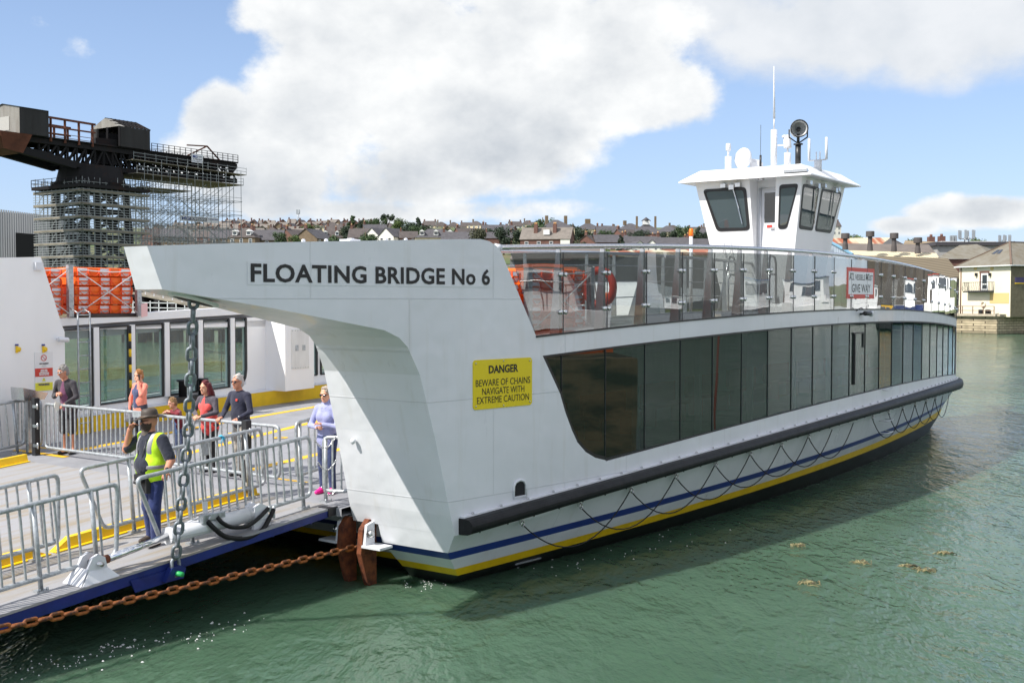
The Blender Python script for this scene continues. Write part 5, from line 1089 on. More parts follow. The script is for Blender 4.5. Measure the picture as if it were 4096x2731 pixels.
def person(label, u, v, zb, yaw, H, o):
    """o: options. local frame: +x forward, +y to the person's left, z up (all at 1.75 m then scaled)"""
    sc = H / 1.75; sk = o.get('skin', SKIN); top, leg, shoe = o['top'], o['leg'], o['shoe']; ft = o.get('fat', 1.); W = o.get('wide', 1.); lean = o.get('lean', 0.); s = SDF(); sh = o.get('sleeve', 'long'); slv = o.get('sleeve_mat', top)
    lx = lambda z: lean * max(0, z - .9)               # forward lean of the trunk
    # trunk
    s.ell((lx(1.28), 0, 1.28), (.118 * ft, .165 * W, .215), top, .05); s.ell((lx(1.06) + .03 * (ft - 1) * 3, 0, 1.06), (.118 * ft ** 1.6, .150 * W * ft ** .6, .17), o.get('low', top), .06)
    s.ell((-.005, 0, .935), (.122 * ft, .165 * W, .13), o.get('hip', leg), .05); s.cone((lx(1.40), -.145 * W, 1.40), (lx(1.40), .145 * W, 1.40), .066, .066, top, .05)
    s.cone((lx(1.42), 0, 1.42), (lx(1.55) + .01, 0, 1.56), .058, .052, o.get('neck', sk), .03)
    if o.get('bust'): s.ell((lx(1.26) + .085, .075, 1.265), (.065, .075, .075), o.get('front', top), .05); s.ell((lx(1.26) + .085, -.075, 1.265), (.065, .075, .075), o.get('front', top), .05)
    if 'front' in o: s.ell((lx(1.2) + .055 * ft, o.get('fy', 0), 1.20), (.092 * ft, .085 * W, .26), o['front'], .02); s.ell((lx(1.05) + .06 * ft, 0, 1.04), (.085 * ft, .085 * W, .2), o['front'], .03)
    if 'tail' in o: s.ell((0, 0, .86), (.128 * ft, .172 * W, .16), o['tail'], .03)
    if 'hem' in o: s.cone((0, 0, .92), (0, 0, .80), .14 * W, .15 * W, o['hem'], .04)
    # head
    hy, hp = o.get('hyaw', 0), o.get('hpitch', 0); hc = np.array((lx(1.63) + .03 + math.sin(hp) * .04, 0, 1.635 - abs(hp) * .03)); R = rotm(0, hp, hy); q = lambda x, y, z: hc + R @ np.array((x, y, z))
    s.ell(q(-.008, 0, .015), (.098, .077, .112), sk, .02, R); s.ell(q(.03, 0, -.065), (.062, .056, .055), sk, .03, R); s.ell(q(.06, 0, -.098), (.03, .033, .024), sk, .02, R)
    s.cone(q(.088, 0, .01), q(.112, 0, -.028), .011, .016, sk, .012); s.ell(q(.092, 0, -.028), (.016, .024, .012), sk, .01, R); s.ell(q(.083, 0, .032), (.018, .055, .012), sk, .015, R)
    s.ell(q(.088, 0, -.066), (.010, .024, .008), LIP, .006, R)
    for y in (-1, 1):
        s.ell(q(.0, .078 * y, -.005), (.024, .010, .032), sk, .006, R); s.ell(q(.086, .032 * y, .008), (.008, .014, .008), EYE, .004, R); s.ell(q(.090, .032 * y, .03), (.006, .020, .005), o.get('brow', BROW), .004, R)
    if 'beard' in o: s.ell(q(.045, 0, -.075), (.070, .074, .070), o['beard'], .02, R); s.ell(q(.0, 0, -.03), (.05, .082, .06), o['beard'], .02, R); s.ell(q(.065, 0, -.15), (.05, .052, .065), o.get('beard2', o['beard']), .03, R)
    # arms
    def hand(w, d, curl, side, up):
        d = d / np.linalg.norm(d); up = up - d * (up @ d); up = up / np.linalg.norm(up); sd = np.cross(d, up); m = sk
        s.ell(w + d * .045, (.05, .040, .021), m, .012, np.stack([d, sd, up], 1))
        for i, (y, L) in enumerate(((-.03, .062), (-.01, .074), (.011, .070), (.030, .055))):
            a = w + d * .083 + sd * y; d1 = d * math.cos(curl * .6) - up * math.sin(curl * .6); d2 = d * math.cos(curl * 1.5) - up * math.sin(curl * 1.5); b = a + d1 * L * .5; c = b + d2 * L * .5
            s.cone(a, b, .0092, .0088, m, .004); s.cone(b, c, .0088, .0075, m, .004)
        a = w + d * .03 - sd * .035 * side; b = a + d * .035 - sd * .028 * side - up * .012; s.cone(a, b, .0125, .010, m, .01); s.cone(b, b + d * .028 - up * .012, .010, .008, m, .004)
    for side, key in ((1, 'L'), (-1, 'R')):
        S0 = np.array((lx(1.40), .178 * side * W, 1.395)); E_, Wr = [np.array(p, float) for p in o[key][:2]]; hd = np.array(o[key][2], float); curl = o[key][3]; hup = np.array(o[key][4], float) if len(o[key]) > 4 else np.array((0, 0, 1.))
        af = o.get('arm', 1.)
        s.cone(S0, E_, .060 * af, .048 * af, slv, .04)
        if sh == 'short': md = S0 + (E_ - S0) * .85; s.P.pop(); s.cone(S0, md, .066 * af, .062 * af, slv, .04); s.cone(md, E_, .046 * af, .044 * af, sk, .01); s.cone(E_, Wr, .044 * af, .029 * af, sk, .02)
        else: s.cone(E_, Wr - (Wr - E_) * .08, .047 * af, .036 * af, slv, .02); s.cone(Wr - (Wr - E_) * .1, Wr, .027, .025, sk, .006)
        hand(Wr, hd, curl, side, hup)
    # legs
    for side in (1, -1):
        st = o.get('stance', .095); fx = o.get('step', 0) * side; hip = np.array((0, .088 * side, .90)); kn = np.array((.02 + fx * .5, (.088 + st) / 2 * side, .49)); an = np.array((-.015 + fx, st * side, .085)); lf = o.get('legf', 1.)
        if o.get('shorts'):
            k2 = kn + (an - kn) * .05; s.cone(hip, k2, .100 * lf, .088 * lf, leg, .03); s.cone(kn, an, .052, .034, sk, .01); s.ell(kn + (an - kn) * .3 - np.array((.018, 0, 0)), (.05, .045, .1), sk, .03)
        else: s.cone(hip, kn, .096 * lf, .070 * lf, leg, .03); s.cone(kn, an + np.array((0, 0, .02)), .068 * lf, .058 * lf, leg, .03); 
        fd = np.array((math.cos(.2 * side), math.sin(.2 * side), 0)); s.cone(an + np.array((-.035, 0, -.045)), an + fd * .15 + np.array((0, 0, -.055)), .04, .034, shoe, .02); s.cone(an, an + fd * .1 + np.array((0, 0, -.045)), .042, .034, shoe if not o.get('sandals') else sk, .03)
    base = (u, v, zb); t = T('person', label, 'person', base, 'F'); t.root.rotation_euler = (0, 0, FROT + math.pi + yaw); t.root.scale = (sc, sc, sc)
    me = s.mesh('body', o.get('res', .0078)); link('body', me, t.root)
    def child(name, sdf, res=.008): me = sdf.mesh(name, res); return link(name, me, t.root)
    def mbc(name, mb, mats): me = mb.mesh(name, mats); fix_normals(me); return link(name, me, t.root)
    # hair
    if 'hair' in o:
        hs = SDF(); hm = o['hair']; k = o.get('hairk', 1.)
        k *= .96; hs.ell(q(-.018, 0, .033), (.103 * k, .086 * k, .104 * k), hm, .02, R); hs.ell(q(-.05, 0, -.03), (.07, .078, .08), hm, .03, R)
        for w in range(26):
            a_ = random.uniform(0, 6.28); b__ = random.uniform(.05, 1.25); hs.ell(q(-.018 + .10 * math.cos(a_) * math.sin(b__), .083 * math.sin(a_) * math.sin(b__), .035 + .104 * math.cos(b__)), (.02, .016, .010), hm, .012, R)
        if o.get('long'):
            for y in (-.062, -.03, .0, .03, .062): hs.cone(q(-.05, y, .03), q(-.085, y * 1.25, -.12), .045, .05, hm, .03); hs.cone(q(-.085, y * 1.25, -.12), q(-.12 , y * 1.5, -.30), .05, .03, hm, .03)
            for y in (-.075, .075): hs.cone(q(.0, y, .05), q(-.01, y * 1.08, -.13), .022, .028, hm, .02)
        hs.ell(q(.115, 0, -.045), (.075, .11, .088), None, .015, R, cut=True); hs.ell(q(.05, 0, -.11), (.085, .085 if not o.get('long') else .055, .085), None, .015, R, cut=True)
        if not o.get('long'):
            for y in (-1, 1): hs.ell(q(.01, .088 * y, -.03), (.032, .03, .04), None, .01, R, cut=True)
        child('hair', hs, .007)
    if o.get('glasses'):
        mb = MB()
        for y in (-1, 1): mb.lathe([(.0, -.004), (.024, -.003), (.022, .004), (0, .006)], tuple(q(.098, .034 * y, .006)), 12, axis=tuple(R @ np.array((1, .25 * y, 0))), sx=.8, sy=1.1); mb.tube([tuple(q(.09, .06 * y, .014)), tuple(q(.0, .084 * y, .012))], .004, 4)
        mb.tube([tuple(q(.101, -.02, .012)), tuple(q(.101, .02, .012))], .005, 4); mbc('sunglasses' if o['glasses'] == 'dark' else 'spectacles', mb, GLASSD if o['glasses'] == 'dark' else STEEL)
    return t, q, R, child, mbc, lx
GLASSD = M('dark_lens', (.012, .01, .018), .08)
DZ = deckz
def floor_pt(x, ytop, H, near=None):            # feet position of somebody of height H whose head top shows at (x, ytop)
    z = 1.2
    for i in range(20): p = loc(onz(x, ytop, z + H)); z = deckz(p[0])
    return p[0], p[1], z
railh = 1.03
# --- man in the yellow vest on the ramp
C_NAVY = cloth('navy_cotton', S(34, 38, 54)); C_TROU = cloth('work_trousers', S(34, 50, 104), var=.3); SHOE = M('brown_shoe', S(74, 62, 54), .6, var=.3)
u, v = -3.63, 2.27
t, q, R, child, mbc, lx = person('bearded man in yellow vest and brown hat phoning, leaning on the ramp railing', u, v, rampz(u), RAD(2), 1.80, dict(top=C_NAVY, leg=C_TROU, shoe=SHOE, fat=1.38, wide=1.16, arm=1.2, legf=1.12, sleeve='short', skin=SKINR, hyaw=RAD(-42), hpitch=.08, beard=cloth('dark_beard', S(70, 52, 42), bs=60, var=.5), beard2=cloth('grey_beard', S(120, 108, 98), bs=90), stance=.12, step=.06,
    R=((.12, -.36, 1.24), (.17, -.22, 1.52), (-.25, .45, .6), .9, (0, -1, .3)), L=((-.03, .34, 1.13), (.12, .42, 1.0), (.6, .5, -.35), .8)))
LIME = M('lime_vest', S(206, 255, 40), .7, var=.12, vs=10, bump=.3, bs=20); LIME.node_tree.nodes['Principled BSDF'].inputs['Base Color'].default_value = (*S(206, 255, 40), 1)
TAPE = M('silver_tape', (.34, .33, .36), .45, .2)
vs_ = SDF()
vs_.ell((lx(1.28), 0, 1.27), (.118 * 1.3 + .022, .165 * 1.14 + .026, .225), LIME, .05); vs_.ell((.03, 0, 1.06), (.118 * 1.3 ** 1.6 + .010, .15 * 1.14 * 1.17 + .03, .19), LIME, .05); vs_.ell((0, 0, .93), (.175, .215, .16), LIME, .05); vs_.cone((lx(1.4), -.17, 1.405), (lx(1.4), .17, 1.405), .085, .085, LIME, .04)
vs_.box((.16, -.02, 1.15), (.14, .105, .50)); vs_.box((0, 0, .73), (.5, .5, .07)); vs_.box((0, 0, 1.56), (.2, .075, .12)); vs_.ell((.0, .262, 1.33), (.085, .075, .12), None, .02, cut=True); vs_.ell((.0, -.262, 1.33), (.085, .075, .12), None, .02, cut=True)
ves = child('hi_vis_vest', vs_)
tp_ = SDF()
tp_.ell((.03, 0, 1.06), (.118 * 1.3 ** 1.6 + .014, .15 * 1.14 * 1.17 + .034, .19), TAPE, .05); tp_.ell((lx(1.28), 0, 1.27), (.118 * 1.3 + .026, .165 * 1.14 + .030, .225), TAPE, .05); tp_.box((.16, -.012, 1.15), (.14, .09, .50)); tp_.box((0, 0, 1.36), (.5, .5, .29)); tp_.box((0, 0, .85), (.5, .5, .165)); 
tpo = link('reflective_band', tp_.mesh('reflective_band', .008), t.root); tpo.parent = ves
for y in (-.12, .12):
    tb = SDF(); tb.ell((lx(1.28), 0, 1.27), (.118 * 1.3 + .026, .165 * 1.14 + .030, .228), TAPE, .05); tb.cone((lx(1.4), -.17, 1.405), (lx(1.4), .17, 1.405), .089, .089, TAPE, .04); tb.box((0, y - .33 , 1.2), (.5, .3, .5)); tb.box((0, y + .33, 1.2), (.5, .3, .5)); tb.box((0, 0, .9), (.5, .5, .25)); tb.box((.3, -.012, 1.1), (.3, .085, .3)); o_ = link('reflective_band', tb.mesh('reflective_band', .008), t.root); o_.parent = ves
HATM = M('brown_leather', S(76, 66, 58), .55, var=.3, vs=8)
mb = MB(); Rm = Matrix(R.tolist())
def hatp(r, z, an): 
    x, y = r * math.cos(an) * 1.16, r * math.sin(an); dz = (.035 * (abs(math.sin(an)) ** 2) - .028 * (1 if math.cos(an) > 0 else .6) * abs(math.cos(an))) * max(0, (r - .1) / .09); return tuple(q(-.008 + x, y, .045 + z + dz))
prof = [(.182, -.004), (.186, .004), (.14, .006), (.098, .006), (.094, .05), (.086, .095), (.066, .117), (.03, .108), (.004, .102)]
mb.grid([[hatp(r, z, an) for an in np.linspace(0, 2 * math.pi, 33)] for r, z in prof], smooth=True); mb.grid([[hatp(r, z, an) for an in np.linspace(0, 2 * math.pi, 33)] for r, z in [(.182, -.004), (.14, -.004), (.094, 0)]], smooth=True); mbc('hat', mb, HATM)
mb = MB(); mb.tube([hatp(.099, .018, an) for an in np.linspace(0, 2 * math.pi, 25)[:-1]], .008, 5, closed=True); mbc('hat_band', mb, M('hat_braid', S(110, 88, 66), .8))
mb = MB(); mb.box((.12, -.155, 1.56), (.02, .07, .13), -.5); mbc('phone', mb, BLK)
mb = MB(); mb.lathe([(.036, -.014), (.038, 0), (.036, .014)], (.105, .41, 1.012), 14, axis=(.15, .08, -.13)); mb.lathe([(.022, 0), (.022, .012)], (.115, .43, 1.045), 12, axis=(.3, .2, 1)); mbc('wrist_watch', mb, BLK)
mb = MB(); mb.box((.20, .0, .90), (.07, .14, .10)); mb.lathe([(.045, 0), (.045, .05), (.04, .06)], (.23, .0, .88), 12, axis=(.5, 0, -1)); mb.tube([(.18, -.1, .98), (.17, -.08, 1.15), (.12, -.08, 1.40)], .006, 4); mb.tube([(.18, .04, .98), (.19, .03, 1.15), (.13, .06, 1.40)], .006, 4); mb.box((.14, .05, .80), (.09, .12, .2)); mbc('camera_with_strap', mb, BLK)
for sn, x in (('sunglasses', 0),):
    mb = MB()
    for y in (-1, 1): mb.lathe([(.0, -.004), (.026, -.003), (.024, .004), (0, .006)], tuple(q(.098, .034 * y, .006)), 12, axis=tuple(R @ np.array((1, .25 * y, 0))), sx=.8, sy=1.1); mb.tube([tuple(q(.09, .06 * y, .014)), tuple(q(.0, .084 * y, .012))], .005, 4)
    mbc('sunglasses', mb, GLASSD)
# --- passengers behind the gates
H_GREY = cloth('grey_hair', S(150, 146, 142), bs=120); H_GING = cloth('ginger_hair', S(176, 116, 58), bs=120); H_FAIR = cloth('fair_hair', S(150, 116, 74), bs=120); H_RED = cloth('dark_red_hair', S(96, 18, 28), bs=70, vs=4); H_WHITE = cloth('white_hair', S(205, 200, 196), bs=120); H_ASH = cloth('ash_hair', S(176, 162, 146), bs=120)
BLKSH = M('black_shoe', (.02, .018, .018), .5)
hx, hy_, hz_ = -.02, 9.72, DZ(0)
t, q, R, child, mbc, lx = person('grey haired man in dark cardigan, purple shirt and shorts behind the left gate', hx, hy_, hz_, RAD(20), 1.78, dict(top=cloth('charcoal_knit', S(58, 54, 60)), front=cloth('purple_shirt', S(122, 74, 104)), low=cloth('charcoal_knit_low', S(54, 50, 56)), leg=cloth('dark_shorts', S(44, 40, 44)), shoe=BLKSH, shorts=True, sandals=True, hair=H_GREY, glasses='clear', hpitch=.28, hyaw=RAD(-22), lean=.14, skin=SKINR, tail=None or cloth('cardigan_tail', S(52, 49, 54)),
    R=((.02, -.30, 1.13), (.20, -.10, 1.20), (.4, .8, .1), .9, (.5, -.3, .8)), L=((.10, .27, 1.14), (.27, .13, 1.005), (.9, -.2, -.25), .9)))
mb = MB(); mb.prism([(.30, .08, 1.02), (.42, .02, 1.06), (.40, -.02, .96), (.34, .0, .86)], (.012, .02, .0)); mbc('paper', mb, M('paper', (.75, .74, .68), .7))
u, v, z = floor_pt(560, 1476, 1.62)
t, q, R, child, mbc, lx = person('woman with ginger hair and peach cardigan on her phone behind the left gate', u, v, z, RAD(-2), 1.60, dict(top=cloth('peach_knit', S(246, 146, 124)), front=cloth('blue_floral_top', S(84, 92, 132), var=.6, vs=60), fat=1.12, wide=1.02, bust=True, leg=cloth('dark_jeans', S(44, 46, 62)), shoe=BLKSH, hair=H_GING, hpitch=.12, hyaw=RAD(10), tail=cloth('peach_hem', S(238, 150, 126)),
    L=((.16, .27, 1.22), (.13, .115, 1.50), (.0, -.25, .9), .7, (.3, 1, 0)), R=((.05, -.27, 1.12), (.10, -.25, .88), (.2, 0, -1), .5, (1, 0, 0))))
mb = MB(); mb.box((.10, .10, 1.60), (.02, .06, .12), -.2); mbc('phone', mb, BLK)
mb = MB(); mb.lathe([(.02, -.12), (.13, -.1), (.15, .0), (.13, .12), (.05, .15)], (.10, -.26, .70), 14, sx=.6); mb.tube([(.10, -.26, .85), (.05, -.05, 1.2), (.0, .12, 1.45)], .012, 5); mbc('shoulder_bag', mb, cloth('floral_bag', S(130, 130, 138), var=.6, vs=30))
u, v, z = floor_pt(692, 1597, 1.20)
u = max(u, -.02)
t, q, R, child, mbc, lx = person('boy in red checked shirt resting his chin on crossed arms on the gate', -.0, 6.28, DZ(0), RAD(-10), 1.30, dict(top=cloth('red_check', S(142, 30, 46), var=.75, vs=34), front=cloth('blue_tee', S(120, 150, 200)), low=cloth('red_check_low', S(120, 28, 42), var=.7, vs=34), leg=cloth('boy_jeans', S(62, 74, 104)), shoe=M('boy_shoe', (.6, .6, .62), .6), hair=H_FAIR, hpitch=.2, hyaw=RAD(-6), lean=.22, wide=.88, res=.009,
    L=((.22, .30, 1.38), (.36, .02, 1.41), (.1, -1, 0), .3), R=((.22, -.30, 1.38), (.34, .0, 1.44), (.1, 1, .0), .3)))
u, v, z = floor_pt(820, 1537, 1.60)
C_MARL = cloth('grey_marl', S(84, 78, 88), var=.55, vs=70)
t, q, R, child, mbc, lx = person('woman with long dark red hair, coral top and grey cardigan leaning on the gate', .04, 5.5, DZ(0), RAD(6), 1.63, dict(top=C_MARL, front=cloth('coral_top', S(244, 92, 88)), fat=1.18, wide=1.06, bust=True, low=cloth('coral_low', S(238, 78, 74)), tail=cloth('coral_hem', S(236, 70, 66)), leg=cloth('black_leggings', (.02, .02, .024)), hip=cloth('coral_hip', S(236, 70, 66)), shoe=BLKSH, hair=H_RED, long=True, hpitch=.06, hyaw=RAD(-2), lean=.12,
    L=((.12, .28, 1.17), (.36, .12, 1.10), (.8, -.5, -.1), .9), R=((.14, -.28, 1.17), (.37, .02, 1.11), (.8, .4, -.1), .9)))
mb = MB(); mb.box((.44, .0, 1.08), (.03, .05, .07)); mb.tube([(.45, .0, 1.06), (.46, .01, .98), (.45, .03, 1.04)], .008, 5); mbc('keys', mb, STEEL)
u, v, z = floor_pt(945, 1500, 1.76)
t, q, R, child, mbc, lx = person('white haired man in navy sweatshirt and sunglasses with both hands on the gate', .06, 4.7, DZ(0), RAD(4), 1.77, dict(top=cloth('navy_sweat', S(34, 36, 58)), leg=cloth('stone_trousers', S(176, 168, 158)), shoe=BLKSH, hair=H_WHITE, hairk=.97, glasses='dark', fat=1.16, wide=1.08, lean=.06, hpitch=.05, hyaw=RAD(-2), skin=SKINR, low=cloth('navy_low', S(32, 34, 54)), hip=cloth('navy_welt', S(32, 34, 52)),
    L=((.08, .30, 1.13), (.28, .19, 1.02), (.9, -.1, -.2), 1.0), R=((.10, -.28, 1.13), (.30, -.16, 1.03), (.9, .1, -.2), 1.0)))
mb = MB(); mb.lathe([(.034, -.014), (.036, 0), (.034, .014)], (.262, .20, 1.03), 14, axis=(.8, -.3, -.4)); mb.lathe([(.022, 0), (.022, .012)], (.262, .215, 1.06), 12, axis=(-.1, .4, 1)); mbc('wrist_watch', mb, STEEL)
mb = MB(); mb.add([(.165, .075, 1.31), (.168, .035, 1.31), (.162, .035, 1.35), (.158, .075, 1.35)], [(0, 1, 2, 3)]); mb.lathe([(.018, 0), (.012, .006)], (.158, .055, 1.325), 8, axis=(1, .3, .2)); mbc('chest_badge', mb, SGN_R)
t, q, R, child, mbc, lx = person('woman with short ash hair in lilac hooded fleece and pink trainers by the column', -.30, 2.26, DZ(-.3), RAD(10), 1.70, dict(top=cloth('lilac_fleece', S(166, 170, 214), bs=60, bump=.6), fat=1.12, wide=1.0, bust=True, tail=cloth('lilac_hem', S(160, 164, 208), bs=60), leg=cloth('blue_jeans', S(52, 66, 110), var=.4), shoe=M('pink_trainer', S(244, 40, 150), .5), hair=H_ASH, glasses='dark', hpitch=.12, hyaw=RAD(2), neck=cloth('lilac_hood', S(158, 162, 206)),
    L=((.10, .28, 1.12), (.21, .05, 1.16), (.4, -.7, .3), 1.1), R=((.06, -.28, 1.12), (.20, -.05, 1.10), (.4, .7, .25), 1.1)))
hs = SDF(); hs.cone((-.04, -.07, 1.46), (-.04, .07, 1.46), .06, .06, cloth('lilac_hood2', S(160, 164, 208), bs=60), .03); hs.cone((.04, -.06, 1.45), (.09, -.03, 1.41), .03, .02, cloth('lilac_hood3', S(160, 164, 208)), .02); hs.cone((.04, .06, 1.45), (.09, .03, 1.41), .03, .02, cloth('lilac_hood4', S(160, 164, 208)), .02); child('hood', hs)
t, q, R, child, mbc, lx = person('person mostly hidden by the column, cream sleeve and hand on the small barrier', -.15, 1.60, DZ(-.2), RAD(6), 1.62, dict(top=cloth('cream_knit', S(226, 216, 196)), leg=cloth('navy_slacks', S(40, 44, 66)), shoe=BLKSH, hair=H_GREY, fat=1.1,
    L=((.14, .27, 1.12), (.36, .17, 1.04), (.9, .05, -.2), .9), R=((.08, -.27, 1.1), (.2, -.2, .95), (.5, .2, -.6), .7)))
# ================================================================== hammerhead crane and its scaffold, left
IRON = M('crane_iron', (.017, .016, .017), .75, col2=S(58, 38, 30), vs=.35, vcut=(.55, .78), spec=.15); SHEET = M('grey_sheet', S(150, 148, 142), .7, col2=S(118, 112, 104), vs=.5, streak=(1, 1, .12)); SHEET_SHADE = M('shaded_sheet', S(44, 43, 43), .8, col2=S(34, 31, 30), vs=.6, streak=(1, 1, .12)); IRONR = M('rust_iron', S(104, 58, 40), .8, var=.4, vs=.5)  # the darker sheet tone carries the unlit side's shade in its colour
CA = RAD(34); ca = np.array([math.sin(CA), math.cos(CA), 0]); cb = np.array([-math.cos(CA), math.sin(CA), 0])
C0 = at(330, 1000, 168.); C0[2] = 2.3                       # near corner of the tower scaffold
CRANE = T('hammerhead_crane', 'derelict black iron hammerhead crane with a shed on its jib, standing in scaffolding', 'crane', (C0[0], C0[1], 2.3))
TW = 10.2
tc = C0 + ca * (TW / 2 + .6) + cb * (TW / 2 + .6)           # tower centre
def cw(l, w, z): p = tc + ca * l + cb * w; return (p[0], p[1], z)
zy = lambda y, D: CAMH + (YH - y) / FPX * D
ZTOP, ZDECK = zy(735, 175), zy(590, 172)                     # slewing platform and jib deck heights
# tower: four raking legs with bracing
for sx in (-1, 1):
    for sy in (-1, 1):
        mb = MB(); mb.bar(cw(sx * 4.6, sy * 4.6, 2.2), cw(sx * 3.6, sy * 3.6, ZTOP - 1), .9, .9); CRANE.part('tower_leg', mb, IRON)
mb = MB()
for k in range(5):
    z0, z1 = 2.5 + k * (ZTOP - 3) / 5, 2.5 + (k + 1) * (ZTOP - 3) / 5; f = lambda z: 4.6 - (z - 2.2) / (ZTOP - 3) * 1.0
    for (a, b) in (((-1, -1), (1, -1)), ((1, -1), (1, 1)), ((1, 1), (-1, 1)), ((-1, 1), (-1, -1))):
        mb.bar(cw(a[0] * f(z0), a[1] * f(z0), z0), cw(b[0] * f(z1), b[1] * f(z1), z1), .45); mb.bar(cw(b[0] * f(z0), b[1] * f(z0), z0), cw(a[0] * f(z1), a[1] * f(z1), z1), .45); mb.bar(cw(a[0] * f(z1), a[1] * f(z1), z1), cw(b[0] * f(z1), b[1] * f(z1), z1), .5)
CRANE.part('tower_bracing', mb, IRON)
mb = MB(); c = cw(0, 0, 0)
mb.lathe([(5.6, ZTOP - 1.1), (5.9, ZTOP - .7), (5.9, ZTOP - .2), (5.2, ZTOP - .1), (4.9, ZTOP + 1.1), (4.6, ZTOP + 2.4), (4.2, ZTOP + 2.5)], (c[0], c[1], 0), 28, smooth=False); CRANE.part('slewing_ring', mb, IRON)
mb = MB(); mb.box((c[0], c[1], ZTOP - 1.0), (12.4, 12.4, .5), math.pi / 2 - CA); CRANE.part('tower_platform', mb, IRON)
mb = MB()
for s in (-1, 1):
    for k in range(8):
        for q in (cw(-6.2 + k * 1.77, s * 6.2, ZTOP - .8), cw(s * 6.2, -6.2 + k * 1.77, ZTOP - .8)): mb.bar(q, (q[0], q[1], q[2] + 1.1), .08)
    for zz in (.55, 1.1): mb.bar(cw(-6.2, s * 6.2, ZTOP - .8 + zz), cw(6.2, s * 6.2, ZTOP - .8 + zz), .07); mb.bar(cw(s * 6.2, -6.2, ZTOP - .8 + zz), cw(s * 6.2, 6.2, ZTOP - .8 + zz), .07)
CRANE.part('platform_rail', mb, IRON)
# jib lengths along ca, found from the picture
def lj(x, y, w):                                             # along-jib coordinate of a picture column on the side plane w
    d = ray(x, y); o = tc + cb * w; A = np.array([[d[0], -ca[0]], [d[1], -ca[1]]]); t, l = np.linalg.solve(A, np.array([o[0], o[1]])); return l
JW = 2.6
l_tail, l_c0, l_c1, l_h0, l_h1, l_tip = -30, lj(130, 540, -JW), lj(195, 540, -JW), lj(362, 560, -JW), lj(598, 560, -JW), lj(944, 650, -JW)
zdeck = lambda l: ZDECK
DTIP = tc[1] + ca[1] * l_tip
def truss(name, w):
    mb = MB(); zb0 = ZTOP + 2.3
    mb.bar(cw(l_tail, w, ZDECK), cw(l_tip, w, ZDECK), .6, .75); 
    zlow = lambda l: zb0 if abs(l) < 5 else (lerp(zb0, ZDECK - .8, (-l - 5) / (-(l_c0) - 2) if l < 0 else 0) if l < 0 else lerp(zb0, ZDECK - 2.6, (l - 5) / (l_tip - 5)))
    ls = list(np.linspace(l_c0 + 1, l_tip, 25))
    for a, b in zip(ls, ls[1:]):
        mb.bar(cw(a, w, zlow(a)), cw(b, w, zlow(b)), .55, .75); mb.bar(cw(a, w, ZDECK), cw(a, w, zlow(a)), .26)
        c_ = 2 * b - a
        if a > 0: mb.bar(cw(a, w, ZDECK), cw(b, w, zlow(b)), .26); mb.bar(cw(a, w * .5, ZDECK), cw(min(c_, l_tip), w * .5, zlow(min(c_, l_tip))), .2)
        else: mb.bar(cw(b, w, ZDECK), cw(a, w, zlow(a)), .26); mb.bar(cw(min(c_, 0), w * .5, ZDECK), cw(a, w * .5, zlow(a)), .2)
    mb.bar(cw(l_tip, w, ZDECK), cw(l_tip - 2.5, w, ZDECK - 2.6), .5)
    return mb
for w in (-JW, JW): CRANE.part('jib_truss', truss('t', w), IRON)
mb = MB(); mb.hexa([cw(l_tail, -JW - .6, ZDECK + .45), cw(l_tip, -JW - .6, ZDECK + .45), cw(l_tip, JW + .6, ZDECK + .45), cw(l_tail, JW + .6, ZDECK + .45), cw(l_tail, -JW - .6, ZDECK + .65), cw(l_tip, -JW - .6, ZDECK + .65), cw(l_tip, JW + .6, ZDECK + .65), cw(l_tail, JW + .6, ZDECK + .65)]); CRANE.part('jib_deck', mb, IRON)
mb = MB()
for k in range(14):
    l = lerp(l_c0, l_tip, k / 13); mb.bar(cw(l, -JW, ZDECK - .2), cw(l + 1.5, JW, ZDECK - .2), .25); mb.bar(cw(l, JW, ZTOP + 2.4 if abs(l) < 6 else ZDECK - 1.5), cw(l, -JW, ZTOP + 2.4 if abs(l) < 6 else ZDECK - 1.5), .25)
CRANE.part('jib_cross_bracing', mb, IRON)
for w in (-JW - .5, JW + .5):
    mb = MB(); n = 16
    for k in range(n + 1): q = cw(lerp(l_h1, l_tip, k / n), w, ZDECK + .6); mb.bar(q, (q[0], q[1], q[2] + 1.25), .10)
    for zz in (.45, .85, 1.25): mb.bar(cw(l_h1, w, ZDECK + .6 + zz), cw(l_tip, w, ZDECK + .6 + zz), .075)
    CRANE.part('walkway_rail', mb, IRON)
    mb = MB(); zt1 = zy(472, 166); zt0 = zy(497, 166)
    for k in range(4): q = cw(lerp(l_c1, l_h0, k / 3), w, ZDECK); mb.bar(q, (q[0], q[1], zt1), .28)
    mb.bar(cw(l_c1 - 1, w, zt1), cw(l_h0 + .5, w, zt1 - .1), .3); mb.bar(cw(l_c1 - 1, w, lerp(ZDECK, zt1, .62)), cw(l_h0 + .5, w, lerp(ZDECK, zt1, .62)), .22); mb.bar(cw(l_c1 - 1, w, ZDECK + 1.3), cw(l_h0, w, ZDECK + 1.3), .08); mb.bar(cw(l_c1 - 1, w, ZDECK + .8), cw(l_h0, w, ZDECK + .8), .08); CRANE.part('rope_gantry', mb, IRONR)
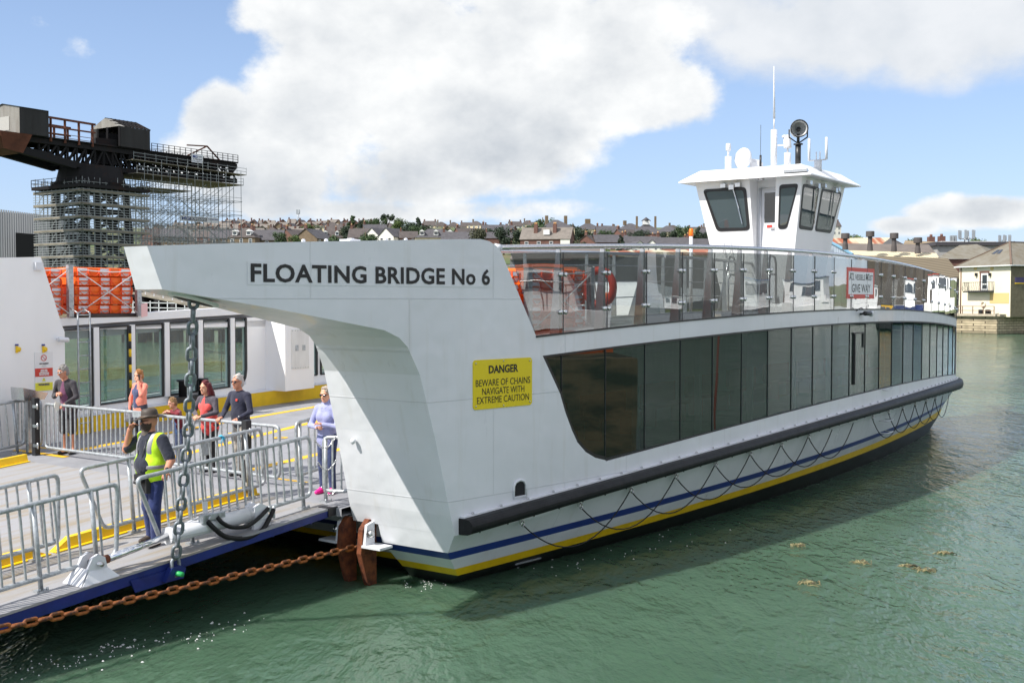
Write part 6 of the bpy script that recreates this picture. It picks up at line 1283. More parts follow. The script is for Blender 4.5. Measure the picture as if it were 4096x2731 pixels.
# counterweight house: lit end pale, shade of the long side put into its colour
zc0, zc1 = zy(533, 161), zy(428, 161); l_a = l_c0 - .6; 
WH_ = 3.9
mb = MB(); P = lambda l, w, z: cw(l, w, z)
zr_ = zc1 + .7
hl0, hl1 = lj(78, 480, -WH_), lj(195, 480, -WH_)
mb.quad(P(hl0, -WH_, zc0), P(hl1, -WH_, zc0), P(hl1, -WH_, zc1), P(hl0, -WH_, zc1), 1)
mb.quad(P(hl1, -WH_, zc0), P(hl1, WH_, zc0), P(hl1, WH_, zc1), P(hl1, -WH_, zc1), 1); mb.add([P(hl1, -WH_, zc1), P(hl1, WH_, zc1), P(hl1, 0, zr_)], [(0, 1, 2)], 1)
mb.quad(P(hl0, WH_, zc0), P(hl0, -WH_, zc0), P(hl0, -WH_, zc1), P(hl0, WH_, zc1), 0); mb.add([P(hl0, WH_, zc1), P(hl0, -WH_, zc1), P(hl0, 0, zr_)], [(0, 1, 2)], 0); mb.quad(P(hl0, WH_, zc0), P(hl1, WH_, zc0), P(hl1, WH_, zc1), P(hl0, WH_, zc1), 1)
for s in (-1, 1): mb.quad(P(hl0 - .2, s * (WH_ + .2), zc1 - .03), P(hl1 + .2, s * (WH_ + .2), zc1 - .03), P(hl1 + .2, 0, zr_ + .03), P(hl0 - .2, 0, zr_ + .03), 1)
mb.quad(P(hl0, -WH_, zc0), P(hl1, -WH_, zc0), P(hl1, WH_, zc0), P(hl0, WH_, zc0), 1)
house = CRANE.part('counterweight_house', mb, [SHEET, SHEET_SHADE])
mb = MB(); mb.quad(P(hl0 - .05, -1.4, zc0 + .6), P(hl0 - .05, 1.2, zc0 + .6), P(hl0 - .05, 1.2, zc0 + 2.6), P(hl0 - .05, -1.4, zc0 + 2.6)); CRANE.part('sheet_patch', mb, M('pale_sheet', S(176, 174, 168), .7), parent=house, fix=False)
mb = MB(); z2, z3 = zy(548, 161), zy(598, 161); hm = lj(130, 560, -WH_)
mb.hexa([P(hl0 - 2, -WH_ + .8, z3), P(hm - 1, -WH_ + .8, z3 - .4), P(hm - 1, WH_ - .8, z3 - .4), P(hl0 - 2, WH_ - .8, z3), P(hl0 - 3, -WH_, zc0 - .02), P(hm, -WH_, zc0 - .02), P(hm, WH_, zc0 - .02), P(hl0 - 3, WH_, zc0 - .02)]); CRANE.part('counterweight', mb, IRONR)
for w in (-JW, JW): mb = MB(); mb.bar(cw(hl0, w, z3 + .3), cw(-4.6, w, ZTOP + 2.2), .9, 1.1); CRANE.part('tail_strut', mb, IRON)
# machinery house with broken roof
m0, m1 = lj(478, 540, -3.6), lj(600, 540, -3.6); me_, mt_ = zy(492, 172), zy(452, 172); zb_ = ZDECK + .6
mb = MB()
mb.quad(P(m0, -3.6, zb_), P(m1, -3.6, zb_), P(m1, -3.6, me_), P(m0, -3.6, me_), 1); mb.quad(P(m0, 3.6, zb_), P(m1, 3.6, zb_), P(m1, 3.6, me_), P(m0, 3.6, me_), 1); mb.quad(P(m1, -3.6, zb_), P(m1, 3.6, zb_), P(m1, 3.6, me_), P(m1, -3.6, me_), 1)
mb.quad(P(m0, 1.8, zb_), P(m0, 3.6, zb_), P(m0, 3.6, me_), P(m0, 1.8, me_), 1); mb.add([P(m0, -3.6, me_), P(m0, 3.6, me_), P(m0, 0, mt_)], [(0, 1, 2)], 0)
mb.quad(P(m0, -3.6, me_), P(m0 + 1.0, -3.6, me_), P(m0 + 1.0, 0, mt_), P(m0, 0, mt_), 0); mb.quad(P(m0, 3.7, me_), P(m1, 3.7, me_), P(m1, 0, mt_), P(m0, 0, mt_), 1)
CRANE.part('machinery_house', mb, [SHEET, SHEET_SHADE], fix=False)
mb = MB()
for k in range(7): l = lerp(m0 + 1.2, m1, k / 6); mb.bar(P(l, -3.6, me_), P(l, 0, mt_), .22); mb.bar(P(l, 3.6, me_), P(l, 0, mt_), .22)
for s in (.3, .65, .98): mb.bar(P(m0, -3.6 * (1 - s), lerp(me_, mt_, s)), P(m1, -3.6 * (1 - s), lerp(me_, mt_, s)), .16)
mb.bar(P(m0, -3.6, zb_), P(m0, -3.6, me_), .3); mb.bar(P(m0, -.6, zb_), P(m0, -.6, me_), .3); mb.bar(P(m0, 1.8, zb_), P(m0, 1.8, me_), .3); CRANE.part('roof_frame', mb, IRON)
mb = MB(); mb.bar(cw(lj(745, 610, -JW), -JW - .2, ZDECK + .6), cw(lj(825, 600, -JW), -JW - .2, ZDECK + 2.7), .2); mb.bar(cw(lj(745, 605, -JW), -JW - .2, ZDECK + 2.4), cw(lj(825, 600, -JW), -JW - .2, ZDECK + 2.7), .2); mb.bar(cw(lj(825, 600, -JW), -JW - .2, ZDECK + 2.7), cw(lj(875, 600, -JW), -JW - .2, ZDECK + .6), .2); CRANE.part('tip_gantry', mb, IRONR)
mb = MB(); mb.box(cw(2, -.5, ZTOP + 5), (3.2, 3.2, 4), .6); CRANE.part('winch_gear', mb, IRON)
# ---- scaffolding
TUBE = M('scaffold_tube', (.26, .28, .28), .5, .3); BOARD = M('scaffold_board', S(138, 130, 116), .85, var=.35, vs=.6)
SCF = T('tower_scaffold', 'grey tube scaffold with plank lifts wrapped round the crane tower', 'scaffold', (C0[0], C0[1], 2.3))
def ss(l, w, z): p = C0 + ca * l + cb * w; return (p[0], p[1], z)
lift = 52.7 / FPX * 168; z_l = [zy(766, 168) - k * lift for k in range(9)]
L_ = 11.6; nb = 11; poles = []; led = MB(); bra = MB()
for side in range(2):
    for off in (0, 1.3):
        for k in range(nb + 1):
            s = L_ * k / nb; q = (s, off) if side == 0 else (off, s); topz = z_l[0] + random.uniform(1.2, 2.6)
            m_ = MB(); m_.tube([ss(*q, max(2.3, z_l[-1] - 1)), ss(*q, topz)], .055, 5, cap=False); poles.append(m_)
        for z in z_l:
            for dz in (.0, .38, .75, 1.12, 1.5):
                if dz and off: continue
                a, b = ((-.5, off), (L_ + .6, off)) if side == 0 else ((off, -.5), (off, L_ + .6)); led.bar(ss(*a, z + dz), ss(*b, z + dz), .085)
    for z in z_l:
        for k in range(nb + 1): s = L_ * k / nb; a, b = ((s, -.2), (s, 1.5)) if side == 0 else ((-.2, s), (1.5, s)); led.bar(ss(*a, z), ss(*b, z), .07)
    for k in range(len(z_l) - 1):
        for q in range(0, nb, 3): s0, s1 = L_ * q / nb, L_ * (q + 2) / nb; a, b = ((s0, 0), (s1, 0)) if side == 0 else ((0, s0), (0, s1)); bra.bar(ss(*a, z_l[k]), ss(*b, z_l[k + 1]), .075)
    for z in z_l:
        m_ = MB(); a0, a1, b0, b1 = ((-.6, -.05), (L_ + .5, -.05), (L_ + .5, 1.25), (-.6, 1.25)) if side == 0 else ((-.05, -.6), (1.25, -.6), (1.25, L_ + .5), (-.05, L_ + .5))
        P4 = [a0, a1, b0, b1]; zz = z + (.02 if side else 0); m_.hexa([ss(*p, zz) for p in P4] + [ss(*p, zz + .09) for p in P4]); m_.bar(ss(*(a0 if side == 0 else a0), zz + .2), ss(*(a1 if side == 0 else b1), zz + .2), .05, .22); SCF.part('plank_lift', m_, BOARD)
for m_ in poles: SCF.part('upright', m_, TUBE)
SCF.part('ledgers', led, TUBE, kind='stuff'); SCF.part('diagonal_braces', bra, TUBE, kind='stuff')
SC2 = T('jib_scaffold', 'tall open tube scaffold under the crane jib with hanging plank decks', 'scaffold', (C0[0] + 8, C0[1] + 12, 2.3))
l0_, l1_ = L_ + .3, L_ + 27.; 
up = MB(); led = MB(); bra = MB(); n = 0
wj = (5.2 - JW, 5.2 + JW + 1)
lt = lambda l: lj(0, 0, 0)
lev = [zy(745, 190) - k * 2.35 for k in range(9)]
uprights = []
lend = l_tip + TW / 2 + .6
for w in np.linspace(.8, 9.5, 4):
    for l in np.linspace(l0_, lend - 1.0, 13):
        m_ = MB(); m_.tube([ss(l, w, max(4, lev[-1] - 2)), ss(l, w, ZDECK - random.uniform(.2, 2.5))], .05, 4, cap=False); uprights.append(m_)
    for z in lev[1:]:
        led.bar(ss(l0_, w, z), ss(lend - .8, w, z + .1), .075)
        if random.random() < .6: led.bar(ss(l0_, w, z + .6), ss(lend - .8, w, z + .7), .06)
    for k in range(1, 8):
        for l in np.linspace(l0_, lend - 3, 7)[:-1]: bra.bar(ss(l, w, lev[k]), ss(l + 3.4, w, lev[k - 1] if random.random() < .7 else lev[k] - 2.3), .06)
for z in lev[1:]:
    for l in np.linspace(l0_, lend - 1, 13): led.bar(ss(l, .6, z), ss(l, 9.8, z), .06)
for k in range(18): z = lev[6] - 1.3; l = lerp(l0_, lend - 1.5, k / 18); bra.bar(ss(l, .8, z), ss(l + 1.2, .8, z - 2.2), .1); bra.bar(ss(l + 1.2, .8, z - 2.2), ss(l + 2.1, .8, z), .1)
for m_ in uprights: SC2.part('upright', m_, TUBE)
SC2.part('ledgers', led, TUBE, kind='stuff'); SC2.part('diagonal_braces', bra, TUBE, kind='stuff')
def deck(x0, y0, x1, y1, wa, wb):
    la, lb = lj(x0, y0, -JW) + TW / 2 + .6, lj(x1, y1, -JW) + TW / 2 + .6; da, db = (ss(la, 0, 0)[1], ss(lb, 0, 0)[1]); za, zb = zy(y0, da), zy(y1, db); m_ = MB()
    Q = [(la, wa, za), (lb, wa, zb), (lb, wb, zb), (la, wb, za)]; m_.hexa([ss(*p) for p in Q] + [ss(p[0], p[1], p[2] + .12) for p in Q]); SC2.part('plank_deck', m_, BOARD)
    r = MB()
    for k in range(12): l = lerp(la, lb, k / 11); r.bar(ss(l, wa, lerp(za, zb, k / 11)), ss(l, wa, lerp(za, zb, k / 11) + 1.3), .06)
    for zz in (.6, 1.15): r.bar(ss(la, wa, za + zz), ss(lb, wa, zb + zz), .06)
    SC2.part('deck_rail', r, TUBE)
deck(504, 640, 955, 703, 1.2, 3.2); deck(511, 694, 937, 744, .8, 9.5); deck(527, 750, 728, 768, .6, 8.0)
BAN = M('banner_white', (.72, .73, .76), .6); BLUEB = M('banner_blue', S(52, 74, 140), .6); GREYB = M('banner_grey', S(96, 98, 106), .6)
def banner(label, x0, y0, x1, y1, lines, w=.4):
    la, lb = lj(x0, y0, -JW - w) + TW / 2 + .6, lj(x1, y1, -JW - w) + TW / 2 + .6; wl = TW / 2 + .6 - JW - w
    da, db = ss(la, wl, 0)[1], ss(lb, wl, 0)[1]; za, zb = zy(y0, da), zy(y0, db); hh = (y1 - y0) / FPX * da; slope = (zb - za) * 0
    t = T('scaffold_banner', label, 'banner', ss((la + lb) / 2, wl, za - hh / 2)); m_ = MB(); m_.hexa([ss(la, wl, za - hh), ss(lb, wl, za - hh), ss(lb, wl + .03, za - hh), ss(la, wl + .03, za - hh), ss(la, wl, za), ss(lb, wl, za), ss(lb, wl + .03, za), ss(la, wl + .03, za)]); t.part('sheet', m_, BAN)
    m_ = MB(); LL = lb - la
    for txt, fx, fy, fw, fh, mi, bar_ in lines:
        vs, fs = text_mesh(txt, 1, bold=.02); xs_ = [v[0] for v in vs]; ys_ = [v[1] for v in vs]; ww = max(xs_) - min(xs_); h_ = max(ys_) - min(ys_); mx = (max(xs_) + min(xs_)) / 2; my = (max(ys_) + min(ys_)) / 2
        if bar_: m_.add([ss(la + LL * (fx + sx * fw * .55), wl - .04, za - hh * (fy + sy * fh * .75)) for sx, sy in ((-1, -1), (1, -1), (1, 1), (-1, 1))], [(0, 1, 2, 3)], 2)
        m_.add([ss(la + LL * (fx + (x - mx) / ww * fw), wl - .07, za - hh * fy + (y - my) / h_ * hh * fh) for x, y in vs], fs, mi)
    t.part('lettering', m_, [BLUEB, BAN, GREYB], fix=False)
banner('long white banner with blue letters hung low on the jib scaffold', 722, 862, 876, 884, [('MG', .13, .5, .2, .62, 0, False), ('SCAFFOLDING', .46, .5, .40, .42, 1, True), ('Tel: 01983 280909', .84, .35, .28, .2, 0, False)], .6)
banner('small white banner with blue letters tied near the tip of the jib', 766, 618, 812, 652, [('MG', .3, .3, .4, .3, 0, False), ('SCAFFOLDING', .72, .28, .4, .12, 2, False), ('Tel: 01983 280909', .5, .6, .8, .16, 2, False), ('www.mgscaffolding.co.uk', .5, .85, .9, .12, 0, False)], .7)
# grey shed behind the crane
CORR = M('grey_cladding', S(150, 152, 156), .6, col2=S(134, 136, 140), vs=.25, streak=(1, 1, .1), vs2=None) if False else M('grey_cladding', S(152, 154, 158), .6, col2=S(136, 138, 143), vs=.25, streak=(1, 1, .1))
a = at(-60, 1000, 196); b = at(205, 1000, 215); t = T('steel_shed', 'plain grey clad shed with a dark doorway left behind the crane', 'shed', (a[0], a[1], 2.3)); zt_ = zy(838, 200)
mb = MB(); mb.hexa([(a[0] - 20, a[1], 2), (b[0], b[1], 2), (b[0] - 6, b[1] + 30, 2), (a[0] - 26, a[1] + 30, 2), (a[0] - 20, a[1], zt_ + .8), (b[0], b[1], zt_), (b[0] - 6, b[1] + 30, zt_), (a[0] - 26, a[1] + 30, zt_ + .8)])
for k in range(30): p = np.array(a) + (np.array(b) - np.array(a)) * (k / 29); mb.box((p[0], p[1] - .06, (2 + zt_) / 2), (.25, .15, zt_ - 2.1))
t.part('wall', mb, CORR)
p0, p1 = at(74, 935, 203), at(150, 1010, 206); mb = MB(); mb.hexa([(p0[0], p0[1] - 1.2, 2), (p1[0], p1[1] - 1.2, 2), (p1[0], p1[1] + .3, 2), (p0[0], p0[1] + .3, 2), (p0[0], p0[1] - 1.2, zy(933, 203)), (p1[0], p1[1] - 1.2, zy(935, 203)), (p1[0], p1[1] + .3, zy(935, 203)), (p0[0], p0[1] + .3, zy(933, 203))]); t.part('doorway', mb, DARK)
# access walkway and mooring staging left, seen under the white arm
t = T('jetty_walkway', 'pale sloping walkway with white handrails seen under the white arm', 'walkway', at(760, 1230, 90)); mb = MB(); A, B = np.array(at(560, 1172, 96)), np.array(at(1000, 1262, 80)); mb.bar(A, B, 1.6, .15); t.part('deck', mb, BOARD)
mb = MB()
for k in range(12): p = A + (B - A) * k / 11; mb.bar(p + np.array([0, -.8, 0]), p + np.array([0, -.8, 1.0]), .06)
for zz in (.5, 1.0): mb.bar(A + np.array([0, -.8, zz]), B + np.array([0, -.8, zz]), .05)
t.part('handrail', mb, WHITE)
t = T('timber_jetty', 'dark timber jetty with white rails behind the sloping walkway', 'jetty', at(760, 1240, 118)); mb = MB(); A, B = np.array(at(535, 1178, 118)), np.array(at(1040, 1188, 118)); mb.bar(A, B, 6, .5); t.part('deck', mb, IRON)
for k in range(9): mb = MB(); p = A + (B - A) * k / 8; mb.tube([(p[0], p[1] - 2.5, -1), (p[0], p[1] - 2.5, p[2])], .45, 7); mb.tube([(p[0] + .7, p[1] + 2.5, -1), (p[0] + .7, p[1] + 2.5, p[2])], .45, 7); t.part('pile', mb, IRON)
mb = MB(); mb.bar(A + [0, 2.6, -2], B + [0, 2.6, -2], .5, 3.4); t.part('fender_wall', mb, IRON)
mb = MB()
for k in range(16): p = A + (B - A) * k / 15 + [0, -2.9, -2.2]; mb.bar(p, p + np.array([0, 0, 1.6]), .08)
for zz in (-1.8, -1.3, -.8): mb.bar(A + [0, -2.9, zz], B + [0, -2.9, zz], .08)
t.part('rail', mb, WHITE_LIT)
# ================================================================== town on the hill
BR = M('red_brick', S(114, 82, 73), .85, var=.25, vs=1.5); BR2 = M('brown_brick', S(122, 106, 86), .85, var=.25, vs=1.5); REND = M('cream_render', S(214, 200, 170), .8, var=.1, vs=1); WHR = M('white_render', S(226, 224, 216), .8, var=.08, vs=1)
RG = M('grey_slate_roof', S(84, 82, 86), .8, var=.3, vs=.9); RB = M('brown_tile_roof', S(86, 79, 77), .85, var=.3, vs=.9); RP = M('pale_lichen_roof', S(124, 117, 110), .85, var=.25, vs=.9); RR = M('red_tile_roof', S(98, 72, 66), .85, var=.25, vs=.9); CHP = M('chimney_pot', S(190, 150, 104), .8); WFR = M('window_frame_white', (.75, .75, .74), .5)
def house_proto(w, d, eh, rh, wall, roof, kind='gable', chim=1, win=2, storeys=2, chp=True, dormer=0):
    """local frame: front faces -y, base at z = 0; returns list of (name, mesh, children)"""
    parts = []; m = MB(); x, y = w / 2, d / 2
    m.hexa([(-x, -y, -3), (x, -y, -3), (x, y, -3), (-x, y, -3), (-x, -y, eh), (x, -y, eh), (x, y, eh), (-x, y, eh)])
    if kind == 'gable': m.add([(-x, -y, eh), (-x, y, eh), (-x, 0, eh + rh), (x, -y, eh), (x, y, eh), (x, 0, eh + rh)], [(0, 1, 2), (5, 4, 3)])
    if kind == 'front': m.add([(-x, -y, eh), (x, -y, eh), (0, -y, eh + rh), (-x, y, eh), (x, y, eh), (0, y, eh + rh)], [(0, 1, 2), (5, 4, 3)])
    parts.append(('wall', m, wall)); r = MB(); o = .3; th = .14
    if kind == 'gable':
        for s in (-1, 1): r.hexa([(-x - o, s * (y + o), eh - .15), (x + o, s * (y + o), eh - .15), (x + o, 0, eh + rh), (-x - o, 0, eh + rh), (-x - o, s * (y + o), eh - .15 + th), (x + o, s * (y + o), eh - .15 + th), (x + o, 0, eh + rh + th), (-x - o, 0, eh + rh + th)])
    elif kind == 'front':
        for s in (-1, 1): r.hexa([(s * (x + o), -y - o, eh - .15), (s * (x + o), y + o, eh - .15), (0, y + o, eh + rh), (0, -y - o, eh + rh), (s * (x + o), -y - o, eh - .15 + th), (s * (x + o), y + o, eh - .15 + th), (0, y + o, eh + rh + th), (0, -y - o, eh + rh + th)])
    else:
        k = min(x, y) * .95; a, b = max(0.05, x - k), max(0.05, y - k)
        r.add([(-x - o, -y - o, eh), (x + o, -y - o, eh), (x + o, y + o, eh), (-x - o, y + o, eh), (-a, -b, eh + rh), (a, -b, eh + rh), (a, b, eh + rh), (-a, b, eh + rh)], [(0, 1, 5, 4), (1, 2, 6, 5), (2, 3, 7, 6), (3, 0, 4, 7), (4, 5, 6, 7), (3, 2, 1, 0)])
    parts.append(('roof', r, roof))
    for k in range(chim):
        c = MB(); cx_ = (-x + .5) if k == 0 else (x - .5); cx_ = cx_ if kind == 'gable' else cx_ * .5; c.box((cx_, .2, eh + rh + .1), (.75, .95, 2.0)); c.box((cx_, .2, eh + rh + 1.12), (.9, 1.1, .15)); parts.append(('chimney', c, BR if wall is not REND else BR2))
        if chp:
            c = MB()
            for q in (-.25, .25): c.lathe([(.12, 0), (.14, .1), (.11, .5)], (cx_, .2 + q, eh + rh + 1.2), 7)
            parts.append(('chimney_pot', c, CHP))
    for st in range(storeys):
        for k in range(win):
            wx = -x + w * (k + .5) / win; wz = .9 + st * 2.75
            if wz + 1.4 > eh: continue
            f = MB(); f.box((wx, -y - .03, wz + .7), (1.15, .1, 1.5)); parts.append(('window', f, WFR, (MB().add([(wx - .46, -y - .09, wz + .1), (wx + .46, -y - .09, wz + .1), (wx + .46, -y - .09, wz + .66), (wx - .46, -y - .09, wz + .66), (wx - .46, -y - .09, wz + .74), (wx + .46, -y - .09, wz + .74), (wx + .46, -y - .09, wz + 1.32), (wx - .46, -y - .09, wz + 1.32)], [(0, 1, 2, 3), (4, 5, 6, 7)]))))
    for k in range(dormer):
        dx = -x + w * (k + .5) / dormer; f = MB(); zz = eh + rh * .3; f.box((dx, -y * .62, zz + .45), (1.5, y * .6, 1.3)); f.add([(dx - .95, -y * .98, zz + 1.1), (dx + .95, -y * .98, zz + 1.1), (dx, -y * .98, zz + 1.8), (dx - .95, -y * .2, zz + 1.1), (dx + .95, -y * .2, zz + 1.1), (dx, -y * .2, zz + 1.8)], [(0, 1, 2), (0, 2, 5, 3), (1, 4, 5, 2)]); parts.append(('dormer', f, WFR)); g = MB(); g.add([(dx - .55, -y * .925 - .02, zz + .1), (dx + .55, -y * .925 - .02, zz + .1), (dx + .55, -y * .925 - .02, zz + .95), (dx - .55, -y * .925 - .02, zz + .95)], [(0, 1, 2, 3)]); parts.append(('pane', g, GLH))
    out = []
    for p in parts:
        me = p[1].mesh(p[0], p[2]); fix_normals(me) if p[0] not in ('pane',) else None; kids = []
        if len(p) > 3: kids.append(('pane', p[3].mesh('pane', GLH)))
        out.append((p[0], me, kids))
    PH[id(out)] = eh + rh; return out
PH = {}
def place(proto, label, x, D, rz, yt, group=None, sc=1., name='house', cat='house', sx=1.):
    p = at(x, YH, D); zz = zpx(yt, D) - PH[id(proto)] * sc; root = link(name, None); root.location = (p[0], p[1], zz); root.rotation_euler = (0, 0, rz); root.scale = (sc * sx, sc, sc); tag(root, label, cat, group)
    chs = []
    for nm, me, kids in proto:
        o = link(nm, me, root)
        for kn, km in kids: link(kn, km, o)
    return root
def zpx(y, D): return CAMH + (YH - y) / FPX * D
far_b = house_proto(5.0, 8.5, 5.6, 2.4, BR, RP, 'gable', 1, 1, 2, False); far_g = house_proto(5.2, 8.5, 5.6, 2.6, BR2, RG, 'front', 1, 1, 2, False); far_r = house_proto(9, 8, 5.4, 2.8, REND, RB, 'hip', 1, 3, 2, False); far_w = house_proto(8, 8, 5.4, 3.0, WHR, RB, 'gable', 2, 3, 2, False); far_t = house_proto(5.2, 9, 5.6, 2.4, BR, RB, 'front', 1, 1, 2, False)
mid_b = house_proto(9.5, 8.5, 5.5, 3.2, BR2, RB, 'hip', 2, 3, 2, True, 2); mid_r = house_proto(8, 8.5, 5.5, 3.2, BR, RB, 'gable', 1, 2, 2, True, 0); mid_w = house_proto(6.5, 9, 5.4, 3.0, WHR, RG, 'front', 0, 2, 2); mid_g = house_proto(10, 9, 5.4, 3.4, BR2, RG, 'gable', 1, 3, 2); mid_d = house_proto(14, 9, 4.6, 3.2, REND, RG, 'hip', 0, 4, 2, True, 3); low_s = house_proto(12, 8, 4.6, 2.8, BR, RG, 'gable', 2, 4, 2)
LBL = {id(far_b): 'tiny terraced house with pale lichen roof high on the crowded hill', id(far_g): 'tiny brown house with slate front gable high on the crowded hill', id(far_r): 'small cream house with hipped brown roof high on the hill', id(far_w): 'small white house with brown gabled roof high on the hill', id(far_t): 'tiny brick house with brown front gable high on the crowded hill'}
GRP = {k: v.split(' ', 1)[1].replace('house', 'houses') for k, v in LBL.items()}
rnd = random.Random(3)
for row, (D, xs0, xs1, st, y0) in enumerate(((745, 925, 1530, 40, 881), (690, 800, 1490, 39, 887), (640, 720, 1480, 44, 895), (590, 640, 1330, 48, 904), (540, 600, 1300, 52, 914))):
    x = xs0
    while x < xs1:
        pr = rnd.choice([far_b, far_b, far_g, far_t] if row < 4 else [far_g, far_t, far_b, far_r]); place(pr, LBL[id(pr)], x, D + rnd.uniform(-8, 8), rnd.choice((0, .12, -.2, .35)), y0 + rnd.uniform(-3, 4), group=GRP[id(pr)], sc=rnd.uniform(.92, 1.08)); x += st * rnd.uniform(.85, 1.2)
for x, D, y, pr in ((1560, 700, 893, far_r), (1720, 720, 886, far_w), (1765, 690, 889, far_r), (1815, 700, 890, far_r), (1870, 690, 892, far_w), (1905, 680, 886, far_r), (2060, 720, 888, far_w), (2110, 730, 883, far_r), (2140, 700, 890, far_w), (2430, 640, 905, far_w), (2470, 600, 908, far_r), (2500, 560, 915, far_g), (2690, 620, 902, far_r), (2780, 640, 910, far_w), (2830, 560, 905, far_r), (3275, 640, 886, far_r), (3325, 660, 888, far_w), (1330, 560, 890, far_r), (1375, 560, 892, far_r), (1345, 500, 906, far_w), (1950, 610, 900, far_t), (2010, 600, 900, far_g), (2040, 560, 906, far_b), (2245, 600, 910, far_r), (1700, 560, 905, far_t), (1790, 540, 908, far_g)):
    place(pr, LBL[id(pr)], x, D, rnd.uniform(-.5, .5), y, group=GRP[id(pr)])
front = [(mid_r, 'brick gable house behind the left part of the jib scaffold', 625, 400, .9, 918, .9), (mid_g, 'dark roofed house behind the middle of the jib scaffold', 700, 395, .3, 916, .9), (mid_w, 'pale gable house behind the jib scaffold under the banner', 765, 400, .2, 918, .9), (mid_r, 'red brick house behind the right part of the jib scaffold', 830, 390, -.3, 917, .95), (mid_g, 'brown house at the right foot of the jib scaffold', 905, 385, .1, 919, .95), (mid_b, 'tan brick house with two white dormer windows right of the scaffold', 985, 380, -.12, 916, 1.0), (mid_g, 'long brown brick house with slate roof left of the round trees', 1075, 385, .1, 922, 1.05), (mid_r, 'brick house with brown roof just behind the round trees', 1180, 420, .9, 920, 1.), (mid_g, 'broad brown brick gable house right of the round trees', 1255, 370, 1.2, 919, .95), (mid_b, 'brown house with dark roof dormers above the white arm', 1325, 400, .2, 921, .85), (mid_r, 'red roofed house behind the bushes left of two white gables', 1450, 430, 0, 916, 1.15), (mid_w, 'white gabled house, left one of the pair below the tall trees', 1518, 390, -.5, 916, 1.), (mid_w, 'white gabled house, right one of the pair below the tall trees', 1574, 385, -.5, 916, 1.), (mid_g, 'brick gable house standing behind the white gabled pair', 1500, 470, .3, 900, .95), (mid_r, 'small brick house beside the right white gable', 1635, 385, .1, 927, .75), (mid_d, 'wide pale house with long flat dormer left of the bushy brown tree', 1745, 380, .06, 917, 1.0), (low_s, 'low slate roofed terrace with white party walls beside the bushy tree', 1840, 350, 0, 930, .9), (low_s, 'slate roofed terrace running behind the dark round tree', 1990, 480, .1, 902, 1.1), (mid_r, 'red roofed house between bushy tree and dark tree', 1860, 430, .5, 914, .9), (low_s, 'low slate roof just right of the brown bushy tree', 1995, 400, 0, 930, .8), (low_s, 'dark roofed terrace behind orange chimney pots at the glass rail', 2440, 400, .15, 941, 1.), (low_s, 'slate terrace with pots in front of the cupola house', 2560, 380, .05, 948, 1.1), (low_s, 'grey roof terrace left of the amber beacon', 2680, 390, -.05, 952, 1.1), (mid_w, 'low white gable peeping over the rail right of a pointed tree', 2545, 350, .2, 966, .8), (mid_w, 'second low white gable over the rail nearer the beacon', 2610, 352, -.2, 963, .75), (mid_r, 'brick gable house left of the pointed conifer', 2360, 400, 1.1, 944, .9), (low_s, 'dark roof houses right of the amber beacon', 2800, 400, .1, 957, 1.), (mid_r, 'brick house with tall chimneys below the cupola roof', 2500, 440, .6, 920, 1.), (mid_g, 'dark house with chimney behind the wheelhouse edge', 2830, 480, 0, 916, .8)]
for pr, lab, x, D, rz, y, sc in front: place(pr, lab, x, D, rz, y, sc=sc)
# brick terrace with cream end wall, and the big villas behind it
tr = house_proto(15.2, 8.5, 5.8, 3.6, BR, RP, 'gable', 0, 4, 2); D = 345; rt = place(tr, 'red brick terrace with cream gable wall and pale stone roof', 2190, D, -.22, 913)
mb = MB(); mb.quad((-7.63, -4.2, -2), (-7.63, 4.2, -2), (-7.63, 4.2, 5.75), (-7.63, -4.2, 5.75)); mb.add([(-7.63, -4.2, 5.75), (-7.63, 4.2, 5.75), (-7.63, 0, 9.2)], [(0, 1, 2)]); link('gable_wall', mb.mesh('gable_wall', REND), rt)
mb = MB(); mb.box((6.2, -4.31, 2.9), (2.9, .12, 5.7)); link('white_front', mb.mesh('white_front', WHR), rt)
for x in (-3.3, 2.6):
    mb = MB(); mb.box((x, -1.6, 8.6), (1.1, 1.3, 3.6)); link('chimney', mb.mesh('chimney', BR), rt); mb = MB(); [mb.lathe([(.16, 0), (.14, .6)], (x + q, -1.6, 10.4), 7) for q in (-.3, .0, .3)]; link('chimney_pot', mb.mesh('chimney_pot', CHP), rt)
mb = MB(); mb.box((.3, -2.6, 7.9), (1.9, 1.8, 1.5)); link('dormer', mb.mesh('dormer', WFR), rt)
vil = house_proto(14, 13, 6.2, 3.8, REND, RG, 'hip', 0, 4, 2); D = 470; rv = place(vil, 'large villa with dark hipped roof and two tall chimneys above the terrace', 2222, D, .1, 881)
for x in (-3.8, 4.2): mb = MB(); mb.box((x, 0, 9.6), (1.2, 1.8, 4.2)); link('chimney', mb.mesh('chimney', BR2), rv)
rv = place(vil, 'cream villa with square central chimney left of the dormered house', 2350, 560, .1, 893, sc=.95); mb = MB(); mb.box((0, 0, 10.6), (2.6, 2.2, 2.8)); link('chimney', mb.mesh('chimney', BR2), rv)
rv = place(mid_g, 'dark roofed house with three chimneys left of the cupola', 2430, 520, 0, 906, sc=1.05)
cup = house_proto(15, 13, 6.0, 4.4, BR, RG, 'hip', 0, 4, 2); rc_ = place(cup, 'big dark roofed house with a glazed cupola between two thin chimneys', 2583, 500, 0, 900)
mb = MB(); mb.box((0, 0, 11.2), (3.0, 3.0, 1.7)); cu = link('cupola', mb.mesh('cupola', WFR), rc_); mb = MB(); mb.lathe([(2.3, 12.0), (.1, 13.7)], (0, 0, 0), 4); link('cupola_roof', mb.mesh('cupola_roof', RG), rc_)
for x in (-4.1, 4.1): mb = MB(); mb.box((x, 0, 11.4), (.9, .9, 5.4)); link('chimney', mb.mesh('chimney', BR2), rc_)
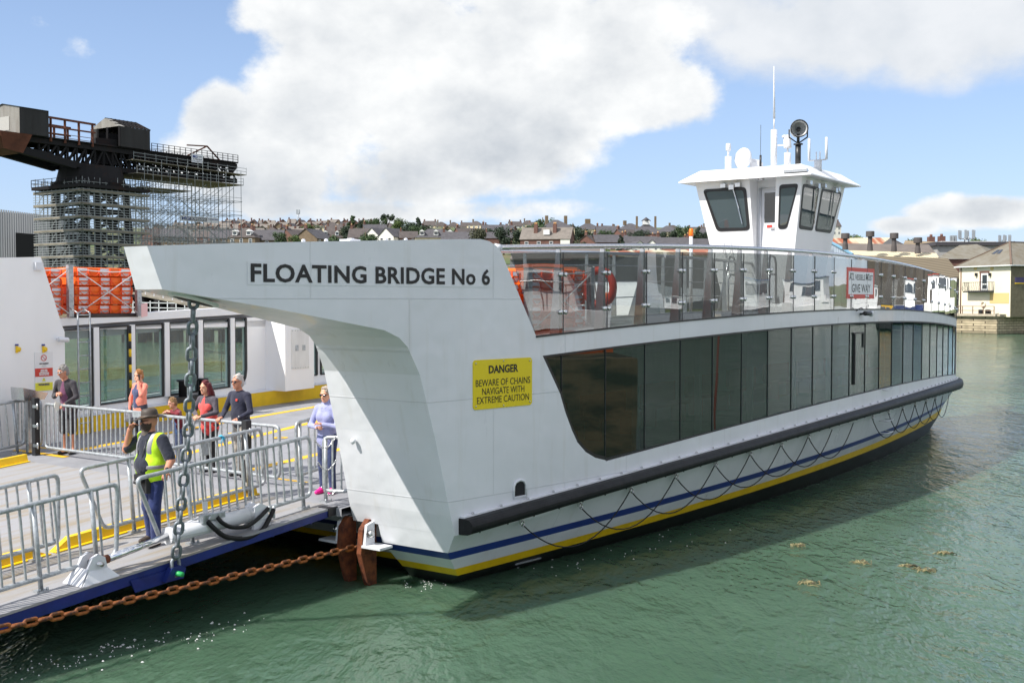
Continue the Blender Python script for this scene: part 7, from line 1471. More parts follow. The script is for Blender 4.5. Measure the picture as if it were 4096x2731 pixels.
rv = place(vil, 'broad dark hipped roof right of the cupola house', 2670, 520, -.1, 904, sc=.85)
rv = place(vil, 'dark villa roof left of the cupola house with a stubby chimney', 2520, 530, .2, 895, sc=.9); mb = MB(); mb.box((-3, 0, 10.2), (1.6, 1.4, 2.4)); link('chimney', mb.mesh('chimney', BR2), rv)
# telephone masts
def mast(label, x, ytop, ybot, D, wide):
    zt, zb = zpx(ytop, D), zpx(ybot, D) - 4; p = at(x, YH, D); t = T('phone_mast', label, 'mast', (p[0], p[1], zb)); h = zt - zb; m = MB()
    for k in range(3): an = 2.1 * k; m.tube([(p[0] + .5 * math.cos(an), p[1] + .5 * math.sin(an), zb), (p[0] + .35 * math.cos(an), p[1] + .35 * math.sin(an), zb + h * .8)], .09, 5)
    for k in range(7): m.lathe([(.5, 0), (.5, .1)], (p[0], p[1], zb + h * .1 * (k + 1)), 8)
    t.part('lattice_pole', m, GALV)
    for k in range(6):
        an = k * 1.047; m = MB(); q = (p[0] + wide * math.cos(an), p[1] + wide * math.sin(an), zb + h * .72); m.box((q[0], q[1], q[2] + h * .13), (.3, .3, h * .24)); m.bar((p[0], p[1], q[2] + .2), q, .12); t.part('antenna', m, GALV)
mast('pale lattice phone mast on the hill left of the tall trees', 1195, 838, 885, 735, 1.1)
mast('phone mast with ring of antennas on a flat roof by the right cottage', 3863, 918, 965, 190, 1.25); mast('short phone antenna cluster above the right cottage roof', 4015, 938, 965, 190, .9); mast('thin distant antenna pair left of the big phone mast', 3810, 940, 965, 215, .5)
# ================================================================== trees
def tree_proto(kind, seed):
    r = random.Random(seed); m = MB(); t = MB()
    if kind == 'round': cl = [(r.uniform(-2.4, 2.4), r.uniform(-2.4, 2.4), r.uniform(2.2, 6.6), r.uniform(1.1, 1.9)) for _ in range(17)]
    elif kind == 'tall': cl = [(r.uniform(-1, 1) * (1 - k / 24) * 2.6, r.uniform(-1, 1) * (1 - k / 24) * 2.6, 2 + k * .42, r.uniform(.8, 1.6) * (1.1 - k / 30)) for k in range(20)]
    elif kind == 'pine': cl = [(r.uniform(-2, 2), r.uniform(-2, 2), r.uniform(7.2, 8.4), r.uniform(.6, 1.1)) for _ in range(9)]
    elif kind == 'bush': cl = [(r.uniform(-3, 3), r.uniform(-2, 2), r.uniform(.8, 3.4), r.uniform(.9, 1.5)) for _ in range(13)]
    V_ = []; F = []
    for cx_, cy_, cz, R in cl:
        for k in range(95):
            d = Vector((r.gauss(0, 1), r.gauss(0, 1), r.gauss(0, 1))).normalized(); p = Vector((cx_, cy_, cz)) + d * R * r.uniform(.45, 1.08); n = (d + Vector((r.uniform(-1, 1), r.uniform(-1, 1), r.uniform(-.3, 1)))).normalized(); a = n.orthogonal().normalized(); b = n.cross(a); s = r.uniform(.14, .34); o = len(V_)
            V_ += [p - a * s - b * s * .6, p + a * s - b * s * .5, p + a * s * .8 + b * s * .7, p - a * s * .7 + b * s * .6]; F.append((o, o + 1, o + 2, o + 3))
    m.add(V_, F); top = 7.4 if kind == 'pine' else 4.5
    t.tube([(0, 0, -3), (.05, 0, 1.5), (.1, .1, top)], [.32, .25, .12], 7)
    for cx_, cy_, cz, R in cl[:7]: t.tube([(.06, .05, min(cz * .5, top - .5)), (cx_ * .6, cy_ * .6, cz * .85), (cx_, cy_, cz)], [.13, .08, .03], 5)
    return m, t
def leaf(name, c, c2):
    m = M(name, c, .7, col2=c2, vs=.9, vcut=(.35, .65)); return m
LEAVES = [leaf('leaf_mid', (.045, .085, .022), (.022, .048, .014)), leaf('leaf_light', (.085, .13, .028), (.045, .08, .02)), leaf('leaf_dark', (.024, .046, .02), (.014, .028, .014)), leaf('leaf_olive', (.062, .066, .030), (.036, .042, .02))]
BARK = M('bark', S(84, 70, 56), .9); TP = {}
def tree(kind, li, label, x, ytop, D, hgt, group=None, sx=1.):
    key = (kind, li)
    if key not in TP:
        a, b = tree_proto(kind, sum(map(ord, kind)) % 97 + li); TP[key] = (a.mesh('crown', LEAVES[li]), b.mesh('trunk', BARK)); fix_normals(TP[key][1])
    nat = {'round': 8.4, 'tall': 11, 'pine': 9.2, 'bush': 4.6}[kind]; sc = hgt / nat; p = at(x, YH, D); root = link('tree', None); root.location = (p[0], p[1], zpx(ytop, D) - hgt); root.scale = (sc * sx, sc * sx, sc); root.rotation_euler = (0, 0, rnd.uniform(0, 6)); tag(root, label, 'tree', group)
    link('crown', TP[key][0], root); link('trunk', TP[key][1], root)
TR = [('tall', 0, 'tall green tree at the left end of the skyline tree group', 1412, 858, 520, 12), ('round', 0, 'round green tree on the skyline left of the umbrella pine', 1478, 872, 520, 9.5), ('round', 0, 'broad green tree on the skyline under the umbrella pine', 1518, 868, 525, 9), ('pine', 2, 'thin umbrella pine standing above the skyline trees', 1549, 856, 530, 12), ('round', 1, 'light green tree on the skyline right of the umbrella pine', 1592, 865, 500, 10), ('tall', 2, 'dark conifer behind the light green skyline tree', 1672, 868, 480, 12), ('round', 2, 'dark round tree left of the flat dormer house', 1640, 880, 470, 9), ('round', 2, 'dark spreading tree above the flat dormer house', 1700, 892, 460, 8),
 ('round', 0, 'bright round tree, left one of the pair by the tan brick house', 1122, 925, 360, 5.5), ('round', 1, 'round tree, right one of the pair by the tan brick house', 1186, 932, 355, 5.2), ('bush', 0, 'dark bush in front of the black dormer house', 1325, 938, 350, 4), ('bush', 0, 'wide green bush left of the white gabled pair', 1465, 928, 360, 4.5), ('round', 1, 'pale hillside tree between the far terraces', 1245, 892, 520, 6), ('bush', 1, 'yellow green hedge among the far terraces', 1225, 896, 600, 5), ('bush', 3, 'olive bushes below the tall skyline tree', 1385, 905, 470, 6),
 ('round', 3, 'bushy brown tree beside the end of the white arm', 1915, 905, 330, 7.5), ('round', 2, 'dark green round tree right of the brown bushy tree', 2015, 895, 370, 8.5), ('round', 2, 'dark tree at the left end of the brick terrace', 2080, 910, 365, 7.), ('bush', 0, 'green bushes behind the chimney of the villa', 2170, 870, 490, 7), ('bush', 0, 'bushes on the slope left of the villa', 2125, 895, 430, 6), ('bush', 2, 'dark bush on the skyline right of the villa', 2290, 892, 500, 6), ('bush', 2, 'dark shrubs right of the brick terrace', 2340, 910, 420, 6), ('tall', 2, 'pointed conifer just above the glass rail', 2482, 938, 350, 6.), ('round', 2, 'dark round tree in front of the cupola house', 2570, 912, 420, 7), ('round', 2, 'dark tree right of the cupola house', 2650, 920, 420, 6.5), ('round', 0, 'broad green tree left of the amber beacon', 2738, 898, 430, 8.5), ('round', 2, 'dark tree between amber beacon and wheelhouse', 2815, 920, 420, 7), ('bush', 3, 'olive shrubs low at the rail near the brick terrace', 2310, 958, 340, 4), ('bush', 1, 'yellow green bush just under the handrail', 2400, 985, 320, 4), ('round', 0, 'green tree behind the wheelhouse edge', 2860, 912, 430, 8), ('bush', 1, 'distant tree top between the first and second roof vents', 3425, 938, 420, 6), ('bush', 0, 'distant tree top right of the third roof vent', 3630, 952, 420, 5), ('round', 1, 'pale tree top right of the big phone mast', 3910, 944, 430, 7), ('bush', 0, 'low tree top above the right cottage ridge', 4040, 958, 420, 5), ('round', 2, 'dark tree beside the rusty roof behind the railing', 2290, 940, 380, 5), ('round', 2, 'dark tree between far terraces above the tan brick house', 1040, 900, 560, 7), ('round', 0, 'green tree among the far terraces right of the phone mast', 1290, 898, 560, 8), ('round', 2, 'dark tree behind the black dormer house', 1395, 895, 450, 8), ('tall', 2, 'dark conifer left of the bright skyline group', 1445, 880, 505, 9), ('round', 2, 'dark crown behind the right white gable', 1620, 896, 455, 9), ('round', 0, 'mid green tree left of the flat dormer house roof', 1668, 900, 430, 7.5), ('bush', 2, 'dark hedge between flat dormer house and terrace', 1775, 912, 420, 5.5), ('round', 2, 'dark tree behind the bushy brown tree', 1945, 905, 440, 8), ('round', 0, 'green tree between terrace chimneys and villa', 2150, 892, 440, 8), ('round', 2, 'dark tree between villa and central chimney house', 2300, 900, 470, 7.5), ('round', 0, 'green tree below the three chimney house', 2420, 915, 420, 7.5), ('round', 2, 'dark tree left of the cupola house front', 2535, 918, 410, 7), ('round', 2, 'dark tree right behind the dark villa roof', 2700, 912, 440, 8), ('tall', 2, 'narrow dark conifer near the amber beacon', 2790, 905, 430, 10)]
for k in TR: tree(*k)
# ================================================================== quay, cottage and sheds on the right
def stone_mat():
    m, n, out = newmat('quay_stone'); p = n('BsdfPrincipled'); n.ln(p.outputs[0], out.inputs[0]); p.inputs['Roughness'].default_value = .9
    tc = n('TexCoord').outputs['Object']; br = n('TexBrick'); sp = n('SeparateXYZ'); n.ln(tc, sp.inputs[0]); cb_ = n('CombineXYZ'); n.ln(n.math('ADD', sp.outputs[0], sp.outputs[1]), cb_.inputs[0]); n.ln(sp.outputs[2], cb_.inputs[1])
    n.ln(cb_.outputs[0], br.inputs['Vector']); br.inputs['Scale'].default_value = 1.0; br.inputs['Brick Width'].default_value = 1.3; br.inputs['Row Height'].default_value = .33; br.inputs['Mortar Size'].default_value = .03; br.inputs['Color1'].default_value = (*S(196, 180, 150), 1); br.inputs['Color2'].default_value = (*S(164, 150, 124), 1); br.inputs['Mortar'].default_value = (*S(84, 74, 62), 1)
    nz = n('TexNoise'); nz.inputs['Scale'].default_value = 1.2; nz.inputs['Detail'].default_value = 6; n.ln(tc, nz.inputs['Vector']); r = n('MapRange'); r.inputs[1].default_value = .4; r.inputs[2].default_value = .7; n.ln(nz.outputs[0], r.inputs[0])
    wet = n('MapRange'); wet.inputs[1].default_value = .1; wet.inputs[2].default_value = .5; wet.inputs[3].default_value = 1; wet.inputs[4].default_value = 0; n.ln(sp.outputs[2], wet.inputs[0])
    c = n.mix(n.math('MULTIPLY', r.outputs[0], .5), br.outputs[0], S(110, 100, 82)); c = n.mix(n.math('MULTIPLY', wet.outputs[0], .6), c, S(58, 60, 44)); n.ln(c, p.inputs['Base Color'])
    b = n('Bump'); b.inputs['Distance'].default_value = .05; n.ln(br.outputs['Fac'], b.inputs['Height']); b.invert = True; n.ln(b.outputs[0], p.inputs['Normal']); return m
STONE = stone_mat()
QX = lambda x, D: (x - CX) / FPX * D
cor = np.array([QX(3989, 143.5), 143.5]); fdir = np.array([-math.sin(RAD(30)), math.cos(RAD(30))]); gdir = np.array([math.cos(RAD(30)), math.sin(RAD(30))])
L0 = cor + fdir * 26; pl = [(-260, 166.), (L0[0], 166.), tuple(cor), tuple(cor + gdir * 30), (cor[0] + 60, 190), (-260, 190)]
mb = MB(); n_ = len(pl); mb.add([(x, y, -2) for x, y in pl] + [(x, y, 2.3) for x, y in pl], [(i, (i + 1) % n_, n_ + (i + 1) % n_, n_ + i) for i in range(n_)] + [tuple(range(n_, 2 * n_))]); solo('quay_wall', mb, STONE, 'weathered stone quay wall below the cream cottage', 'quay wall', (cor[0], cor[1], 0))
mb = MB(); e_ = .25
for a_, b_ in ((L0, cor), (cor, cor + gdir * 14)): mb.bar((*a_, 2.42), (*b_, 2.42), .8, .3)
solo('coping_stones', mb, M('coping', S(188, 176, 156), .9, var=.3, vs=2), 'pale coping stones along the top of the quay wall', 'coping', (cor[0], cor[1], 2.3))
# cottage
NC = np.array([QX(4040, 143.2), 143.2]); fd = np.array([math.sin(RAD(337)), math.cos(RAD(337))]); gd = np.array([math.sin(RAD(67)), math.cos(RAD(67))])
def wallpt(x, y, o=0., base=None, d_=None):
    base = NC if base is None else base; d_ = fd if d_ is None else d_; r = ray(x, y); A = np.array([[r[0], -d_[0]], [r[1], -d_[1]]]); t, s = np.linalg.solve(A, base); nrm = np.array([d_[1], -d_[0]]); nrm = -nrm if nrm @ base > 0 else nrm
    return s, CAMH + r[2] * t
COT = T('cream_cottage', 'cream rendered quayside cottage with slate hipped roof and small iron balcony', 'house', (NC[0], NC[1], 2.3))
CRM = M('cream_wall', S(236, 226, 202), .8, var=.07, vs=.6); BRK = M('yellow_brick', S(118, 110, 88), .9, var=.3, vs=2.); SLATE = M('mossy_slate', S(122, 118, 108), .85, col2=S(106, 98, 82), vs=.8, vcut=(.4, .7))
sL = wallpt(3836, 1200)[0]; EZ = CAMH + (YH - 1058) / FPX * 143.2; Wd = 11.0
def cp3(s, g, z): p = NC + fd * s + gd * g; return (p[0], p[1], z)
mb = MB(); mb.hexa([cp3(0, 0, 2.2), cp3(sL, 0, 2.2), cp3(sL, Wd, 2.2), cp3(0, Wd, 2.2), cp3(0, 0, EZ), cp3(sL, 0, EZ), cp3(sL, Wd, EZ), cp3(0, Wd, EZ)]); COT.part('wall', mb, CRM)
mb = MB(); mb.hexa([cp3(.02, -.0, 2.2), cp3(-.03, .01, 2.2), cp3(-.03, Wd, 2.2), cp3(.02, Wd, 2.2), cp3(.02, 0, EZ), cp3(-.03, .01, EZ), cp3(-.03, Wd, EZ), cp3(.02, Wd, EZ)]); COT.part('brick_side', mb, BRK)
ov = .45; AZ = EZ + 3.1; mb = MB(); P8 = [cp3(-ov, -ov, EZ - .05), cp3(sL + ov, -ov, EZ - .05), cp3(sL + ov, Wd + ov, EZ - .05), cp3(-ov, Wd + ov, EZ - .05), cp3(sL / 2, sL / 2, AZ), cp3(sL / 2, Wd, AZ)]
mb.add(P8, [(0, 1, 4), (1, 2, 5, 4), (2, 3, 5), (3, 0, 4, 5), (3, 2, 1, 0)]); rf = COT.part('roof', mb, SLATE)
mb = MB()
for a_, b_ in ((0, 4), (1, 4), (4, 5)): mb.bar(np.array(P8[a_]) + [0, 0, .05], np.array(P8[b_]) + [0, 0, .05], .22, .12)
COT.part('ridge_tiles', mb, M('ridge_tile', S(110, 92, 80), .9), parent=rf)
mb = MB(); mb.bar(cp3(-ov, -ov - .03, EZ - .12), cp3(sL + ov, -ov - .03, EZ - .12), .14, .14); mb.bar(cp3(-ov - .03, -ov, EZ - .12), cp3(-ov - .03, Wd, EZ - .12), .14, .14); COT.part('gutter', mb, WFR)
mb = MB(); mb.tube([cp3(sL - .35, -.08, EZ - .2), cp3(sL - .35, -.08, 2.4)], .07, 6); COT.part('drainpipe', mb, M('brown_pipe', S(110, 72, 54), .6))
def cq(name, x0, y0, x1, y1, mat, out_=.05, parent=None):
    (s0, z1), (s1, z0) = wallpt(x0, y0), wallpt(x1, y1); mb = MB(); mb.hexa([cp3(s0, -out_, z0), cp3(s1, -out_, z0), cp3(s1, .05, z0), cp3(s0, .05, z0), cp3(s0, -out_, z1), cp3(s1, -out_, z1), cp3(s1, .05, z1), cp3(s0, .05, z1)]); return COT.part(name, mb, mat, parent=parent)
dr = cq('door', 3926, 1092, 3953, 1160, WFR, .06); cq('door_pane', 3931, 1100, 3949, 1134, GLH, .075, dr); cq('door_pane', 3931, 1139, 3949, 1155, GLH, .075, dr); cq('brick_lintel', 3919, 1085, 3958, 1092, BR, .07); cq('brick_jamb', 3920, 1092, 3926, 1160, BR, .055); cq('plaque', 3960, 1172, 4036, 1213, M('ochre_panel', S(212, 186, 128), .8), .04)
for x in (3908, 3963): cq('wall_lamp', x - 4, 1092, x + 3, 1104, BLK, .25)
for x in (3902, 3968): s, z = wallpt(x, 1073); mb = MB(); mb.lathe([(.30, 0), (.28, .05)], cp3(s, 0, z), 14, axis=(-gd[0], -gd[1], 0)); COT.part('tie_plate', mb, M('tie_cream', S(232, 204, 140), .8))
(b0, zb), (b1, _z) = wallpt(3874, 1165), wallpt(3976, 1165); bp = 1.0
mb = MB(); mb.hexa([cp3(b0, -bp, zb - .15), cp3(b1, -bp, zb - .15), cp3(b1, 0, zb - .15), cp3(b0, 0, zb - .15), cp3(b0, -bp, zb), cp3(b1, -bp, zb), cp3(b1, 0, zb), cp3(b0, 0, zb)]); bal = COT.part('balcony', mb, BLK)
mb = MB(); zt2 = zb + 1.15
for a_, b_ in ((cp3(b0, -bp, zt2), cp3(b1, -bp, zt2)), (cp3(b0, -bp, zt2), cp3(b0, 0, zt2)), (cp3(b1, -bp, zt2), cp3(b1, 0, zt2))): mb.bar(a_, b_, .06)
for k in range(15): s = lerp(b0, b1, k / 14); mb.tube([cp3(s, -bp, zb), cp3(s, -bp - .14, zb + .35), cp3(s, -bp, zb + .75), cp3(s, -bp, zt2)], .022, 4)
for k in range(5): 
    for bb in (b0, b1): mb.bar(cp3(bb, -bp * k / 4, zb), cp3(bb, -bp * k / 4, zt2), .04)
COT.part('balcony_railing', mb, BLK, parent=bal)
s, z = wallpt(3935, 1217); mb = MB(); c = Vector(cp3(s, -.12, z)); e1 = Vector((fd[0], fd[1], 0)); mb.tube([c + e1 * (.33 * math.cos(t)) + Vector((0, 0, .33 * math.sin(t))) for t in np.linspace(0, 6.2832, 19)[:-1]], .075, 8, closed=True); solo('lifebuoy', mb, M('pale_buoy', S(222, 206, 190), .6), 'pale lifebuoy hung on the cottage wall under the balcony', 'lifebuoy', tuple(c))
for gg, zz in ((3.2, 6.2), (3.2, 2.9), (6.4, 6.2), (6.4, 2.9)):
    mb = MB(); mb.hexa([cp3(-.08, gg, zz), cp3(-.08, gg + 1.3, zz), cp3(.0, gg + 1.3, zz), cp3(0, gg, zz), cp3(-.08, gg, zz + 1.7), cp3(-.08, gg + 1.3, zz + 1.7), cp3(0, gg + 1.3, zz + 1.7), cp3(0, gg, zz + 1.7)]); w_ = COT.part('window', mb, WFR); mb = MB(); mb.add([cp3(-.09, gg + .12, zz + .1), cp3(-.09, gg + 1.18, zz + .1), cp3(-.09, gg + 1.18, zz + 1.6), cp3(-.09, gg + .12, zz + 1.6)], [(0, 1, 2, 3)]); COT.part('pane', mb, GLH, parent=w_, fix=False)
mb = MB(); mb.hexa([cp3(-.1, .7, 6.55), cp3(-.1, 2.6, 6.55), cp3(-.03, 2.6, 6.55), cp3(-.03, .7, 6.55), cp3(-.1, .7, 7.25), cp3(-.1, 2.6, 7.25), cp3(-.03, 2.6, 7.25), cp3(-.03, .7, 7.25)]); sg2 = COT.part('name_sign', mb, M('indigo_sign', S(74, 66, 104), .6)); mb = MB(); mb.hexa([cp3(-.11, .7, 6.42), cp3(-.11, 2.6, 6.42), cp3(-.03, 2.6, 6.42), cp3(-.03, .7, 6.42), cp3(-.11, .7, 6.56), cp3(-.11, 2.6, 6.56), cp3(-.03, 2.6, 6.56), cp3(-.03, .7, 6.56)]); COT.part('sign_strip', mb, YEL, parent=sg2)
SKY_L = M('rooflight', (.06, .07, .09), .1)
for k in (0, 1):
    t0 = Vector(P8[0]).lerp(Vector(P8[1]), .36 + .17 * k); t1 = Vector(P8[0]).lerp(Vector(P8[1]), .48 + .17 * k); ap = Vector(P8[4]); a_, b_, c_, d_ = t0.lerp(ap, .50), t1.lerp(ap, .50), t1.lerp(ap, .66), t0.lerp(ap, .66); up3 = Vector((0, 0, .07)); mb = MB(); mb.hexa([a_ - up3, b_ - up3, c_ - up3, d_ - up3, a_ + up3, b_ + up3, c_ + up3, d_ + up3]); COT.part('rooflight', mb, SKY_L, parent=rf)
# quay railing
t = T('quay_railing', 'plain steel railing along the quay edge in front of the cottage', 'railing', (cor[0], cor[1], 2.5)); mb = MB()
for k in range(14): p = cor + fdir * (.8 + 1.6 * k); mb.bar((p[0] + .4, p[1] + .3, 2.4), (p[0] + .4, p[1] + .3, 3.6), .09)
for zz in (3.0, 3.55): p, q = cor + fdir * .8, cor + fdir * 22; mb.bar((p[0] + .4, p[1] + .3, zz), (q[0] + .4, q[1] + .3, zz), .075)
t.part('rails', mb, M('brown_rail', S(124, 104, 90), .6))
for x in (3924, 3951): p = at(x, 1262, 146.2); mb = MB(); mb.box((p[0], p[1], 2.75), (.5, .5, .7)); mb.lathe([(.3, 2.7), (.3, 3.05), (.22, 3.12)], (p[0], p[1], 0), 10); solo('mooring_bollard', mb, BLK, 'black mooring bollard on the quay, ' + ('left' if x < 3930 else 'right') + ' one of the pair below the balcony', 'bollard', (p[0], p[1], 2.4), group='bollards on the cottage quay')
# long low building with ribbed roof left of the cottage
def ribbed(name, c1, c2, vs): return M(name, c1, .8, col2=c2, vs=vs)
def wave_mat(name, c1, c2, scale, axis='X', rust=None):
    m, n, out = newmat(name); p = n('BsdfPrincipled'); n.ln(p.outputs[0], out.inputs[0]); p.inputs['Roughness'].default_value = .8; w = n('TexWave', wave_type='BANDS', bands_direction=axis); w.inputs['Scale'].default_value = scale; tc = n('TexCoord').outputs['Object']; n.ln(tc, w.inputs[0]); c = n.mix(w.outputs[0], c1, c2)
    if rust:
        nz = n('TexNoise'); nz.inputs['Scale'].default_value = .5; mp = n('Mapping'); mp.inputs['Scale'].default_value = (1, .12, .12); n.ln(tc, mp.inputs[0]); n.ln(mp.outputs[0], nz.inputs['Vector']); r = n('MapRange'); r.inputs[1].default_value = .44; r.inputs[2].default_value = .54; n.ln(nz.outputs[0], r.inputs[0]); c = n.mix(r.outputs[0], c, rust)
    n.ln(c, p.inputs['Base Color']); return m
RIB = wave_mat('ribbed_brown_roof', S(126, 114, 92), S(70, 62, 50), .42, 'Y'); RIBC = wave_mat('cream_sheet_roof', S(214, 202, 172), S(180, 166, 136), .8); RSTR = wave_mat('rusty_sheet_roof', S(198, 188, 164), S(180, 168, 140), .6, rust=S(150, 88, 62)); FELT = M('felt_roof', S(112, 104, 98), .9, var=.2, vs=.5); CLAD = wave_mat('blue_grey_cladding', S(168, 180, 192), S(138, 150, 164), 1.6); MOSS = M('mossy_sheet_roof', S(142, 126, 102), .9, var=.25, vs=.5); GREYD = M('quay_shed_wall', S(112, 114, 116), .8, var=.2, vs=.3)
GREYW = M('grey_wall', S(168, 166, 162), .85, var=.1, vs=.4)
def slab(pts, mat_, name, T_, th=.2): mb = MB(); mb.add([tuple(p) for p in pts] + [tuple(np.array(p) - [0, 0, th]) for p in pts], [(0, 1, 2, 3), (7, 6, 5, 4), (0, 4, 5, 1), (1, 5, 6, 2), (2, 6, 7, 3), (3, 7, 4, 0)]); return T_.part(name, mb, mat_)
t = T('quayside_annexe', 'low building with ribbed brown roof joined to the left of the cottage', 'building', at(3700, 1262, 158)); e0, e1, r0, r1 = at(3380, 1107, 158), at(3850, 1108, 152), at(3440, 1022, 166), at(3790, 1033, 161)
slab([e0, e1, r1, r0], RIB, 'roof', t); mb = MB(); mb.hexa([(e0[0], e0[1] + .4, 2.2), (e1[0], e1[1] + .4, 2.2), (e1[0], e1[1] + 12, 2.2), (e0[0], e0[1] + 12, 2.2), (e0[0], e0[1] + .4, e0[2] - .1), (e1[0], e1[1] + .4, e1[2] - .1), (e1[0], e1[1] + 12, e1[2] - .1), (e0[0], e0[1] + 12, e0[2] - .1)]); t.part('wall', mb, GREYW)
for x0, y0, x1, y1 in ((3813, 1112, 3829, 1143), (3812, 1192, 3836, 1226)):
    a_, b_ = at(x0, y0, 152.4), at(x1, y1, 152.1); mb = MB(); mb.span((a_[0], 152.2, b_[2]), (b_[0], 153.4, a_[2])); w_ = t.part('window', mb, WFR); mb = MB(); mb.span((a_[0] + .12, 152.15, b_[2] + .12), (b_[0] - .12, 152.3, a_[2] - .12)); t.part('pane', mb, GLH, parent=w_)
a_, b_ = at(3806, 1166, 152.2), at(3836, 1174, 152.2); mb = MB(); mb.span((a_[0], 151.8, b_[2]), (b_[0], 153, a_[2])); t.part('brick_band', mb, BR)
def shed(label, gl, gr, apex, rl, rr, rapex, D0, D1, roofm, wallm, name='shed', drop=6):
    """gable end gl-apex-gr at D0, far end rl-rapex-rr at D1 (picture points)"""
    t = T(name, label, 'shed', at(gl[0], 1262, D0[0])); A, B, C_ = at(*gl, D0[0]), at(*gr, D0[1]), at(*apex, D0[2]); A2, B2, C2 = at(*rl, D1[0]), at(*rr, D1[1]), at(*rapex, D1[2])
    mb = MB(); dn = lambda p: (p[0], p[1], 2.2); mb.add([A, B, C_, dn(A), dn(B)], [(3, 4, 1, 2, 0)]); mb.add([A2, B2, C2, dn(A2), dn(B2)], [(4, 3, 0, 2, 1)]); mb.add([B, B2, dn(B2), dn(B)], [(0, 1, 2, 3)]); mb.add([A, A2, dn(A2), dn(A)], [(3, 2, 1, 0)]); t.part('wall', mb, wallm, fix=False)
    return t, A, B, C_, A2, B2, C2
t, A, B, C_, A2, B2, C2 = shed('shed with blue edged grey gable, dark roof and cream lower strip', (3288, 998), (3410, 1020), (3326, 973), (3660, 1002), (3762, 1036), (3715, 978), (187, 176, 181.5), (187, 172, 179.5), FELT, CLAD, 'vented_shed')
mid, mid2 = C_ + (B - C_) * .60, C2 + (B2 - C2) * .60; rf2 = slab([mid, mid2, C2, C_], FELT, 'roof', t); slab([B + (B - C_) * .05, B2 + (B2 - C2) * .05, mid2, mid], RIBC, 'roof_strip', t); slab([A2, A, C_, C2], RSTR, 'roof_back', t)
mb = MB(); mb.bar(A + [0, -.2, .1], C_ + [0, -.2, .1], .3, .3); mb.bar(C_ + [0, -.2, .1], B + [0, -.2, .1], .3, .3); t.part('bargeboard', mb, M('blue_board', S(120, 164, 190), .6))
VENT = M('vent_cowl', S(88, 82, 80), .7, var=.3, vs=1)
for x, yt, yb_ in ((3381, 934, 979), (3480, 926, 984), (3576, 933, 987), (3671, 951, 994)):
    D = 174; p = at(x, yb_, D); zt_ = zy(yt, D); zb_ = zy(yb_, D) - .8; hc_ = 22 / FPX * D; r_ = 16.5 / FPX * D; mb = MB(); mb.lathe([(r_ * .72, zb_), (r_ * .62, zb_ + .8), (r_ * .5, lerp(zb_, zt_ - hc_, .7)), (r_ * .52, zt_ - hc_ + .1), (r_ * .98, zt_ - hc_), (r_, zt_ - hc_ + .05), (r_, zt_ - .06), (r_ * .9, zt_)], (p[0], p[1], 0), 18, smooth=False); t.part('roof_vent', mb, VENT)
t, A, B, C_, A2, B2, C2 = shed('rusty striped roof shed with grey end gable behind the four roof vents', (3523, 981), (3637, 988), (3563, 950), (3180, 985), (3240, 986), (3330, 953), (196, 205, 200.5), (197, 206, 201.5), RSTR, GREYW, 'rusty_shed'); slab([A, C_, C2, A2], RSTR, 'roof', t); slab([B, B2, C2, C_], RSTR, 'roof_back', t)
t = T('mossy_shed', 'brown mossy roof shed with pale rooflights behind the last roof vent', 'shed', at(3720, 1262, 205)); slab([at(3600, 1012, 196), at(3850, 1020, 196), at(3860, 972, 206), at(3620, 962, 210)], MOSS, 'roof', t)
mb = MB(); a_ = at(3605, 1012, 196.5); b_ = at(3850, 1020, 196.5); mb.span((a_[0], a_[1], 2.2), (b_[0], b_[1] + 12, a_[2] - .3)); t.part('wall', mb, GREYW)
for x, y in ((3768, 993), (3750, 1003)): p = [at(x - 14, y - 5, 199), at(x + 10, y - 6, 199), at(x + 24, y + 6, 198), at(x - 2, y + 7, 198)]; slab([np.array(q) + [0, -.6, .3] for q in p], M('pale_rooflight', S(186, 190, 186), .5), 'rooflight', t, .1)
t = T('hip_roof_house', 'slate hipped roof building rising behind the annexe and cottage', 'building', at(3850, 1262, 172)); p = [at(3744, 1035, 166), at(3990, 1035, 166), at(4010, 1012, 178), at(3790, 1010, 178)]; a_, b_ = at(3838, 981, 172), at(3908, 977, 172)
mb = MB(); mb.add([p[0], p[1], p[2], p[3], a_, b_], [(0, 1, 5, 4), (1, 2, 5), (2, 3, 4, 5), (3, 0, 4)]); t.part('roof', mb, SLATE); mb = MB(); mb.span((p[0][0] + .3, p[0][1] + .3, 2.2), (p[1][0] - .3, p[2][1], p[0][2] - .05)); t.part('wall', mb, BR)
t = T('flat_roof_block', 'long flat dark roof with pale parapet carrying phone masts', 'building', at(3900, 1262, 190)); mb = MB(); a_, b_ = at(3750, 968, 188), at(4200, 974, 188); mb.span((a_[0], 188, 2.2), (b_[0], 200, a_[2] - .6)); t.part('wall', mb, GREYW); mb = MB(); mb.span((a_[0] - .5, 187.5, a_[2] - .6), (b_[0], 200, a_[2])); t.part('roof', mb, M('dark_felt', S(70, 68, 72), .8)); mb = MB(); mb.span((at(3780, 0, 195)[0], 195, a_[2]), (at(4000, 0, 195)[0], 198, a_[2] + .5)); t.part('parapet', mb, WFR)
for x, y in ((3724, 955), (3766, 953)): p = at(x, y, 210); mb = MB(); mb.box((p[0], p[1], p[2] - .6), (1.1, 1.1, 1.9)); mb.lathe([(.3, .3), (.25, .8)], (p[0], p[1], p[2]), 8); solo('brick_chimney', mb, BR, 'dark brick chimney on the skyline, ' + ('left' if x < 3740 else 'right') + ' of two beside the phone masts', 'chimney', tuple(p), group='skyline chimneys by the masts')
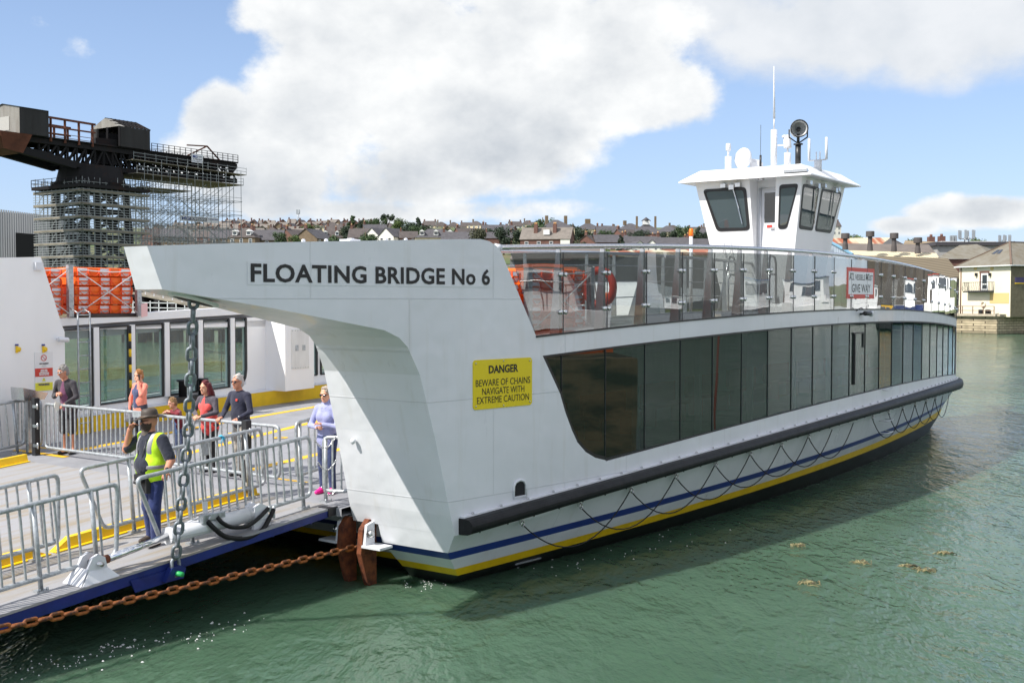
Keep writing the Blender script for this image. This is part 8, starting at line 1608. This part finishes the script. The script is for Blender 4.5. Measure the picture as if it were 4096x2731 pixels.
t = T('right_terrace', 'slate roof with orange lichen at the right edge behind the cottage', 'building', at(4080, 1262, 165)); slab([at(4050, 1030, 168), at(4220, 1030, 168), at(4220, 985, 176), at(4040, 985, 176)], M('lichen_slate', S(150, 130, 96), .9, col2=S(176, 132, 64), vs=.6), 'roof', t); mb = MB(); mb.span((at(4050, 0, 168)[0], 168.3, 2.2), (at(4220, 0, 168)[0], 178, zy(1030, 168) - .2)); t.part('wall', mb, BRK)
# long grey quay shed and striped roof seen over and through the glass rail
t = T('long_quay_shed', 'long grey quay shed with rusty striped roof behind the glass rail', 'shed', at(2700, 1262, 186)); e0, e1, r0, r1 = at(2440, 1022, 180), at(3120, 1012, 184), at(2440, 1004, 196), at(3060, 992, 198); slab([e0, e1, r1, r0], RSTR, 'roof', t); mb = MB(); mb.span((e0[0], 180.4, 2.2), (e1[0], 196, e0[2] - .2)); t.part('wall', mb, GREYD)
t = T('dark_quay_block', 'dark roofed block beyond the first glass panes', 'building', at(2250, 1262, 195)); e0, e1, r0, r1 = at(2040, 1035, 192), at(2430, 1030, 192), at(2060, 985, 204), at(2410, 985, 204); slab([e0, e1, r1, r0], FELT, 'roof', t); mb = MB(); mb.span((e0[0], 192.4, 2.2), (e1[0], 204, e0[2] - .2)); t.part('wall', mb, GREYD)
# ================================================================== moorings to the right, seen mirrored in the ferry's glass
mb = MB(); mb.hexa([(13, -4, -2), (30, -4, -2), (30, 21.0, -2), (13.2, 21.0, -2), (13, -4, 2.7), (30, -4, 2.7), (30, 21.0, 2.7), (13.2, 21.0, 2.7)]); PIER = M('pier_stone', S(120, 100, 76), .95, col2=S(58, 46, 36), vs=1.1, streak=(.6, .6, 1.8), bump=.8, bs=3, vcut=(.42, .58))
solo('stone_pier', mb, PIER, 'brown stone pier beside the ferry, mirrored in the dark saloon glass', 'pier', (13, 8, 0))
mb = MB(); pl = [(150, -60), (196, 10), (212, 60), (206, 110), (180, 160), (130, 215), (320, 240), (320, -60)]; n_ = len(pl); mb.add([(x, y, -2) for x, y in pl] + [(x, y, 2.2) for x, y in pl], [(i, (i + 1) % n_, n_ + (i + 1) % n_, n_ + i) for i in range(n_)] + [tuple(range(n_, 2 * n_))]); solo('marina_quay', mb, STONE, 'marina quay behind the moored boats', 'quay', (50, 30, 0))
for (x, y, w, d, h, rz, lab, m_) in ((218, 30, 60, 22, 14, 1.3, 'grey boat shed behind the moored boats', M('shed_grey', S(84, 85, 88), .8, var=.3, vs=.2, streak=(1, 1, .1))), (225, 100, 60, 22, 17, 1.8, 'pale boat shed behind the moored boats', M('shed_pale', S(104, 104, 103), .8, var=.3, vs=.2, streak=(1, 1, .1))), (185, 190, 64, 22, 16, 2.3, 'brown boat shed behind the moored boats', M('shed_brown', S(78, 72, 66), .8, var=.3, vs=.2))):
    t = T('boat_shed', lab, 'shed', (x, y, 2.2)); m2 = MB(); m2.box((x, y, 2.2 + h / 2), (w, d, h), rz); t.part('wall', m2, m_); cs, sn = math.cos(rz), math.sin(rz); q = lambda a, b, z: (x + a * cs - b * sn, y + a * sn + b * cs, z); m2 = MB()
    for s in (-1, 1): m2.hexa([q(-w / 2 - .4, s * (d / 2 + .5), 2 + h), q(w / 2 + .4, s * (d / 2 + .5), 2 + h), q(w / 2 + .4, 0, 5 + h), q(-w / 2 - .4, 0, 5 + h), q(-w / 2 - .4, s * (d / 2 + .5), 2.2 + h), q(w / 2 + .4, s * (d / 2 + .5), 2.2 + h), q(w / 2 + .4, 0, 5.2 + h), q(-w / 2 - .4, 0, 5.2 + h)])
    t.part('roof', m2, FELT)
def boat(label, x, y, z, hd, L, hullm, lowm, cabm, cab=(.1, .55, 1.6), beam=.33, mastH=0, extra=None, accent=None):
    t = T('moored_boat', label, 'boat', (x, y, z)); cs, sn = math.cos(hd), math.sin(hd); B_ = L * beam; fb = L * .13
    q = lambda a, b, c: (x + a * cs - b * sn, y + a * sn + b * cs, z + c); m = MB(); R = []
    for k in range(13):
        s = k / 12; a = L * (s - .5); wv = B_ / 2 * (1 - max(0, (s - .45) / .55) ** 2.2) * (.85 + .15 * min(1, s * 4)); sh_ = fb * (1 + .45 * max(0, s - .3) ** 1.5); R.append([q(a - .06 * L * (s > .9), b * wv * f, c) for b, f, c in ((-1, 1, sh_), (-1, .97, .35), (-1, .93, .3), (-1, .55, -.5), (1, .55, -.5), (1, .93, .3), (1, .97, .35), (1, 1, sh_), (1, .9, sh_ + .02), (-1, .9, sh_ + .02), (-1, 1, sh_))])
    m.grid(R, mif=lambda i, j: (0, 1, 1, 1, 1, 1, 0, 2, 2, 2)[j]); m.add(R[0][:-1], [tuple(range(10))], 0); t.part('hull', m, [hullm, lowm, cabm])
    c0, c1, ch = cab; m = MB(); a0, a1 = L * (c0 - .5), L * (c1 - .5); w0 = B_ * .36; m.hexa([q(a0, -w0, fb), q(a1, -w0 * .9, fb), q(a1, w0 * .9, fb), q(a0, w0, fb), q(a0 + .1, -w0 * .86, fb + ch), q(a1 - .5, -w0 * .78, fb + ch), q(a1 - .5, w0 * .78, fb + ch), q(a0 + .1, w0 * .86, fb + ch)]); m.hexa([q(a0 - .2, -w0 * .95, fb + ch), q(a1 - .2, -w0 * .9, fb + ch), q(a1 - .2, w0 * .9, fb + ch), q(a0 - .2, w0 * .95, fb + ch), q(a0 - .2, -w0 * .95, fb + ch + .1), q(a1 - .2, -w0 * .9, fb + ch + .1), q(a1 - .2, w0 * .9, fb + ch + .1), q(a0 - .2, w0 * .95, fb + ch + .1)], 1); t.part('cabin', m, [cabm, accent or cabm])
    for s in (-1, 1):
        for k in range(3): f0, f1 = .08 + k * .3, .32 + k * .3; m = MB(); aa, bb = lerp(a0, a1 - .4, f0), lerp(a0, a1 - .4, f1); m.hexa([q(aa, s * w0 * .93, fb + ch * .5), q(bb, s * w0 * .9, fb + ch * .5), q(bb, s * (w0 * .9 + .05), fb + ch * .5), q(aa, s * (w0 * .93 + .05), fb + ch * .5), q(aa, s * w0 * .86, fb + ch * .88), q(bb, s * w0 * .82, fb + ch * .88), q(bb, s * (w0 * .82 + .06), fb + ch * .88), q(aa, s * (w0 * .86 + .06), fb + ch * .88)]); t.part('cabin_window', m, GLH)
    m = MB()
    for s in (-1, 1): m.tube([q(L * (k / 10 - .35), s * B_ * .44 * (1 - max(0, (k / 10 + .15 - .45) / .55) ** 2.2), fb * 1.2 + .75) for k in range(8)], .03, 5)
    for s in (-1, 1):
        for k in range(8): p = (L * (k / 10 - .35), s * B_ * .44 * (1 - max(0, (k / 10 + .15 - .45) / .55) ** 2.2)); m.bar(q(*p, fb), q(*p, fb * 1.2 + .75), .03)
    t.part('guard_rail', m, STEEL)
    if mastH: m = MB(); m.tube([q(0, 0, fb), q(0, 0, mastH)], .07, 7); m.tube([q(0, 0, fb + 1.5), q(-L * .38, 0, fb + 1.6)], .06, 6); m.tube([q(0, 0, mastH), q(L * .48, 0, fb * 1.4)], .012, 4); m.tube([q(0, 0, mastH), q(-L * .48, 0, fb)], .012, 4); t.part('mast', m, WHR)
    return t
BW = M('boat_white', (.8, .8, .8), .3); BN = M('boat_navy', S(34, 48, 96), .3); BK = M('boat_dark', (.03, .03, .035), .35); BRD = M('boat_red', S(190, 50, 40), .35); BY = M('boat_yellow', S(250, 190, 20), .35); BO = M('boat_orange', S(230, 110, 50), .4); BTEAL = M('boat_blue', S(60, 120, 190), .35)
boat('white cabin boat with orange roof laid up on the pier, mirrored in the first panes', 17.5, 18.2, 3.0, 1.75, 6.5, BW, BO, BW, (.2, .72, 1.35), accent=BO)
boat('dark hulled ketch mirrored in the glass balustrade', 186.5, 68.7, 0, 2.13, 24, BK, BRD, BW, (.2, .6, 2.2), mastH=24)
boat('white fishing boat with dark hull mirrored in the glass balustrade', 181.1, 91.8, 0, 1.05, 22, BK, BK, BW, (.35, .75, 5.5), mastH=15, accent=BTEAL)
boat('blue and white passenger boat mirrored in the glass balustrade', 178.0, 115.6, 0, 2.26, 28, BW, BN, BW, (.12, .82, 4.6), accent=BN)
boat('white motor cruiser mirrored in the middle of the glass balustrade', 162.5, 137.2, 0, 1.69, 22, BW, BN, BW, (.15, .75, 4.4), accent=BW)
boat('navy fishing boat with red wheelhouse roof mirrored at the far end of the balustrade', 148.2, 160.4, 0, 2.73, 24, BN, BK, BW, (.3, .7, 5.2), mastH=15, accent=BRD)
boat('white and red ferry launch moored beyond the navy boat', 133.3, 179.7, 0, 2.55, 30, BW, BN, BW, (.1, .85, 5.2), accent=BRD)
boat('yellow and black pilot launch under way, mirrored in the saloon glass', 118, 118, 0, 2.75, 10, BK, BK, BY, (.2, .7, 2.6), accent=BK)
mb = MB(); mb.tube([(17.5, 25.6, -1), (17.6, 25.6, .5), (17.6, 25.66, 3.4)], .04, 8); solo('withy_post', mb, M('dull_red_post', S(120, 48, 40), .7), 'thin red marker post standing in the water, mirrored in the saloon glass', 'marker post', (17.5, 25.6, 0))
# ================================================================== floating weed and foam
rw = random.Random(11)
WEED = M('floating_weed', S(150, 142, 102), .7, col2=S(54, 50, 38), vs=8)
for i, (x, y, sx, lab) in enumerate(((3245, 2333, .20, 'pale floating weed clump nearest the middle of the open water'), (3700, 2280, .17, 'brown floating weed clump at the right edge of the water'), (3625, 2262, .11, 'small weed scrap left of the brown clump'), (3450, 2248, .16, 'tiny dark weed scrap between the ferry and brown clump'), (3780, 2212, .12, 'tiny weed scrap highest on the right water'), (3190, 2180, .13, 'faint weed streak nearest the ferry side'))):
    p = onz(x, y, 0); mb = MB()
    for k in range(20):
        a_ = rw.uniform(0, 6.28); r_ = sx * rw.random() ** .7; c = (p[0] + r_ * math.cos(a_) * 1.0, p[1] + r_ * math.sin(a_) * .8, rw.uniform(.0, .025)); an = rw.uniform(0, 6.28); l_ = rw.uniform(.04, .1); mb.tube([(c[0] - l_ * math.cos(an), c[1] - l_ * math.sin(an), -.005), (c[0], c[1] + rw.uniform(-.03, .03), c[2] + .012), (c[0] + l_ * math.cos(an), c[1] + l_ * math.sin(an), -.005)], rw.uniform(.004, .012), 5)
    solo('seaweed_clump', mb, WEED, lab, 'seaweed', tuple(p), group='floating weed')
FOAM = M('foam', (.6, .62, .6), .6); mb = MB()
def fleck(p, r): n = 6; o = [(p[0] + r * rw.uniform(.6, 1.3) * math.cos(2 * math.pi * k / n), p[1] + r * rw.uniform(.6, 1.3) * math.sin(2 * math.pi * k / n)) for k in range(n)]; mb.add([(x, y, .006) for x, y in o] + [(p[0], p[1], .02)], [(k, (k + 1) % n, n) for k in range(n)])
for k in range(85): t_ = rw.random(); fleck(onz(lerp(330, 1010, t_) + rw.gauss(0, 45), lerp(2620, 2490, t_) + rw.gauss(0, 24), 0), abs(rw.gauss(0, .011)) + .003)
for k in range(36): t_ = rw.random(); fleck(onz(lerp(0, 340, t_) + rw.gauss(0, 40), lerp(2690, 2640, t_) + rw.gauss(0, 22), 0), rw.uniform(.004, .016))
for k in range(34): t_ = rw.random(); fleck(onz(lerp(2150, 3050, t_) + rw.gauss(0, 60), lerp(2290, 2080, t_) + rw.gauss(0, 20), 0), rw.uniform(.004, .018))
for k in range(30): fleck(onz(1700 + rw.gauss(0, 45), 2340 + rw.gauss(0, 10), 0), rw.uniform(.004, .012))
solo('foam_flecks', mb, FOAM, 'white foam flecks drifting on the water', 'foam', tuple(onz(700, 2500, 0)), kind='stuff', fix=False)
